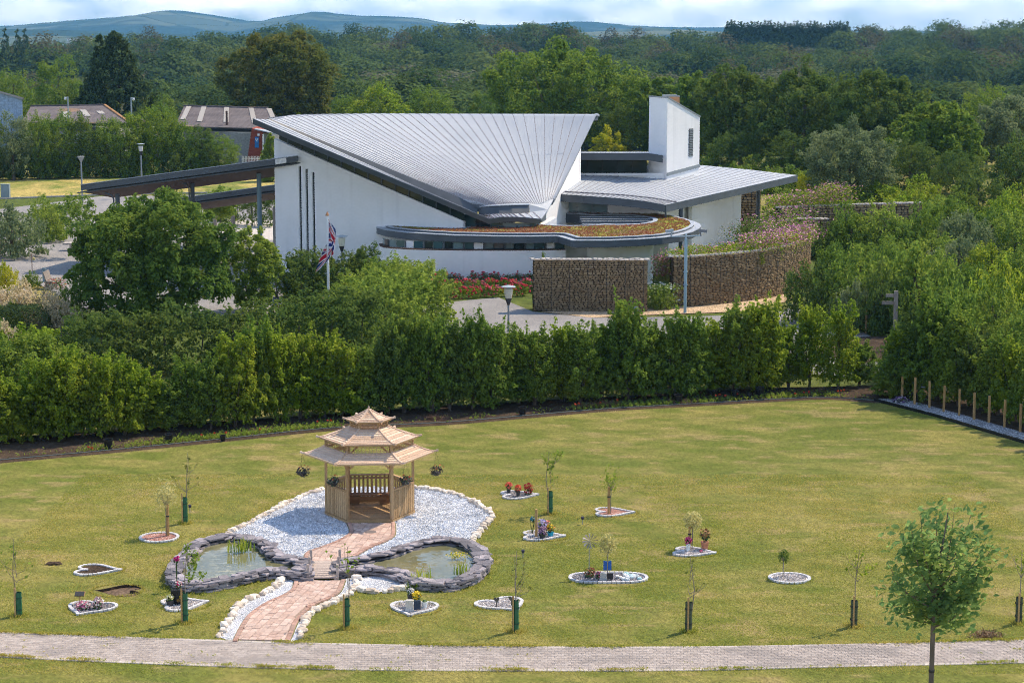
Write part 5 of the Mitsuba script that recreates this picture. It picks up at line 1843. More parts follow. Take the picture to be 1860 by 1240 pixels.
def bollard(label, px, py_top, py_base, r, mname, cap=None, D=None):
    k = thing('bollard', label, 'bollard')
    c = G(px, py_base)
    h = zat(py_top, c[1])
    part(k, 'shaft', tube([c, c + [0, 0, h]], r, 12), mname)
    if cap:
        part(k, 'cap', lathe([[0, .12], [r * .9, .09], [r * 1.25, .0], [0, 0]], c + [0, 0, h], 12), color=cap)
    return k


bollard('grey bollard light with a domed cap before the right end of the straight gabion wall', 1155, 560, 588, .11, 'grey_steel', (.16, .19, .24))
bollard('dark wooden bollard with a black cap near the far end of the curved gabion wall', 1443, 546, 580, .10, 'grey_timber', (.03, .03, .04))
bollard('blue-green bollard on the drive at the left by the clipped bush', 81, 489, 512, .12, 'blue_steel', (.12, .17, .2))
for px, t in ((390.5, 394), (423.5, 391.5)):
    bollard('%s wooden bollard under the rear entrance canopy' % ('left' if px < 400 else 'right'), px, t, t + 22, .17, 'grey_timber')
k = thing('stone_bench', 'concrete bench on the drive at the left', 'bench')
c = G(130, 455)
part(k, 'seat', bx(c + [0, 0, .50], (1.0, .9, .12)), 'concrete')
part(k, 'foot', bx(c + [.15, 0, .22], (.45, .6, .44)), 'concrete')
k = thing('garden_bench', 'dark wooden bench seen from the side among the flowers at the left', 'bench')
c = G(84, 524)
part(k, 'seat', bx(c + [.25, .3, .45], (.5, 1.4, .05)), 'grey_timber')
part(k, 'back', move(bx((0, 0, 0), (.06, 1.4, .55)), c + [0, .3, .75], ry=-.3), 'grey_timber')
for dy in (-.3, .9):
    part(k, 'leg', bx(c + [.25, dy, .22], (.45, .06, .44)), 'grey_timber')
k = thing('bird_feeder', 'thin bird feeder pole on the drive at the left', 'bird feeder')
c = G(58.5, 493)
part(k, 'pole', tube([c, c + [0, 0, 1.15]], .025, 6), color=(.22, .13, .09))
part(k, 'feeder', lathe([[0, .22], [.10, .14], [.08, .12], [.08, 0], [0, 0]], c + [.12, 0, .72], 10), color=(.42, .36, .14))
k = thing('bird_table', 'small round bird table between the two gabion walls', 'bird table')
c = G(1194, 549)
part(k, 'pedestal', lathe([[.14, 0], [.06, .1], [.05, .75], [.10, .85], [0, .85]], c, 12), color=(.22, .14, .10))
part(k, 'dish', lathe([[0, .03], [.22, .03], [.30, .08], [.32, .08], [.30, .0], [0, 0]], c + [0, 0, .85], 16), color=(.45, .30, .24))
k = thing('memorial_boulder', 'upright grey boulder standing at the left end of the curved white wall', 'boulder')
m = stone([.85, .5, 1.7], rng, .10, 2)
scene[k] = shape(move(m, W(710, 499, 117.0) * [1, 1, 0] + [0, 0, .70]), 'concrete', True)
k = thing('finger_post', 'weathered wooden finger signpost in the shade by the hedge at the right', 'signpost')
c = W(1627, 560, 93.5) * [1, 1, 0]
zt = zat(528, 93.5)
part(k, 'post', bx(c + [0, 0, zt / 2], (.17, .17, zt)), 'grey_timber')
for dz, L in ((.22, .42), (.58, .60)):
    part(k, 'finger', bx(c + [-L / 2 - .06, 0, zt - dz], (L, .05, .15)), 'grey_timber')
k = thing('wooden_stake', 'thin wooden stake in the shade under the dark bushes at the right', 'stake')
c = W(1573, 597, 99) * [1, 1, 0]
scene[k] = shape(tube([c, c + [0, 0, zat(556, 99)]], .05, 6), 'post_timber')
k = thing('utility_box', 'grey steel utility cabinet on the grass verge at the far left', 'cabinet')
c = G(10.5, 359)
part(k, 'body', bx(c + [0, 0, .62], (.78, .5, 1.24)), color=(.22, .28, .31))
part(k, 'lid', bx(c + [0, 0, 1.255], (.84, .56, .03)), color=(.26, .32, .35))
part(k, 'door', bx(c + [0, -.255, .62], (.68, .02, 1.1)), color=(.24, .30, .33))
# black pots and spotlights in the soil bed
for lab, px, py, s in (('black plant pot in the soil bed, alone right of the poppies', 1232, 733, 1.0), ('black plant pot in the soil bed near the corner, left one of three', 1336, 724, .95), ('black plant pot in the soil bed near the corner, middle one of three', 1361, 724, .6), ('black plant pot in the soil bed near the corner, right one of three', 1380, 720, 1.05), ('black plant pot in the soil bed straight behind the lawn edge, right of the gazebo', 949, 754, .9), ('black plant pot in the soil bed above the left bare sapling', 307, 804, .9), ('black plant pot at the far left of the soil bed', 197, 815, .95), ('small black plant pot in the soil bed left of the gazebo roof', 405, 801, .6)):
    k = thing('plant_pot', lab, 'plant pot', 'black plant pots in the soil bed')
    scene[k] = shape(move(lathe([[0, 0], [.13 * s, 0], [.175 * s, .34 * s], [.19 * s, .34 * s], [.19 * s, .38 * s], [.15 * s, .38 * s], [.14 * s, .30 * s], [0, .30 * s]], (0, 0, 0), 14), G(px, py), rx=rng.normal(0, .08)), 'black_plastic')
k = thing('floral_tribute', 'small heap of dark and purple flowers lying on the gravel strip by the first post', 'flowers')
c = G(1636, 731)
m, col = bunch(c + [0, 0, .08], .22, 160, .07, [(.04, .03, .05), (.14, .07, .22), (.5, .5, .52), (.03, .05, .02)], rng)
v = m[0].copy()
v[:, 0] = c[0] + (v[:, 0] - c[0]) * 1.7
scene[k] = shape((v, m[1]), None, color=col)
# ------------------------------------------------------------------ far buildings
k = thing('shed', 'long low shed with a grey corrugated roof and pale rooflight strips', 'shed')
e0, e1 = W(318, 229, 250), W(505, 234, 246)
g0, g1 = W(334, 193, 265), W(486, 197, 262)
part(k, 'wall', wall(e0 + [.6, .8, 0], e1 + [0, .8, 0], [(0, 0), (12.4, 0), (12.4, 3.4), (0, 3.4)], 14), 'shed_wall')
roof = quadgrid(np.stack([np.array([e0, e1]), np.array([g0, g1])], 1), .12)
rk = part(k, 'roof', roof, 'shed_roof')
for f0 in (.02, .20, .47, .76, .97):
    b_, t_2 = e0 + (e1 - e0) * (f0 - .0), g0 + (g1 - g0) * (f0 + .015)
    w_ = (e1 - e0) * .05
    lo, hi = (.22 if f0 > .05 else .3), .97
    q4 = np.stack([np.array([b_ + (t_2 - b_) * lo, b_ + w_ + (t_2 - b_) * lo]), np.array([b_ + (t_2 - b_) * hi, b_ + w_ + (t_2 - b_) * hi])], 1) + [0, 0, .09]
    part(rk, 'rooflight', quadgrid(q4, .05), 'rooflight')
part(rk, 'ridge', beam(g0 + [0, 0, .06], g1 + [0, 0, .06], .5, .2), 'shed_roof')
gg = quadgrid(np.stack([np.array([g0, g1]), np.array([g0, g1]) + [1, 14, -2.6]], 1), .12)
part(k, 'rear_roof', gg, 'shed_roof')
c = e0 + (e1 - e0) * .50 + (g0 - e0) * .12
part(rk, 'flue_pipe', tube([c, c + [0, 0, 1.7]], .14, 8), color=(.10, .06, .045))
k = thing('workshop', 'red brick workshop with blue signs and a flat grey canopy roof', 'building')
a_, b_ = W(447, 262, 236), W(478, 262, 236)
L = np.linalg.norm((b_ - a_)[:2])
zr = zat(233, 236)
part(k, 'wall', wall(a_, b_, [(0, 0), (L, 0), (L, zat(240, 236)), (L * .35, zr)], 6), 'red_brick')
part(k, 'side_wall', wall(W(478.5, 262, 236), W(500, 262, 238), [(0, 0), (1.5, 0), (1.5, zat(243, 236)), (0, zat(242, 236))], 6), 'shed_wall')
part(k, 'roof', quadgrid(np.stack([np.array([W(462, 234, 235.5), W(503, 243, 236)]), np.array([W(470, 231.5, 243), W(506, 239, 243)])], 1), .12), 'zinc')
part(k, 'corner_trim', beam(W(478, 244, 235.8), W(478, 292, 235.8), .15, .15, up=(1, 0, 0)), 'white_paint')
part(k, 'vent_plate', bx(W(469.5, 245, 235.9), (.25, .08, .25)), 'white_paint')
s1 = pkey(k, 'sign')
p = W(466.5, 254.5, 235.85)
put(s1, bx(p, (.46, .06, .74)), color=(.02, .16, .42))
for dx, dz in ((-.10, .10), (.10, .10), (0, -.10)):          # three white triangles
    part(s1, 'emblem', wall(p + [dx - .09, -.05, 0], p + [dx + .09, -.05, 0], [(0, p[2] + dz - .06), (.18, p[2] + dz - .06), (.09, p[2] + dz + .11)], .02), 'white_paint')
s2 = pkey(k, 'sign')
p = W(466.5, 264.5, 235.85)
put(s2, bx(p, (.46, .06, .50)), color=(.02, .16, .42))
k = thing('palisade_fence', 'white palisade fence in front of the red brick workshop', 'fence')
a_, b_ = W(440, 292, 224), W(476, 290, 224)
for q in range(14):
    p = a_ + (b_ - a_) * q / 13
    part(k, 'pale', bx((p[0], p[1], zat(286, 224) / 2), (.07, .03, zat(281.5, 224))), 'white_paint')
for z in (.5, 1.45):
    part(k, 'rail', beam((a_[0], a_[1] + .05, z), (b_[0], b_[1] + .05, z), .05, .06), 'white_paint')
k = thing('shed', 'low shed with a patched brown-grey roof behind the tree belt at the left', 'shed')
g0, g1 = W(56, 193.5, 262), W(190, 191.5, 262)
e0, e1 = W(40, 222, 246), W(236, 224, 243)
rk = part(k, 'roof', quadgrid(np.stack([np.array([e0, e1]), np.array([g0, g1])], 1), .12), 'shed_roof')
part(rk, 'verge_trim', beam(e1 + [0, 0, .08], g1 + [0, 0, .08], .3, .15), color=(.32, .16, .05))
part(rk, 'ridge', beam(g0 + [0, 0, .06], g1 + [0, 0, .06], .45, .2), 'shed_roof')
for f0, lo, hi in ((.40, .25, .62), (.62, .35, .72), (.80, .48, .64)):
    b_, t_2 = e0 + (e1 - e0) * f0, g0 + (g1 - g0) * f0
    w_ = (e1 - e0) * .06
    q4 = np.stack([np.array([b_ + (t_2 - b_) * lo, b_ + w_ + (t_2 - b_) * lo]), np.array([b_ + (t_2 - b_) * hi, b_ + w_ + (t_2 - b_) * hi])], 1) + [0, 0, .09]
    part(rk, 'rooflight', quadgrid(q4, .05), 'rooflight')
part(k, 'wall', wall(e0 + [.5, .6, 0], e1 + [-.5, .6, 0], [(0, 0), (12, 0), (12, 3.6), (0, 3.6)], 14), 'shed_wall')
part(k, 'gable', cat(bx(W(244, 205, 258) * [1, 1, 0] + [0, 0, 2.2], (2.6, 4, 4.6))), color=(.09, .065, .055))
k = thing('blue_barn', 'pale blue corrugated metal barn at the far left edge', 'building')
a_, b_ = W(-40, 185, 250), W(40, 185, 252)
L = np.linalg.norm((b_ - a_)[:2])
part(k, 'wall', wall(a_, b_, [(0, 0), (L, 0), (L, zat(181, 251)), (0, zat(156, 250))], 12), 'blue_cladding')
for q in range(24):
    p = a_ + (b_ - a_) * q / 23
    z = zat(181, 251) + (zat(156, 250) - zat(181, 251)) * (1 - q / 23)
    part(k, 'cladding_rib', bx((p[0], p[1] - .03, z / 2), (.06, .06, z)), 'blue_cladding')
part(k, 'roof_edge', beam(a_ * [1, 1, 0] + [0, -.1, zat(155, 250)], b_ * [1, 1, 0] + [0.2, -.1, zat(180, 251)], .4, .25), 'rooflight')
for lab, px, py, flip in (('grey pole with a white dome camera in front of the left shed roof', 123, 176, -1), ('grey pole with a dome camera at the foot of the tall dark conifer', 238, 177, 1)):
    k = thing('camera_pole', lab, 'camera pole')
    x, y, zt = W(px, py, 240)
    part(k, 'pole', tube([(x, y, 0), (x, y, zt)], .085, 8), color=(.30, .36, .40))
    part(k, 'camera', cat(bx((x + flip * .2, y, zt - .08), (.45, .1, .1)), trimesh.creation.icosphere(subdivisions=1, radius=.17).apply_translation((x + flip * .3, y, zt - .25))), color=(.6, .62, .65))
k = thing('warehouse', 'tiny white warehouse far off behind the woods at the left', 'building')
p = W(140, 73, 1500)
part(k, 'wall', bx((p[0], p[1] + 10, p[2] - 8), (15, 18, 18)), 'white_paint')
part(k, 'roof', bx((p[0], p[1] + 10, p[2] + 1.2), (15.5, 18.5, .5)), 'rooflight')
for lab, px, pt, D in (('faint lattice pylon in front of the hills right of the centre', 1170, 50, 2300), ('grey lattice pylon among the trees behind the chapel roof', 931, 92, 620), ):
    k = thing('pylon', lab, 'pylon')
    p = W(px, pt, D)
    zb = p[2] - (28 if D > 1000 else 24)
    w = 2.6
    m = []
    for sx, sy in ((-1, -1), (1, -1), (1, 1), (-1, 1)):
        m.append(tube([(p[0] + sx * w, D + sy * w, zb), (p[0] + sx * .5, D + sy * .5, p[2] - 5), (p[0], D, p[2])], .16 if D < 1000 else .3, 4))
    for q in range(7):
        f0, f1 = q / 8, (q + 1) / 8
        for s in (-1, 1):
            m.append(tube([(p[0] + s * w * (1 - f0), D - w * (1 - f0), zb + (p[2] - zb) * f0), (p[0] - s * w * (1 - f1), D - w * (1 - f1), zb + (p[2] - zb) * f1)], .10 if D < 1000 else .2, 4))
    part(k, 'tower', cat(*m), 'grey_steel')
    part(k, 'cross_arm', cat(*[beam((p[0] - 4.2, D, p[2] - z), (p[0] + 4.2, D, p[2] - z), .25, .3) for z in (2.5, 5.5, 8.5)]), 'grey_steel')
# ------------------------------------------------------------------ vegetation near the chapel
rng = np.random.default_rng(51)


def tree_parts(kind, rx, ry, z0, z1, nc, cr, nl, L, seed, trunk=True, tr=.18, inner=.45, jit=.7, asp=.62, droop=.2, nlimb=9, up=.55, spray=None):
    r = np.random.default_rng(seed)
    C, R = crown_clumps(kind, rx, ry, z0, z1, nc, cr, r)
    P, N = clump_pts(C, R, nl, r, inner * .7, up, spray=spray if spray is not None else (.4 if kind == 'round' else .6))
    keep = P[:, 2] > .05
    P, N = P[keep], N[keep]
    lf = leaves(P, N, L, L * asp, r, jit * .7, droop)
    tk = limbs(C, max(.3, z0 * .7), z1 * .8, tr, r, nlimb) if trunk else None
    return lf, tk


GROUPS = {}


def group(name, gen, leaf, bark='bark'):
    """A shape group: crown and trunk of one plant."""
    k = f'{name}_kind'
    lf, tk = gen
    d = {'type': 'shapegroup', 'crown': lply(lf, leaf)}
    if tk is not None:
        d['trunk'] = ply(tk, bark, smooth=True, uv=np.tile([.5, .5], (len(tk.vertices), 1)))
    scene[k] = d
    return k


# protos: hedge trees (nominal 3.4 m high, 1.05 m radius), shrubs (1 m radius, 1 m high), round trees (1 x 1 x 2)
def hedge_gen(seed):
    r = np.random.default_rng(seed)
    n = 230
    a = np.arange(n) * 2.39996 + r.uniform(-.4, .4, n)
    zz = .28 + 2.75 * r.random(n) ** .9
    env = np.interp(zz, [0, .5, 1.4, 2.3, 3.1], [.72, 1.0, 1.08, .88, .42])
    f = np.where(r.random(n) < .75, r.uniform(.6, 1.0, n), r.uniform(.05, .5, n)) * env
    C = np.c_[np.cos(a) * f, np.sin(a) * f, zz]
    R = r.uniform(.13, .27, n)
    sh = [(r.uniform(-.75, .75), r.uniform(-.6, .6)) for _ in range(10)]
    C2 = np.array([(x + r.normal(0, .05), y, z) for x, y in sh for z in np.linspace(2.0, r.uniform(2.6, 3.6), 7)])
    C, R = np.vstack([C, C2]), np.concatenate([R, np.full(len(C2), .13)])
    P, N = clump_pts(C, R, 7600, r, .3, .62)
    lf = leaves(P, N, .14, .088, r, .55, .25)
    ms = [tube([(r.normal(0, .04), r.normal(0, .04), 0), (x * .25, y * .25, .9), (x * .7, y * .7, 1.9), (x, y, 3.0)], [.035, .03, .02, .008], 5, cap=False) for x, y in sh[:6]]
    return lf, cat(*ms)


HG = [hedge_gen(s) for s in (1, 2, 3)]
HK = {}
for nm in ('leaf_yellow', 'leaf_mid', 'leaf_dark'):
    for q in range(3):
        if nm == 'leaf_dark' and q == 2:
            continue
        HK[(nm, q)] = group(f'hedge_{nm}_{q}', HG[q], nm)
SG = [tree_parts('shrub', 1, 1, 0, 1, 230, .12, 5600, .075, s, trunk=True, tr=.05, jit=.65, nlimb=12, up=.6) for s in (11, 12)]
SK = {}
for nm in ('leaf_mid', 'leaf_yellow', 'leaf_dark', 'leaf_grey', 'leaf_gold', 'leaf_pink', 'leaf_lush'):
    for q in range(2):
        if q == 1 and nm in ('leaf_gold', 'leaf_pink', 'leaf_grey'):
            continue
        SK[(nm, q)] = group(f'shrub_{nm}_{q}', SG[q], nm)
TG = [tree_parts('round', 1, 1, .15, 2, 300, .125, 9500, .062, s, tr=.055, jit=.6) for s in (21, 22, 23)]
TK = {}
for nm in ('leaf_mid', 'leaf_dark', 'leaf_grey', 'leaf_brown', 'leaf_oak', 'leaf_yellow'):
    for q in range(3):
        if nm in ('leaf_brown', 'leaf_oak', 'leaf_yellow') and q == 2:
            continue
        TK[(nm, q)] = group(f'tree_{nm}_{q}', TG[q], nm)


def inst(k, gk, pos, s, rz=0.0):
    scene[k] = {'type': 'instance', 'shapegroup': {'type': 'ref', 'id': gk},
                'to_world': T().translate([float(v) for v in pos]).rotate([0, 0, 1], math.degrees(rz)).scale([float(v) for v in s])}


def plant(name, label, cat_, px, py_base, py_top, wpx, gk, nominal, group_=None, depth=1.0, z=0.0):
    """Stands on the ground at picture row py_base; the crown reaches row py_top and is wpx wide. nominal = (radius, height) of the prototype."""
    c = G(px, py_base, z)
    w = wpx / FOC * c[1]
    h = zat(py_top, c[1]) - z
    k = thing(name, label, cat_, group_)
    sx, sz = w / 2 / nominal[0], h / nominal[1]
    inst(k, gk, c, (sx, sx * depth, sz), rng.uniform(0, 6.28))
    return k


HN, SN, TN = (1.15, 3.55), (1.12, 1.12), (1.1, 2.1)
# ---- front hedge row
base_line = [(0, 810), (200, 796), (400, 780), (600, 764), (800, 751), (1000, 738), (1200, 727), (1400, 713), (1590, 706)]
bxs, bys = np.array(base_line).T
prof = np.array([(-60, 660), (20, 690), (60, 655), (100, 635), (150, 640), (200, 640), (250, 655), (290, 672), (312, 695), (340, 645), (368, 665), (405, 620), (440, 590), (470, 578), (510, 590), (560, 605), (600, 610), (650, 625), (700, 588), (740, 560), (780, 566), (820, 575), (862, 556), (900, 588), (960, 592), (1010, 582), (1070, 592), (1100, 572), (1135, 528), (1165, 590), (1200, 572), (1240, 556), (1290, 592), (1340, 534), (1385, 548), (1420, 590), (1468, 545), (1500, 600), (1520, 548), (1560, 618), (1600, 640)])
xs = list(np.arange(-10.5, 1390, 39.5)) + [1388, 1432, 1470, 1522, 1562]
n_front = len(xs)
for q, px in enumerate(xs):
    px = px + (rng.uniform(-7, 7) if px < 1390 else 0)
    pb = np.interp(px, bxs, bys) - rng.uniform(2, 9)
    pt = np.interp(px, prof[:, 0], prof[:, 1])
    if px < 330:
        nm = 'leaf_yellow' if rng.random() < .75 else 'leaf_mid'
    elif px < 400:
        nm = 'leaf_mid'
    elif px < 640:
        nm = 'leaf_yellow' if rng.random() < .7 else 'leaf_mid'
    elif px < 820:
        nm = 'leaf_dark' if rng.random() < .55 else 'leaf_mid'
    elif px < 1380:
        nm = 'leaf_mid' if rng.random() < .6 else ('leaf_yellow' if rng.random() < .6 else 'leaf_dark')
    else:
        nm = 'leaf_yellow' if rng.random() < .6 else 'leaf_mid'
    wide = rng.uniform(80, 102) if px < 1400 else rng.uniform(64, 82)
    plant('hedge_tree', f'{ordn[q]} young hornbeam from the left in the hedge row behind the lawn', 'hedge tree', px, pb, pt, wide, HK[(nm, q % 2 if nm == 'leaf_dark' else q % 3)], HN, 'young hornbeams in the hedge row behind the lawn')
# a second rank that fills the row
for q, px in enumerate(np.arange(-40, 1390, 62)):
    pb = np.interp(px, bxs, bys) - rng.uniform(16, 24)
    pt = np.interp(px, prof[:, 0], prof[:, 1]) + rng.uniform(22, 50)
    nm = ['leaf_mid', 'leaf_dark', 'leaf_mid', 'leaf_yellow'][q % 4] if px < 640 else ['leaf_mid', 'leaf_dark', 'leaf_dark'][q % 3]
    plant('hedge_tree', f'{ordn[q]} young hornbeam from the left in the rear rank, half hidden behind the front row', 'hedge tree', px, pb, pt, 100, HK[(nm, q % 2)], HN, 'rear rank of the hedge row')
# right-hand hedge behind the posts
for q, (px, pb, pt, w, nm) in enumerate([(1618, 722, 640, 70, 'leaf_mid'), (1640, 716, 588, 90, 'leaf_yellow'), (1668, 718, 540, 110, 'leaf_dark'), (1700, 726, 520, 120, 'leaf_mid'), (1740, 736, 560, 110, 'leaf_mid'), (1775, 744, 598, 105, 'leaf_dark'), (1812, 754, 605, 100, 'leaf_mid'), (1845, 764, 612, 95, 'leaf_yellow'), (1880, 775, 600, 100, 'leaf_mid'), (1925, 790, 610, 110, 'leaf_mid'), (1980, 808, 600, 120, 'leaf_dark'), (2050, 840, 640, 130, 'leaf_mid')]):
    plant('hedge_tree', f'{ordn[q]} bushy hornbeam from the left behind the row of timber posts', 'hedge tree', px, pb, pt, w, HK[(nm, q % 2)], HN, 'hornbeams behind the timber posts')
# tall shrubs right of the drive
spec = [
    ('tall bushy hornbeam rising above the timber posts', 1705, 690, 478, 150, 'leaf_mid'), ('dense shrub left of the tall hornbeam above the posts', 1640, 690, 585, 110, 'leaf_dark'),
    ('large dark glossy shrub at the right end of the curved gabion wall', 1490, 585, 462, 150, 'leaf_dark'), ('broad leafy shrub in the middle of the bank at the right', 1560, 590, 440, 190, 'leaf_mid'),
    ('blue-green shrub in front of the dark glossy shrub', 1550, 600, 500, 90, 'leaf_grey'), ('sunlit shrub at the top of the bank beside the flat-topped wall', 1545, 470, 382, 110, 'leaf_mid'),
    ('broad sunlit shrub behind the finger signpost', 1660, 600, 430, 200, 'leaf_mid'), ('dark shrub over the finger signpost', 1600, 606, 470, 120, 'leaf_dark'),
    ('yellow-green tree shrub at the right edge above the hedge', 1820, 620, 455, 150, 'leaf_yellow'), ('dark leafy shrub at the right edge above the posts', 1800, 640, 500, 150, 'leaf_mid'),
    ('pale green shrub at the right edge of the bank', 1760, 470, 375, 130, 'leaf_grey'), ('olive shrub behind the flat-topped wall', 1500, 372, 310, 110, 'leaf_yellow'),
    ('yellow-green spreading shrub right of the roof tip', 1480, 380, 298, 100, 'leaf_gold'), ('green shrub under the roof tip at the right', 1425, 400, 340, 90, 'leaf_lush'),
    ('bush of fine foliage behind the pink flowers on the flat-topped wall', 1590, 390, 322, 120, 'leaf_yellow'), ('yellow-green bush left of the dark round bush at the right', 1670, 400, 315, 120, 'leaf_yellow'),
    ('round dark-green bush at the right', 1775, 395, 297, 130, 'leaf_dark'), ('bright bush at the right edge beside the dark round bush', 1850, 410, 330, 110, 'leaf_yellow'),
    ('grey-green bush in front of the dark round bush', 1720, 440, 350, 130, 'leaf_mid'), ('wide olive bush on the bank below the dark round bush', 1650, 440, 352, 150, 'leaf_yellow'),
    ('sunlit bush at the far right of the bank', 1845, 470, 375, 110, 'leaf_lush'), ('dark evergreen bush at the right edge', 1850, 360, 235, 130, 'leaf_dark'),
    ('shrub at the right margin beside the lawn hedge', 1900, 680, 520, 170, 'leaf_mid'), ('small shrub between the dark glossy shrub and the signpost', 1610, 560, 425, 130, 'leaf_mid'),
    ('tall sunlit shrub at the end of the grass patch at the right', 1700, 560, 440, 120, 'leaf_lush'), ('shrub left of the round grey-green tree', 1440, 350, 298, 110, 'leaf_mid'),
    ('low shrub below the round grey-green tree', 1560, 378, 325, 150, 'leaf_mid'), ('low yellow shrub before the round grey-green tree', 1620, 385, 340, 110, 'leaf_yellow'),
    ('shrub behind the right roof corner, nearest the chimney', 1300, 330, 272, 90, 'leaf_mid'), ('second shrub behind the right roof corner', 1370, 335, 280, 100, 'leaf_lush')]
for q, (lab, px, pb, pt, w, nm) in enumerate(spec):
    kk = (nm, q % 2) if (nm, q % 2) in SK else (nm, 0)
    plant('shrub', lab, 'shrub', px, pb, pt, w, SK[kk], SN)
fill = [(1535, 466, 362, 100, 'leaf_mid'), (1605, 470, 358, 130, 'leaf_lush'), (1670, 466, 362, 100, 'leaf_mid'), (1580, 450, 392, 120, 'leaf_lush'), (1480, 470, 405, 70, 'leaf_dark'), (1630, 470, 400, 120, 'leaf_mid'), (1690, 490, 415, 120, 'leaf_lush'), (1600, 505, 425, 130, 'leaf_mid'), (1520, 520, 430, 120, 'leaf_mid'),
        (1660, 530, 450, 130, 'leaf_mid'), (1740, 505, 420, 110, 'leaf_grey'), (1800, 520, 430, 120, 'leaf_yellow'), (1850, 540, 440, 120, 'leaf_mid'), (1780, 560, 470, 130, 'leaf_mid'), (1840, 590, 495, 130, 'leaf_lush'), (1720, 600, 500, 120, 'leaf_mid'),
        (1800, 440, 372, 110, 'leaf_mid'), (1700, 415, 352, 100, 'leaf_lush'), (1620, 420, 365, 100, 'leaf_yellow'), (1740, 400, 335, 90, 'leaf_mid'), (1820, 420, 345, 100, 'leaf_yellow'), (1560, 405, 360, 80, 'leaf_mid'), (1840, 660, 560, 120, 'leaf_mid'), (1760, 650, 560, 120, 'leaf_dark'), (1450, 395, 342, 80, 'leaf_grey'), (1405, 352, 300, 80, 'leaf_lush'), (1330, 345, 290, 70, 'leaf_mid')]
for q, (px, pb, pt, w, nm) in enumerate(sorted(fill)):
    kk = (nm, q % 2) if (nm, q % 2) in SK else (nm, 0)
    plant('shrub', f'{ordn[q]} filler shrub from the left in the dense green bank right of the chapel', 'shrub', px, pb, pt, w, SK[kk], SN, 'shrubs filling the bank at the right')
# ---- the mass of shrubs behind the left half of the hedge row
def trimmed_hedge(label, pts, width, h, leaf, n, L=.18, seed=1, rough=.35, top_round=.35):
    """A clipped or overgrown hedge along a line: leaves on a noisy rounded box, stems inside."""
    r = np.random.default_rng(seed)
    k = thing('hedge', label, 'hedge')
    line = resample(smooth_line(pts, 6), .5)
    m = len(line)
    t = np.gradient(line, axis=0)
    t = unit(t)
    nn = np.c_[-t[:, 1], t[:, 0]]
    hl = np.atleast_1d(h).astype(float)
    nc = int(m * .5 * (width + 2 * hl.mean()) / .11)
    i = r.random(nc) * (m - 1.001)
    i0 = i.astype(int)
    f = (i - i0)[:, None]
    c = line[i0] * (1 - f) + line[i0 + 1] * f
    nv = nn[i0]
    ang = r.uniform(0, math.pi, nc)
    ca, sa = np.cos(ang), np.sin(ang)
    rad = (np.abs(ca) ** 4 + np.abs(sa) ** 4) ** -.25
    lump = meshkit.fbm(np.c_[c * .6, sa * 1.3], 3, seed) * 2 * rough + 1 - rough
    hh = np.interp(i, np.linspace(0, m - 1, len(hl)), hl)
    dep = np.where(r.random(nc) < .8, r.uniform(.8, 1, nc), r.uniform(.3, .8, nc))
    x = ca * rad * lump * dep * width / 2
    z = np.maximum(sa * rad * lump * dep * hh, .2)
    C = np.c_[c + nv * x[:, None], z]
    R = r.uniform(.14, .34, nc) * (1 + rough) * .8
    P, N = clump_pts(C, R, n, r, .3, .65)
    P[:, 2] = np.maximum(P[:, 2], .05)
    hh = hl
    part(k, 'foliage', None or ply((lambda l: (l[0], l[1]))(lv := leaves(P, N, L, L * .62, r, .5, .2)), leaf, uv=lv[2]))
    part(k, 'stems', cat(*[tube([(*q_, 0), (*(q_ + r.normal(0, .2, 2)), hl.mean() * .8)], .03, 4, cap=False) for q_ in line[::3]]), 'bark')
    return k


trimmed_hedge('long dark clipped hedge running behind the left front trees', [G(a, b)[:2] for a, b in ((118, 675), (250, 672), (400, 668), (560, 660), (690, 650))], 3.4, [2.3, 2.5, 2.7, 2.9], 'leaf_dark', 26000, seed=2)
trimmed_hedge('sunlit bulging hedge climbing towards the flagpole', [G(a, b)[:2] for a, b in ((590, 645), (660, 628), (720, 606), (758, 588))], 4.2, [1.5, 2.2, 2.8, 2.4], 'leaf_lush', 24000, seed=3)
trimmed_hedge('hedge at the foot of the flagpole and white wall', [G(a, b)[:2] for a, b in ((664, 588), (700, 562), (735, 548), (768, 552))], 3.6, [1.7, 2.4, 2.5, 1.6], 'leaf_lush', 15000, seed=4)
trimmed_hedge('dark hedge against the white wall left of the flagpole', [G(a, b)[:2] for a, b in ((505, 546), (560, 541), (615, 537), (672, 533))], 2.6, [2.0, 2.1, 1.95, 2.0], 'leaf_dark', 13000, seed=5)
trimmed_hedge('low hedge behind the yellowish trees at the far left', [G(a, b)[:2] for a, b in ((-60, 720), (40, 715), (125, 705))], 2.6, [1.6, 1.8, 1.7], 'leaf_mid', 8000, seed=6)
trimmed_hedge('low sunlit hedge in front of the pink shrubs at the far left', [G(a, b)[:2] for a, b in ((-40, 672), (40, 668), (120, 662))], 3.0, [1.3, 1.4, 1.3], 'leaf_yellow', 8000, seed=16)
trimmed_hedge('clipped dark hedge under the rear canopy by the white wall', [G(a, b)[:2] for a, b in ((408, 408), (455, 411), (503, 411))], 2.6, 2.25, 'leaf_dark', 6000, L=.16, seed=7, rough=.15)
trimmed_hedge('low clipped hedge beside the drive at the left', [G(a, b)[:2] for a, b in ((62, 432), (110, 426), (150, 420))], 2.4, 2.0, 'leaf_mid', 5000, L=.16, seed=8, rough=.2)
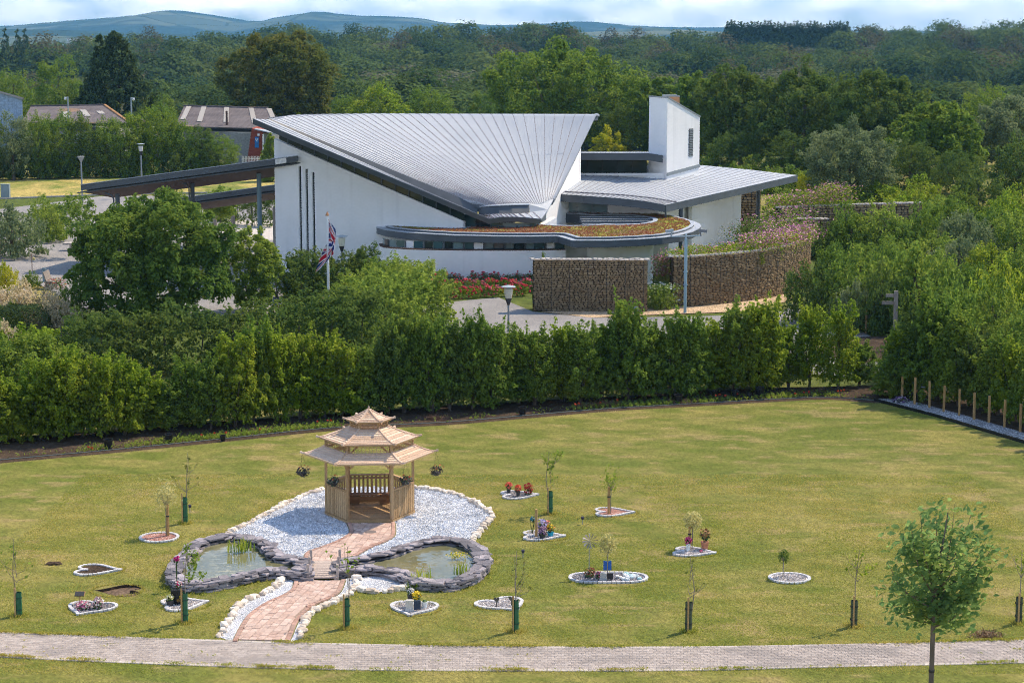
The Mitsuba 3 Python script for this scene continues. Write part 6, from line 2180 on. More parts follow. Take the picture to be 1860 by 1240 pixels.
spec = [
    ('flamingo willow with pinkish white leaves, the larger one at the left', 48, 600, 498, 160, 'leaf_pink'), ('pinkish flamingo willow right of the dark clipped block', 104, 608, 528, 92, 'leaf_pink'), ('small flamingo willow at the left edge above the hedge', 14, 668, 572, 100, 'leaf_pink'),
    ('bright green bush left of the big oak sapling', 126, 594, 508, 86, 'leaf_lush'), ('round yellow-green bush at the left edge beside the drive', 10, 530, 468, 64, 'leaf_gold'),
    ('round clipped bush beside the blue-green bollard', 56, 522, 490, 44, 'leaf_mid'), ('grey-leaved shrub on the far left beside the drive', 22, 468, 358, 150, 'leaf_grey'), ('pale green shrub beside the grey-leaved one at the left', 84, 440, 350, 92, 'leaf_lush'),
    ('dark small shrub at the foot of the white wall, behind the lamp post', 664, 505, 462, 46, 'leaf_dark'), ('dark climber against the end of the straight gabion wall', 985, 560, 456, 42, 'leaf_dark'),
    ('leafy plant between the two gabion walls', 1200, 562, 522, 50, 'leaf_lush'), ('small shrub growing at the bottom of the flagpole', 556, 600, 548, 60, 'leaf_mid'), ('pale shrub behind the left bushes', 20, 610, 540, 60, 'leaf_lush'),
    ('shrub at the left edge of the picture above the yellow trees', -10, 640, 560, 70, 'leaf_mid'), ('bright young tree beside the rear canopy, left of the bollards', 400, 402, 330, 80, 'leaf_lush'), ('bright shrub behind the top of the big oak sapling', 318, 395, 328, 60, 'leaf_lush')]
for q, (lab, px, pb, pt, w, nm) in enumerate(spec):
    kk = (nm, q % 2) if (nm, q % 2) in SK else (nm, 0)
    plant('shrub', lab, 'shrub', px, pb, pt, w, SK[kk], SN)
# dark clipped yew block at the left
r = np.random.default_rng(9)
k = thing('clipped_yew', 'dark clipped yew block in front of the flamingo willow at the left', 'shrub')
c = G(40, 612)
d = unit(r.normal(size=(9000, 3)))
d[:, 2] = np.abs(d[:, 2])
rad = (np.abs(d) ** 5).sum(1) ** (-1 / 5)
P = c + d * rad[:, None] * [1.45, 1.3, 1.6] * (1 - .15 * r.random((9000, 1)))
lf = leaves(P, d, .09, .05, r, .6)
scene[k] = lply(lf, 'leaf_conifer')


# ---- single trees with crowns of their own
def single(name, label, px, pb, pt, wpx, leaf, kind='round', nc=150, nl=26000, L=.16, z0=.22, cr=.17, seed=1, tr=.02, depth=1.0, bark='bark', **kw):
    c = G(px, pb)
    h = zat(pt, c[1])
    rx = wpx / FOC * c[1] / 2
    lf, tk = tree_parts(kind, rx * .93, rx * .93 * depth, h * z0, h * .97, int(nc * 2.6), rx * cr * .58, nl, L, seed, tr=h * tr, **kw)
    k = thing(name, label, 'tree')
    o = np.array([c[0], c[1], 0])
    part(k, 'crown', ply((lf[0] + o, lf[1]), leaf, uv=lf[2]))
    if tk is not None:
        tk.apply_translation(o)
        part(k, 'trunk', tk, bark, True)
    return k


single('oak_tree', 'large bushy young oak in front of the entrance canopy', 276, 588, 335, 330, 'leaf_oak', nc=230, nl=52000, L=.21, z0=-.03, cr=.14, seed=61, nlimb=16)
single('pale_tree', 'smaller light green tree at the corner of the white wall', 455, 566, 412, 132, 'leaf_lush', nc=130, nl=18000, L=.15, z0=-.02, cr=.17, seed=62)
single('tall_conifer', 'tall dark pointed conifer behind the sheds', 214, 262, 57, 150, 'leaf_conifer', kind='cone', nc=260, nl=24000, L=.62, z0=.02, cr=.19, seed=63, droop=.9, asp=.4)
single('conifer', 'second dark conifer top leaning against the tall one', 186, 258, 58, 62, 'leaf_conifer', kind='cone', nc=120, nl=10000, L=.62, z0=.02, cr=.24, seed=64, droop=.9, asp=.4)
single('maple_tree', 'huge brownish-green broadleaf tree behind the left shed', 512, 268, 44, 232, 'leaf_brown', nc=230, nl=42000, L=.42, z0=.12, cr=.14, seed=65)
single('oak_tree', 'great dark oak behind the middle of the chapel roof', 1018, 290, 76, 300, 'leaf_mid', nc=230, nl=42000, L=.38, z0=.10, cr=.14, seed=66)
for q, (lab, px, pb, pt, w, nm) in enumerate([('left oak of the dark group right of the chimney', 1345, 318, 104, 190, 'leaf_dark'), ('middle oak of the dark group right of the chimney', 1460, 326, 112, 230, 'leaf_dark'), ('right oak of the dark group behind the round grey tree', 1590, 338, 122, 210, 'leaf_dark'), ('low right oak at the end of the dark group', 1700, 352, 176, 190, 'leaf_mid'), ('oak between the chimney and the dark group', 1270, 300, 128, 140, 'leaf_mid'), ('oak behind the chimney', 1205, 296, 136, 120, 'leaf_mid')]):
    single('oak_tree', lab, px, pb, pt, w, nm, nc=170, nl=24000, L=.34, z0=.06, cr=.16, seed=70 + q)
single('round_tree', 'round grey-green tree standing before the dark oaks at the right', 1545, 385, 220, 198, 'leaf_grey', nc=170, nl=34000, L=.20, z0=.05, cr=.15, seed=80)
single('golden_conifer', 'small golden conifer beside the right edge of the fan roof', 1106, 300, 232, 72, 'leaf_gold', kind='shrub', nc=60, nl=9000, L=.22, z0=.02, cr=.24, seed=81)
single('golden_conifer', 'tiny golden bush behind the rim of the fan roof', 857, 262, 190, 30, 'leaf_gold', kind='shrub', nc=30, nl=4000, L=.26, z0=.02, cr=.3, seed=82)
single('apple_tree', 'olive-green tree at the left tip of the fan roof', 545, 245, 172, 112, 'leaf_yellow', nc=90, nl=14000, L=.26, z0=.1, cr=.2, seed=83)
single('dark_conifer', 'dark green conifer beside the red brick workshop', 492, 330, 240, 46, 'leaf_lush', kind='cone', nc=70, nl=9000, L=.22, z0=.02, cr=.3, seed=84)
single('willow_tree', 'pale grey-green willow at the right edge behind the oaks', 1830, 315, 176, 170, 'leaf_grey', nc=120, nl=20000, L=.30, z0=.05, cr=.17, seed=85)
# thin young tree before the canopy, with sparse leaves
single('young_tree', 'thin young tree with sparse leaves beside the left end of the canopy', 142, 468, 345, 70, 'leaf_mid', nc=40, nl=1500, L=.17, z0=.35, cr=.22, seed=86, tr=.010)
single('young_tree', 'small bright tree standing at the bollards', 402, 432, 345, 74, 'leaf_lush', nc=40, nl=5000, L=.18, z0=.4, cr=.25, seed=87, tr=.014)
# the belt of trees along the far verge
belt = [(-30, 330, 195), (25, 328, 204), (70, 326, 202), (108, 324, 196), (150, 323, 206), (190, 322, 212), (228, 321, 208), (262, 320, 198), (296, 319, 186), (330, 318, 212), (368, 318, 228), (396, 317, 242)]
bn_ = [nm for nm in ('leaf_dark', 'leaf_grey', 'leaf_mid', 'leaf_mid', 'leaf_dark', 'leaf_mid', 'leaf_mid', 'leaf_yellow', 'leaf_mid', 'leaf_mid', 'leaf_dark', 'leaf_mid', 'leaf_mid')]
for q, (px, pb, pt) in enumerate(belt):
    plant('belt_tree', f'{ordn[q]} tree from the left in the belt behind the grass verge', 'tree', px, pb, pt, rng.uniform(72, 96), TK[(bn_[q], q % (2 if bn_[q] == "leaf_yellow" else 3))], TN, 'trees of the belt behind the grass verge')
for q, px in enumerate(range(-20, 405, 33)):
    plant('belt_bush', f'{ordn[q]} bush from the left filling the foot of the tree belt', 'bush', px + rng.uniform(-8, 8), 327 - q * .7, 262 + rng.uniform(-8, 16), 66, SK[(['leaf_dark', 'leaf_mid'][q % 2], q % 2)], SN, 'bushes at the foot of the tree belt')
# trees between the sheds and the woods, and behind the chapel
mid = [
    ('dark broadleaf tree at the far left above the blue barn', 25, 252, 122, 110, 'leaf_mid'), ('broadleaf tree left of the tall conifer', 110, 254, 102, 120, 'leaf_mid'), ('small tree right of the tall conifer', 290, 262, 168, 80, 'leaf_mid'),
    ('bushy tree between conifer and left shed', 255, 268, 190, 60, 'leaf_dark'),
    ('tree left of the great dark oak, behind the roof', 690, 262, 150, 130, 'leaf_yellow'), ('second tree left of the great dark oak', 780, 258, 156, 110, 'leaf_mid'), ('bush-like tree behind the roof rim at the left', 630, 258, 168, 90, 'leaf_mid'),
    ('tree nearest the great dark oak on its left', 890, 262, 160, 90, 'leaf_oak'), ('tree right of the great dark oak', 1145, 285, 128, 110, 'leaf_mid'), ('dark tree filling in behind the golden conifer', 1120, 296, 185, 110, 'leaf_dark'),
    ('low tree behind the chimney at the right', 1240, 300, 190, 110, 'leaf_dark'), ('tree at the right edge behind the willow', 1790, 300, 150, 120, 'leaf_mid'), ('dark tree beside the willow at the right edge', 1870, 345, 240, 110, 'leaf_dark'),
    ('far willow at the right edge', 1880, 300, 170, 120, 'leaf_grey'), ('low bushy tree beneath the dark oaks, left', 1330, 330, 235, 110, 'leaf_dark'), ('low bushy tree beneath the dark oaks, right', 1650, 362, 250, 130, 'leaf_dark'), ('low bushy tree beneath the dark oaks, middle', 1440, 338, 240, 120, 'leaf_dark'), ('low tree right of the round grey-green tree', 1740, 372, 270, 120, 'leaf_dark')]
for q, (lab, px, pb, pt, w, nm) in enumerate(mid):
    kk = (nm, q % 3) if (nm, q % 3) in TK else (nm, 0)
    plant('broadleaf_tree', lab, 'tree', px, pb, pt, w, TK[kk], TN)

# ---- flowers on the walls, rose bed
def flower_mass(name, label, cat_, pts, spread, zr, n, L, green, cols, frac, seed, hang=0.0):
    r = np.random.default_rng(seed)
    k = thing(name, label, cat_)
    line = resample(pts, .1)
    i = r.integers(0, len(line), n)
    lump = meshkit.fbm(np.c_[line[i] * .8, line[i][:, :1] * 0 + seed], 3, seed)
    P = np.c_[line[i] + r.normal(0, 1, (n, 2)) * spread, zr[0] + (zr[1] - zr[0]) * r.random(n) * (.4 + 1.1 * lump)]
    l = leaves(P, r.normal(0, .5, (n, 3)) + [0, -.3, .8], L, L * .6, r, .7)
    part(k, 'foliage', ply((l[0], l[1]), green, uv=l[2]))
    m = int(n * frac)
    i = r.integers(0, len(line), m)
    lump = meshkit.fbm(np.c_[line[i] * .8, line[i][:, :1] * 0 + seed], 3, seed)
    P = np.c_[line[i] + r.normal(0, 1, (m, 2)) * spread * 1.05, zr[0] + (zr[1] - zr[0]) * (.25 + .85 * r.random(m)) * (.4 + 1.1 * lump)]
    l = leaves(P, r.normal(0, .4, (m, 3)) + [0, -.5, .8], L * .95, L * .8, r, .6)
    part(k, 'blossoms', (l[0], l[1]), color=np.repeat(np.array(cols)[r.integers(0, len(cols), m)], 4, 0))
    return k


WP = [(.52, .18, .32), (.46, .13, .26), (.58, .30, .36), (.48, .26, .26)]
cw = smooth_line([G(1219, 557)[:2] + off, G(1262, 556)[:2] + off, G(1335, 549)[:2] + off, G(1400, 539)[:2] + off, G(1441, 527)[:2] + [.0, .5], G(1463, 512)[:2] + [.0, .5]], 8)
cwl = resample(cw, .2)
n3 = len(cwl)
flower_mass('climbing_flowers', 'green climber with few blossoms along the left top of the curved gabion wall', 'flowers', cwl[: n3 // 2] + [0, .4], .35, (2.7, 3.25), 3200, .11, 'leaf_yellow', WP, .12, 91)
flower_mass('climbing_flowers', 'dense pink-purple blossoms along the right top of the curved gabion wall', 'flowers', cwl[n3 // 3:] + [0, .5], .45, (2.6, 3.6), 4600, .12, 'leaf_yellow', WP, .55, 92)
flower_mass('climbing_flowers', 'dark red-leaved climber hanging over the left end of the curved gabion wall', 'flowers', [G(1216, 556)[:2] + [-.45, .8], G(1222, 556)[:2] + [-.2, .5]], .30, (1.3, 3.0), 1500, .11, 'leaf_brown', [(.30, .08, .12), (.36, .16, .2), (.2, .05, .06)], .4, 93)
for q, s in enumerate((.42, .56, .70, .80, .88)):
    p = cwl[int(s * (n3 - 1))]
    flower_mass('trailing_plant', f'{ordn[q]} green trailing strand from the left hanging down the curved gabion wall', 'plant', [p + [-.1, -.48], p + [.12, -.5]], .07, (2.0, 2.8), 260, .09, 'leaf_yellow', WP, .04, 95 + q)
flower_mass('climbing_flowers', 'bank of pink blossoms behind the column at the right of the chapel', 'flowers', [W(1388, 430, 127)[:2], W(1425, 425, 125)[:2], W(1452, 420, 122)[:2]], .7, (1.6, 3.7), 3600, .13, 'leaf_mid', WP, .28, 101)
flower_mass('climbing_flowers', 'pink and orange blossoms on top of the flat-topped gabion wall', 'flowers', [W(1412, 370, 139.6)[:2], W(1470, 370, 140.4)[:2], W(1540, 370, 141.5)[:2]], .5, (2.9, 4.3), 3600, .14, 'leaf_yellow', [(.50, .22, .26), (.52, .30, .22), (.45, .2, .3)], .28, 102)
flower_mass('dark_shrub', 'dark climbing shrub at the end of the white wing wall', 'shrub', [W(1345, 440, 130)[:2], W(1382, 440, 129)[:2]], .6, (.3, 3.0), 4200, .12, 'leaf_dark', WP, .02, 103)
flower_mass('flower_border', 'white flowers and leaves between the two gabion walls', 'flowers', [W(1182, 560, 108.5)[:2], W(1216, 560, 108.5)[:2]], .4, (.1, 1.2), 2000, .12, 'leaf_lush', [(.6, .6, .55), (.5, .55, .4)], .10, 104)
# rose bushes in the bed below the curved wall
q0 = 0
for row, (dyb, hts) in enumerate(((538, .62), (530, .72), (522, .9))):
    for nth, px in enumerate(np.arange(752 + row * 9, 966, 21.5)):
        p = G(px + rng.uniform(-4, 4), dyb + rng.uniform(-2, 2) + (960 - px) * .012)
        r = np.random.default_rng(200 + q0)
        k = thing('rose_bush', f'{ordn[nth]} red rose bush from the left in the {["front", "middle"][row]} row under the curved white wall' if row < 2 else f'{ordn[nth]} dark-leaved rose bush from the left at the back of the rose bed', 'rose bush', 'rose bushes under the curved wall' if row < 2 else 'dark-leaved rose bushes at the back of the bed')
        d = unit(r.normal(size=(420, 3)) + [0, 0, .4])
        P = p + d * [.42, .40, hts * .55] * r.uniform(.5, 1.05, (420, 1)) + [0, 0, hts * .45]
        l = leaves(P, d + [0, 0, .4], .10, .065, r)
        nmr = 'leaf_yellow' if row == 0 and q0 % 3 else ('leaf_mid' if row < 2 else 'leaf_brown')
        part(k, 'foliage', ply((l[0], l[1]), nmr, uv=l[2]))
        nb = 26 if row < 2 else 9
        d = unit(r.normal(size=(nb, 3)) + [0, -.3, .8])
        P = p + d * [.46, .44, hts * .6] + [0, 0, hts * .48]
        fl = cat(*[trimesh.creation.icosphere(subdivisions=0, radius=r.uniform(.04, .075)).apply_translation(x) for x in P])
        part(k, 'blossoms', fl, color=[(.55, .02, .045), (.48, .012, .03), (.60, .05, .07), (.55, .10, .12)][q0 % 4])
        q0 += 1
for q, (px, pb) in enumerate(((783, 515), (812, 514), (880, 515))):
    p = G(px, pb)
    r = np.random.default_rng(260 + q)
    k = thing('tall_weed', f'thin tall flower stalk against the white wall, {ordn[q]} from the left', 'plant')
    scene[k] = shape(cat(*[tube([p + [r.normal(0, .05), 0, 0], p + [r.normal(0, .2), r.normal(0, .1), r.uniform(1.1, 1.7)]], .012, 4) for _ in range(4)]), None, color=(.10, .11, .05))
k = thing('pink_roses', 'few pink roses at the foot of the flagpole', 'flowers')
c = W(588, 545, 108)
m, col = bunch(c, .28, 50, .10, [(.55, .06, .28), (.5, .1, .3)], rng)
part(k, 'blossoms', m, color=col)
m, col = bunch(c - [0, 0, .3], .35, 160, .10, [(.05, .09, .02), (.07, .12, .03)], rng)
part(k, 'foliage', m, color=col)
k = thing('flower_border', 'bright mixed flowers beside the dark bench at the left', 'flowers')
c = G(103, 524)
m, col = bunch(c + [0, 0, .35], .75, 500, .10, [(.65, .30, .03), (.6, .05, .04), (.5, .5, .4), (.10, .16, .04), (.08, .13, .03), (.5, .15, .2), (.07, .14, .04)], rng)
v = m[0].copy(); v[:, 2] = np.maximum((v[:, 2] - c[2]) * .6, .02) + c[2]
part(k, 'plants', (v, m[1]), color=col, kind='stuff')
k = thing('flower_border', 'mauve flower strip behind the trunk of the big young oak', 'flowers')
n = 900
P = np.c_[np.linspace(*[W(a, 570, 103)[0] for a in (150, 330)], n) + rng.normal(0, .1, n), 103.0 + rng.normal(0, .4, n), rng.uniform(.1, .9, n)]
l = leaves(P, rng.normal(0, .5, (n, 3)) + [0, 0, 1], .11, .08, rng)
part(k, 'plants', (l[0], l[1]), color=np.repeat(np.array([(.40, .25, .32), (.09, .13, .05), (.07, .11, .04), (.3, .14, .2)])[rng.integers(0, 4, n)], 4, 0), kind='stuff')

# ---- poppies and weeds in the soil bed
bl = resample(border, .25)
r = np.random.default_rng(301)
n = 15000
i = r.integers(0, len(bl), n)
dens = meshkit.fbm(np.c_[bl[i] * .35, bl[i][:, :1] * 0], 3, 5)
keep = r.random(n) < np.clip((dens - .38) * 4.5, .03, 1)
P = np.c_[bl[i] + np.c_[r.normal(0, .05, n), np.abs(r.normal(0, .6, n)) + .03], r.uniform(.02, .14, n)][keep]
l = leaves(P, r.normal(0, .5, (len(P), 3)) + [0, 0, .7], .13, .04, r, droop=-.8)
put('bed_weeds', (l[0], l[1]), 'leaf_lush', uv=l[2], kind='stuff', label='low green weeds along the lawn edge of the soil bed')
pop = []
for q in range(60):
    p = bl[r.integers(0, len(bl))] + [r.normal(0, .1), abs(r.normal(0, .4)) + .1]
    if meshkit.fbm(np.array([[p[0] * .35, p[1] * .35, 0]]), 3, 5)[0] > .44 and abs(p[0]) < p[1] * .255:
        pop.append((p[0], p[1]))
for q, (x, y) in enumerate(sorted(pop, key=lambda t: t[0] / t[1])[:45]):
    z = r.uniform(.14, .30)
    k = thing('poppy', f'{ordn[q]} small red poppy from the left in the soil bed behind the lawn', 'poppy', 'red poppies in the soil bed')
    part(k, 'stalk', tube([(x, y, 0), (x, y, z)], .006, 4), color=(.07, .10, .03))
    m, col = bunch((x, y, z), .04, 12, .055, [(.55, .03, .015), (.6, .06, .02)], r)
    part(k, 'petals', m, color=col)
# low brush of twigs lying in the bed
for q, (px, py) in enumerate(((790, 762), (1095, 738), (1065, 741), (1240, 733))):
    k = thing('twig_heap', f'{ordn[q]} heap of dry brown twigs from the left in the soil bed', 'twig heap')
    c = G(px, py)
    l = leaves(c + r.normal(0, 1, (260, 3)) * [.28, .14, .05] + [0, 0, .07], r.normal(size=(260, 3)), .28, .014, r)
    part(k, 'twigs', (l[0], l[1]), color=(.15, .085, .055), kind='stuff')

# ---- saplings with guards in the lawn
sap = [(34, 1118, 1075, 978, 'green', 'leaf_lush', 36), (336, 950, 903, 822, 'green', 'leaf_brown', 26), (336, 1130, 1076, 985, 'green', 'leaf_lush', 150), (630, 1140, 1087, 992, 'green', 'leaf_yellow', 34), (936.5, 1146, 1090, 1000, 'green', 'leaf_brown', 22), (1250.5, 1146, 1093, 1008, 'mesh', 'leaf_brown', 10), (1550.5, 1137, 1090, 998, 'mesh', 'leaf_yellow', 42), (1849.5, 1131, 1084, 998, 'mesh', 'leaf_yellow', 46), (999, 933, 892, 820, 'green', 'leaf_lush', 130)]
names_ = ['at the far left of the lawn', 'left of the gazebo, at the rear', 'in front of the left pond', 'right of the lower pink path', 'beside the empty heart bed near the right pond', 'in the middle of the front lawn, left of the tiny shrub', 'left of the large windblown tree', 'at the right edge of the lawn', 'behind the crowded heart bed']
for q, (px, pb, pg, pt, kind, leaf, nl) in enumerate(sap):
    r = np.random.default_rng(400 + q)
    c = G(px, pb)
    hg, ht = zat(pg, c[1]), zat(pt, c[1])
    k = thing('sapling', f'thin bare sapling {names_[q]}' if nl < 60 else f'leafy thin sapling {names_[q]}', 'sapling', 'staked saplings in the lawn')
    x0_ = c + [.03, .01, 0]
    top = c + [r.normal(0, .06), 0, ht]
    if q == 1 or q == 2:
        top = c + [.12, 0, ht]
    mid_ = (x0_ + top) / 2 + [r.normal(0, .05), 0, .1]
    br_, lp = [tube([x0_, mid_, top], [.017, .013, .006], 5)], []
    for b in range(7):
        t = r.uniform(.42, .75)
        s_ = x0_ * (1 - t) + top * t
        e_ = s_ + [r.normal(0, .26), r.normal(0, .12), r.uniform(.25, .62)]
        e_[2] = min(e_[2], ht)
        m_2 = (s_ + e_) / 2 + [(e_[0] - s_[0]) * .2, 0, -.03]
        br_.append(tube([s_, m_2, e_], [.009, .006, .003], 4, cap=False))
        lp += [s_ + (e_ - s_) * u for u in (.5, .75, .95, 1.0)]
    lp += [mid_ + (top - mid_) * u for u in (.4, .6, .8, .95)]
    part(k, 'trunk', cat(*br_), 'pale_bark')
    P = np.array(lp)[r.integers(0, len(lp), nl)] + r.normal(0, .05, (nl, 3))
    l = leaves(P, r.normal(0, .6, (nl, 3)) + [0, -.2, .5], .105, .06, r, droop=.6)
    part(k, 'crown', ply((l[0], l[1]), leaf, uv=l[2]))
    g = thing('tree_guard', f'{"green plastic" if kind == "green" else "dark mesh"} tree guard with stake ' + names_[q].split(',')[0], 'tree guard', 'tree guards round the saplings')
    R_ = .085
    n_ = 14
    a_ = np.linspace(0, 2 * math.pi, n_, endpoint=False)
    rr = R_ * (1 + .10 * np.cos(3 * a_ + q))
    ring = np.c_[np.cos(a_) * rr, np.sin(a_) * rr]
    outer_v = [np.c_[ring, np.full(n_, z)] for z in (0, hg * .5, hg)] + [np.c_[ring * .88, np.full(n_, z)] for z in (hg, 0)]
    v = np.vstack(outer_v) + c
    j = np.arange(n_)
    f = np.vstack([np.stack([lv_ * n_ + j, lv_ * n_ + (j + 1) % n_, (lv_ + 1) * n_ + (j + 1) % n_, (lv_ + 1) * n_ + j], -1) for lv_ in range(4)])
    part(g, 'tube', (v, f), 'guard_green' if kind == 'green' else 'guard_mesh', True)
    sx = -.06 if kind == 'green' else -.02
    part(g, 'stake', bx(c + [sx, -.09, (hg + .14) / 2], (.04, .04, hg + .14)), 'post_timber')
    for z in (.25, .75):
        part(g, 'tie', lathe([[R_ * 1.15, 0], [R_ * 1.18, .015], [R_ * 1.15, .03]], c + [0, 0, hg * z], 14), color=(.02, .06, .04) if kind == 'green' else (.03, .03, .03))
# standard willows on stakes
std = [('small standard willow with pale hanging shoots on the round red-bark bed', 302, 973, 916, 893, .30, 'leaf_pale', 420, 1.3), ('standard willow with pale variegated head in the heart bed with the terracotta pot', 1257, 998, 958, 937, .26, 'leaf_pale', 520, .2), ('standard willow with a pale head in the oval bed', 1103, 1050, 1003, 978, .24, 'leaf_pale', 480, .1), ('small yellow-green sapling on a stake in the red-chip heart bed', 1109, 933, 889, 868, .24, 'leaf_yellow', 170, .4), ('tiny dark green bush tree in the round pale bed', 1422, 1049, 1018, 1006, .15, 'leaf_dark', 300, 0)]
for q, (lab, px, pb, pc, pt, R_, leaf, nl, dr_) in enumerate(std):
    r = np.random.default_rng(440 + q)
    c = G(px, pb)
    zc, zt_ = zat(pc, c[1]), zat(pt, c[1])
    k = thing('standard_tree', lab, 'small tree')
    part(k, 'trunk', cat(tube([c, c + [.01, 0, zc]], .016, 6), *[tube([c + [.01, 0, zc * .93], c + [r.normal(0, R_ * .6), r.normal(0, R_ * .6), zt_ - .05]], [.010, .004], 4, cap=False) for _ in range(8)]), 'pale_bark')
    d = unit(r.normal(size=(nl, 3)) * [1, 1, .9] + [0, 0, .3])
    P = c + [.01, 0, (zc + zt_) / 2 + .02] + d * [R_, R_, (zt_ - zc) / 2 + .12] * r.uniform(.35, 1.1, (nl, 1)) ** .7
    if q in (0, 3):
        P += np.c_[r.normal(0, .10, nl), r.normal(0, .05, nl), np.abs(r.normal(0, .22, nl)) * (r.random(nl) < .35)]
    l = leaves(P, d, .10 if q < 4 else .06, .036 if q < 4 else .03, r, droop=dr_)
    part(k, 'crown', ply((l[0], l[1]), leaf, uv=l[2]))
    if q in (0, 1, 3):
        sk_ = thing('wooden_stake', ['round stake of the small willow on the round bed', 'stake of the standard willow behind the pink flowers', '', 'stake of the sapling in the red-chip heart bed'][q], 'stake', 'stakes of the small willows')
        h_ = zc * (1.12 if q else 1.0)
        o_ = c + [(-.075 if q == 1 else .06 if q == 0 else -.06), -.02, 0]
        part(sk_, 'stake', tube([o_, o_ + [0, 0, h_]], .04, 8), 'post_timber')
        part(sk_, 'strap', lathe([[.05, 0], [.055, .02], [.05, .04]], o_ + [0, 0, h_ * .62], 10), color=(.03, .03, .03))

# ---- the windblown tree in the foreground
r = np.random.default_rng(77)
k = thing('windblown_tree', 'young leafy tree bent by the wind in the right foreground', 'tree')
c = G(1690, 1285)
D = c[1]
zc0, zc1 = zat(1150, D), zat(915, D)
tr = [c, c + [.0, 0, zat(1130, D)], W(1697, 1060, D), W(1712, 990, D), W(1722, 930, D)]
bm = [tube(smooth_line(np.array(tr), 5), np.interp(np.linspace(0, 1, 21), [0, .25, .5, 1], [.058, .052, .036, .010]), 9)]
C = []
start = np.array(tr[1])
tips = [(1620, 1095), (1612, 1020), (1640, 1000), (1655, 960), (1672, 935), (1700, 925), (1735, 912), (1765, 930), (1758, 965), (1790, 985), (1800, 995), (1780, 1040), (1770, 1075), (1745, 1100), (1640, 1070), (1665, 1060), (1690, 1010), (1720, 1050), (1740, 1010), (1702, 1085), (1655, 1100), (1725, 1105), (1620, 1050), (1685, 970), (1750, 1060), (1635, 965)]
for q, (px, py) in enumerate(tips):
    e_ = W(px, py, D + r.normal(0, .55))
    t = r.uniform(.0, .75)
    line = np.array(tr[1]) * (1 - t) + np.array(tr[3]) * t
    if e_[2] < line[2] + .3:
        line = np.array(tr[1]) + [0, 0, max(-.12, min(.5, (e_[2] - tr[1][2]) * .45 - .2))]
    m_2 = line * .45 + e_ * .55 + [(line[0] - e_[0]) * -.12, 0, -.10]
    sm = smooth_line(np.array([line, m_2, e_]), 5)
    bm.append(tube(sm, np.linspace(.020, .004, len(sm)), 5, cap=False))
    for u in np.linspace(.28, 1.0, 10):
        C.append(sm[int(u * (len(sm) - 1))] + r.normal(0, .09, 3))
part(k, 'trunk', cat(*bm), 'bark', True)
part(k, 'tie_strap', lathe([[.064, 0], [.07, .03], [.064, .06]], c * [1, 1, 0] + [0, 0, zat(1220, D)], 12), color=(.03, .028, .025))
C = np.array(C)
n = 2400
P = C[r.integers(0, len(C), n)] + r.normal(0, .13, (n, 3))
nn = unit(r.normal(0, .7, (n, 3)) + [.1, -.3, .8])
t = unit(np.tile([.85, -.1, .42], (n, 1)) + r.normal(0, .5, (n, 3)))
nn = unit(nn - t * (nn * t).sum(1, keepdims=True))
b = np.cross(nn, t)
Ls = .172 * r.uniform(.6, 1.25, (n, 1))
ws = Ls * .52
V = np.stack([P, P + t * Ls * .35 + b * ws * .5 + nn * ws * .12, P + t * Ls * .72 + b * ws * .36 + nn * ws * .06, P + t * Ls - nn * Ls * .12, P + t * Ls * .72 - b * ws * .36 + nn * ws * .06, P + t * Ls * .35 - b * ws * .5 + nn * ws * .12], 1).reshape(-1, 3)
kf = np.arange(n)[:, None] * 6
F_ = np.vstack([kf + [0, 1, 5], kf + [1, 2, 5], kf + [2, 4, 5], kf + [2, 3, 4]])
leafmat('leaf_big', (.040, .095, .038), (.095, .17, .060), (.14, .20, .045), .85, 2.5, .28, 2.4)
part(k, 'crown', ply((V, F_), 'leaf_big', uv=np.repeat(r.random((n, 2)), 6, 0)))

# ---- grass blades in the near lawn, longer round the ponds, and weeds in the setts
r = np.random.default_rng(88)
lx0, ly0, lx1, ly1 = -14.5, 44.5, 15.5, 66
n = 330000
q = np.c_[r.uniform(lx0, lx1, n), r.uniform(ly0, ly1, n)]
no = unary_union([gravel_poly.buffer(.1), dn_poly.buffer(.05), verge_poly.buffer(.1), corner_poly, poly_l.buffer(.02), poly_r.buffer(.02), front_path_poly.buffer(.02)] + bed_holes + [Polygon(prism_) for prism_ in []])
beds_xy = unary_union([Point(G(a, b)[:2]).buffer(.1) for a, b in ((0, 0),)]) if False else None
shapely.prepare(no)
ok = ~shapely.contains_xy(no, q[:, 0], q[:, 1]) & shapely.contains_xy(lawn_poly, q[:, 0], q[:, 1]) & (np.abs(q[:, 0]) < q[:, 1] * .262 + .3)
q = q[ok]
bedpts = [(G(px, py), wpx / FOC * G(px, py)[1] / 2 * 1.02) for px, py, wpx in ((289, 977, 70), (181, 1036, 84), (213, 1072, 90), (166, 1106, 90), (334, 1099, 88), (752, 1107, 88), (906, 1098, 88), (1105, 1050, 144), (1434, 1051, 75), (1262, 1003, 82), (990, 974, 78), (1119, 931, 74))]
for c, rad in bedpts:
    q = q[((q[:, 0] - c[0]) ** 2 + ((q[:, 1] - c[1]) * 1.15) ** 2) > rad * rad]
hv = meshkit.fbm(np.c_[q * .8, q[:, :1] * 0], 3, 3)
q = q[r.random(len(q)) < np.clip((hv - .25) * 2.6, .05, 1)]
m = len(q)
h = .030 * r.uniform(.5, 1.5, m)
edge = unary_union([poly_l, poly_r, verge_poly, gravel_poly]).buffer(.30)
shapely.prepare(edge)
h = h * np.where(shapely.contains_xy(edge, q[:, 0], q[:, 1]), 2.0, 1.0)
a = r.uniform(0, 6.28, m)
w = .011
d = np.c_[np.cos(a), np.sin(a)]
tip = np.c_[q + r.normal(0, .6, (m, 2)) * h[:, None], h]
V0 = None
tq = []
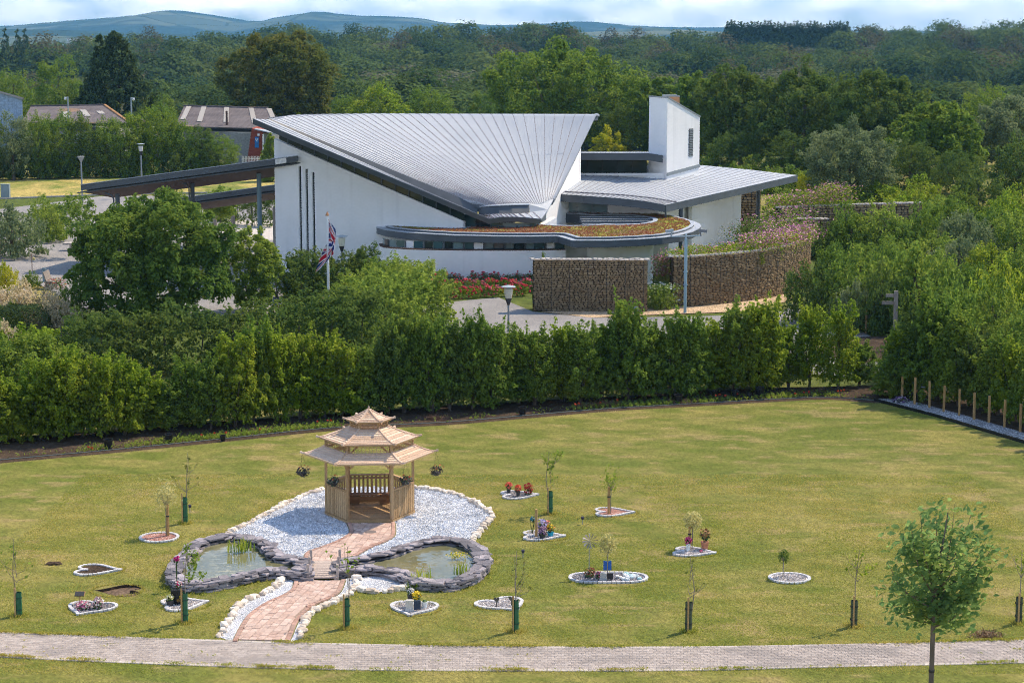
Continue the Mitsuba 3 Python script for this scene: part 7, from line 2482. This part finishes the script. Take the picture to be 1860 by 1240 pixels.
for px, pb, *_ in sap:
    c = G(px, pb)
    aa = r.uniform(0, 6.28, 260)
    rr = .10 + np.abs(r.normal(0, .10, 260))
    tq.append(np.c_[c[0] + np.cos(aa) * rr, c[1] + np.sin(aa) * rr, .05 + .08 * r.random(260)])
for (c, rad) in bedpts:
    aa = r.uniform(0, 6.28, 500)
    rr = rad * (1.0 + np.abs(r.normal(0, .07, 500)))
    tq.append(np.c_[c[0] + np.cos(aa) * rr, c[1] + np.sin(aa) * rr * .87, .03 + .05 * r.random(500)])
for line in (ptop, pbot):
    pp = resample(line, .02)
    pp = pp[np.abs(pp[:, 0]) < pp[:, 1] * .262]
    tq.append(np.c_[pp + r.normal(0, .04, pp.shape), .02 + .05 * r.random(len(pp))])
tq = np.vstack(tq)
q = np.vstack([q, tq[:, :2]])
h = np.concatenate([h, tq[:, 2]])
m = len(q)
a = r.uniform(0, 6.28, m)
d = np.c_[np.cos(a), np.sin(a)]
tip = np.c_[q + r.normal(0, .5, (m, 2)) * h[:, None], h]
V = np.stack([np.c_[q - d * w, np.zeros(m)], np.c_[q + d * w, np.zeros(m)], tip], 1).reshape(-1, 3)
put('lawn_grass', (V, np.arange(3 * m).reshape(-1, 3)), 'blade', uv=np.repeat(r.random((m, 2)), 3, 0), kind='stuff', label='short grass blades of the lawn')
# weeds in the path joints
n = 5200
t = r.random(n)
side = r.random(n)
s = np.where(side < .42, np.abs(r.normal(0, .035, n)), np.where(side < .84, 1 - np.abs(r.normal(0, .035, n)), r.random(n)))
lst, lsb_ = LineString(ptop), LineString(pbot)
pts = np.array([np.array(lst.interpolate(x, normalized=True).coords[0]) * (1 - y) + np.array(lsb_.interpolate(x, normalized=True).coords[0]) * y for x, y in zip(t, s)])
den = meshkit.fbm(np.c_[pts * .9, pts[:, :1] * 0], 3, 13)
keep = r.random(n) < np.clip((den - .5) * 7, .015, 1) * np.where((s > .1) & (s < .9), .30, 1)
c0_ = pts[keep]
i = r.integers(0, len(c0_), 9000)
P = np.c_[c0_[i] + r.normal(0, .045, (9000, 2)) * [1.5, .5], r.uniform(.035, .07, 9000)]
l = leaves(P, r.normal(0, .5, (9000, 3)) + [0, 0, .8], .06, .022, r, droop=-.5)
put('path_weeds', (l[0], l[1]), 'blade', uv=l[2], kind='stuff', label='small weeds growing in the joints of the sett path')
# ------------------------------------------------------------------ woods and hills
rng = np.random.default_rng(61)


def far_tree(seed, n, L, kind='round'):
    r = np.random.default_rng(seed)
    if kind == 'cone':
        C, R = crown_clumps('cone', .8, .8, .05, 1.95, 200, .16, r)
    else:
        C, R = crown_clumps('round', 1, 1, .35, 2, 120, .24, r)
    P, N = clump_pts(C, R, n, r, .75, .7, spray=.25)
    N = N * .5 + unit(P - [0, 0, .8]) * .7
    lf = leaves(P, N, L, L * .85, r, .2)
    return lf


FG = {}
for q, (leaf, seeds) in enumerate((('forest_a', (1, 2)), ('forest_b', (3, 4)), ('forest_c', (5,)), ('forest_d', (6,)))):
    for s in seeds:
        for lod, n, L in (('near', 3000, .10), ('far', 2400, .11)):
            k = f'wood_{leaf}_{s}_{lod}_kind'
            scene[k] = {'type': 'shapegroup', 'crown': lply(far_tree(s, n, L), leaf)}
            FG.setdefault((leaf, lod), []).append(k)
for lod, n, L in (('far', 1500, .16),):
    scene['wood_conifer_kind'] = {'type': 'shapegroup', 'crown': lply(far_tree(9, n, L, 'cone'), 'leaf_conifer')}

woods = 'woodland'
labels[woods] = {'kind': 'stuff', 'label': 'dense mixed woodland covering the far slopes up to the ridge'}
cnt = 0


def add_wood(x, y, r_, h, gk, base=woods):
    global cnt
    cnt += 1
    z = float(land(x, y)) - (.3 if y < 640 else 2.5)
    inst(f'{base}__{cnt:04d}', gk, (x, y, z), (r_, r_, h / 2.0), rng.uniform(0, 6.28))


y = 366.0
row = 0
while y < 1165:
    near_ = y < 600
    step = 12.0 if near_ else 15.5
    half = y * .262 + 14
    x = -half + (row % 2) * step * .5
    while x < half:
        xx, yy = x + rng.uniform(-.45, .45) * step, y + rng.uniform(-.5, .5) * (14 if near_ else 26)
        sp = meshkit.fbm(np.array([[xx * .010, yy * .010, 0]]), 3, 4)[0]
        u = rng.random() + (sp - .5) * .9
        lod = 'near' if y < 560 else 'far'
        if 430 < y < 640 and meshkit.fbm(np.array([[xx * .010 + 9, yy * .02, 0]]), 3, 14)[0] > .50:
            leaf = 'forest_c'
        else:
            leaf = 'forest_a' if u < .42 else ('forest_b' if u < .80 else ('forest_d' if u < .93 else 'forest_c'))
        gks = FG[(leaf, lod)]
        h = (rng.uniform(10, 16.5) if near_ else rng.uniform(14, 25)) * (.85 + .3 * sp)
        if leaf == 'forest_c':
            h *= .75
        add_wood(xx, yy, step * rng.uniform(.50, .85), h, gks[rng.integers(0, len(gks))])
        x += step
    row += 1
    y += 17 if near_ else 34

# the dark conifer plantation on the ridge at the right
k = 'conifer_plantation'
labels[k] = {'kind': 'stuff', 'label': 'dark square plantation of conifers standing above the ridge at the right'}
cnt = 0
for px in np.arange(1322, 1539, 6.0):
    for D in (960, 968):
        p = W(px + rng.uniform(-1, 1), 75, D)
        zt_ = zat(40 + rng.uniform(-3, 5) + (2 if px > 1400 else 0), D)
        z0 = zat(112, D)
        cnt += 1
        inst(f'{k}__{cnt:03d}', 'wood_conifer_kind', (p[0], D, z0), (4.8, 4.8, (zt_ - z0) / 2.0), rng.uniform(0, 6))
for q, (px, pt, D) in enumerate(((10, 54, 700), (32, 56, 705), (46, 55, 700), (1290, 63, 1000), (1222, 60, 1010), (1262, 58, 1010))):
    z0 = float(land((px - 930) / FOC * D, D))
    kk = thing('ridge_conifer', ['pointed dark conifer at the far left edge of the ridge', 'left one of the paired dark conifers on the ridge at the left', 'right one of the paired dark conifers on the ridge at the left', 'small dark conifer left of the plantation, nearest to it', 'small dark conifer left of the plantation, farthest from it', 'small dark conifer left of the plantation, middle one'][q], 'tree', 'single conifers on the ridge')
    p = W(px, 75, D)
    w = 4.6 if q < 3 else 3.4
    inst(kk, 'wood_conifer_kind', (p[0], D, z0 - 2), (w, w, (zat(pt, D) - z0 + 2) / 2.0), 1.0)


def hill(name, label, prof_px, D, depth, seed, rough=1.0):
    """A hill range: its skyline follows the given picture points at distance D; it falls away in front and behind."""
    nx, ny = 300, 40
    xs_ = np.linspace(-420, 2280, nx)
    pr = np.array(prof_px, float)
    top = np.interp(xs_, pr[:, 0], pr[:, 1])
    k_ = np.exp(-np.linspace(-4, 4, 9) ** 2)
    top = np.convolve(np.pad(top, 4, 'edge'), k_ / k_.sum(), 'valid')
    g = np.zeros((ny, nx, 3))
    for j in range(ny):
        v = j / (ny - 1) * 2 - 1                        # -1 front foot, 0 crest, 1 back foot
        Dj = D + v * depth
        X = (xs_ - 930) / FOC * D
        zt_ = EYE_H + (HORIZON - top) / FOC * D
        f = math.cos(v * math.pi / 2) ** 1.1 if abs(v) < 1 else 0
        z = -25 + (zt_ + 25) * f
        nz = meshkit.fbm(np.stack([X * .004, np.full(nx, Dj * .004), X * 0], -1), 5, seed) - .5
        z = z + nz * 22 * rough * (1 - .75 * f) * min(1, f * 3)
        tz = (meshkit.noise(np.stack([X * .03, np.full(nx, Dj * .03), X * 0], -1), seed) - .5) * 4.5 * rough * min(1, f * 2)
        g[j, :, 0], g[j, :, 1], g[j, :, 2] = X, Dj, z + tz
    i, j = np.meshgrid(np.arange(ny - 1), np.arange(nx - 1), indexing='ij')
    a = (i * nx + j).ravel()
    k = struct(name, (g.reshape(-1, 3), np.stack([a, a + 1, a + nx + 1, a + nx], -1)), 'hill_land', label, smooth=True)
    return k


hill('hills', 'blue wooded hills on the skyline', [(-420, 62), (-100, 52), (0, 49), (80, 49), (110, 44), (200, 36), (290, 29), (320, 22), (335, 21), (365, 25), (440, 36), (455, 40), (500, 40), (520, 34), (560, 28), (592, 23), (610, 26), (650, 30), (700, 31), (775, 35), (800, 42), (900, 47), (960, 46), (1000, 44), (1050, 40), (1100, 44), (1150, 49), (1200, 51), (1320, 51), (1500, 56), (1700, 58), (1790, 54), (1860, 50), (2300, 48)], 7600, 1900, 3)
hill('hills', 'nearer blue slopes below the skyline hills at the left', [(-420, 60), (-50, 58), (60, 55), (180, 58), (300, 62), (420, 66), (600, 70), (800, 64), (1000, 62), (1100, 57), (1180, 52), (1300, 60), (1500, 64), (1700, 63), (1860, 62), (2300, 62)], 4600, 1200, 8, .8)
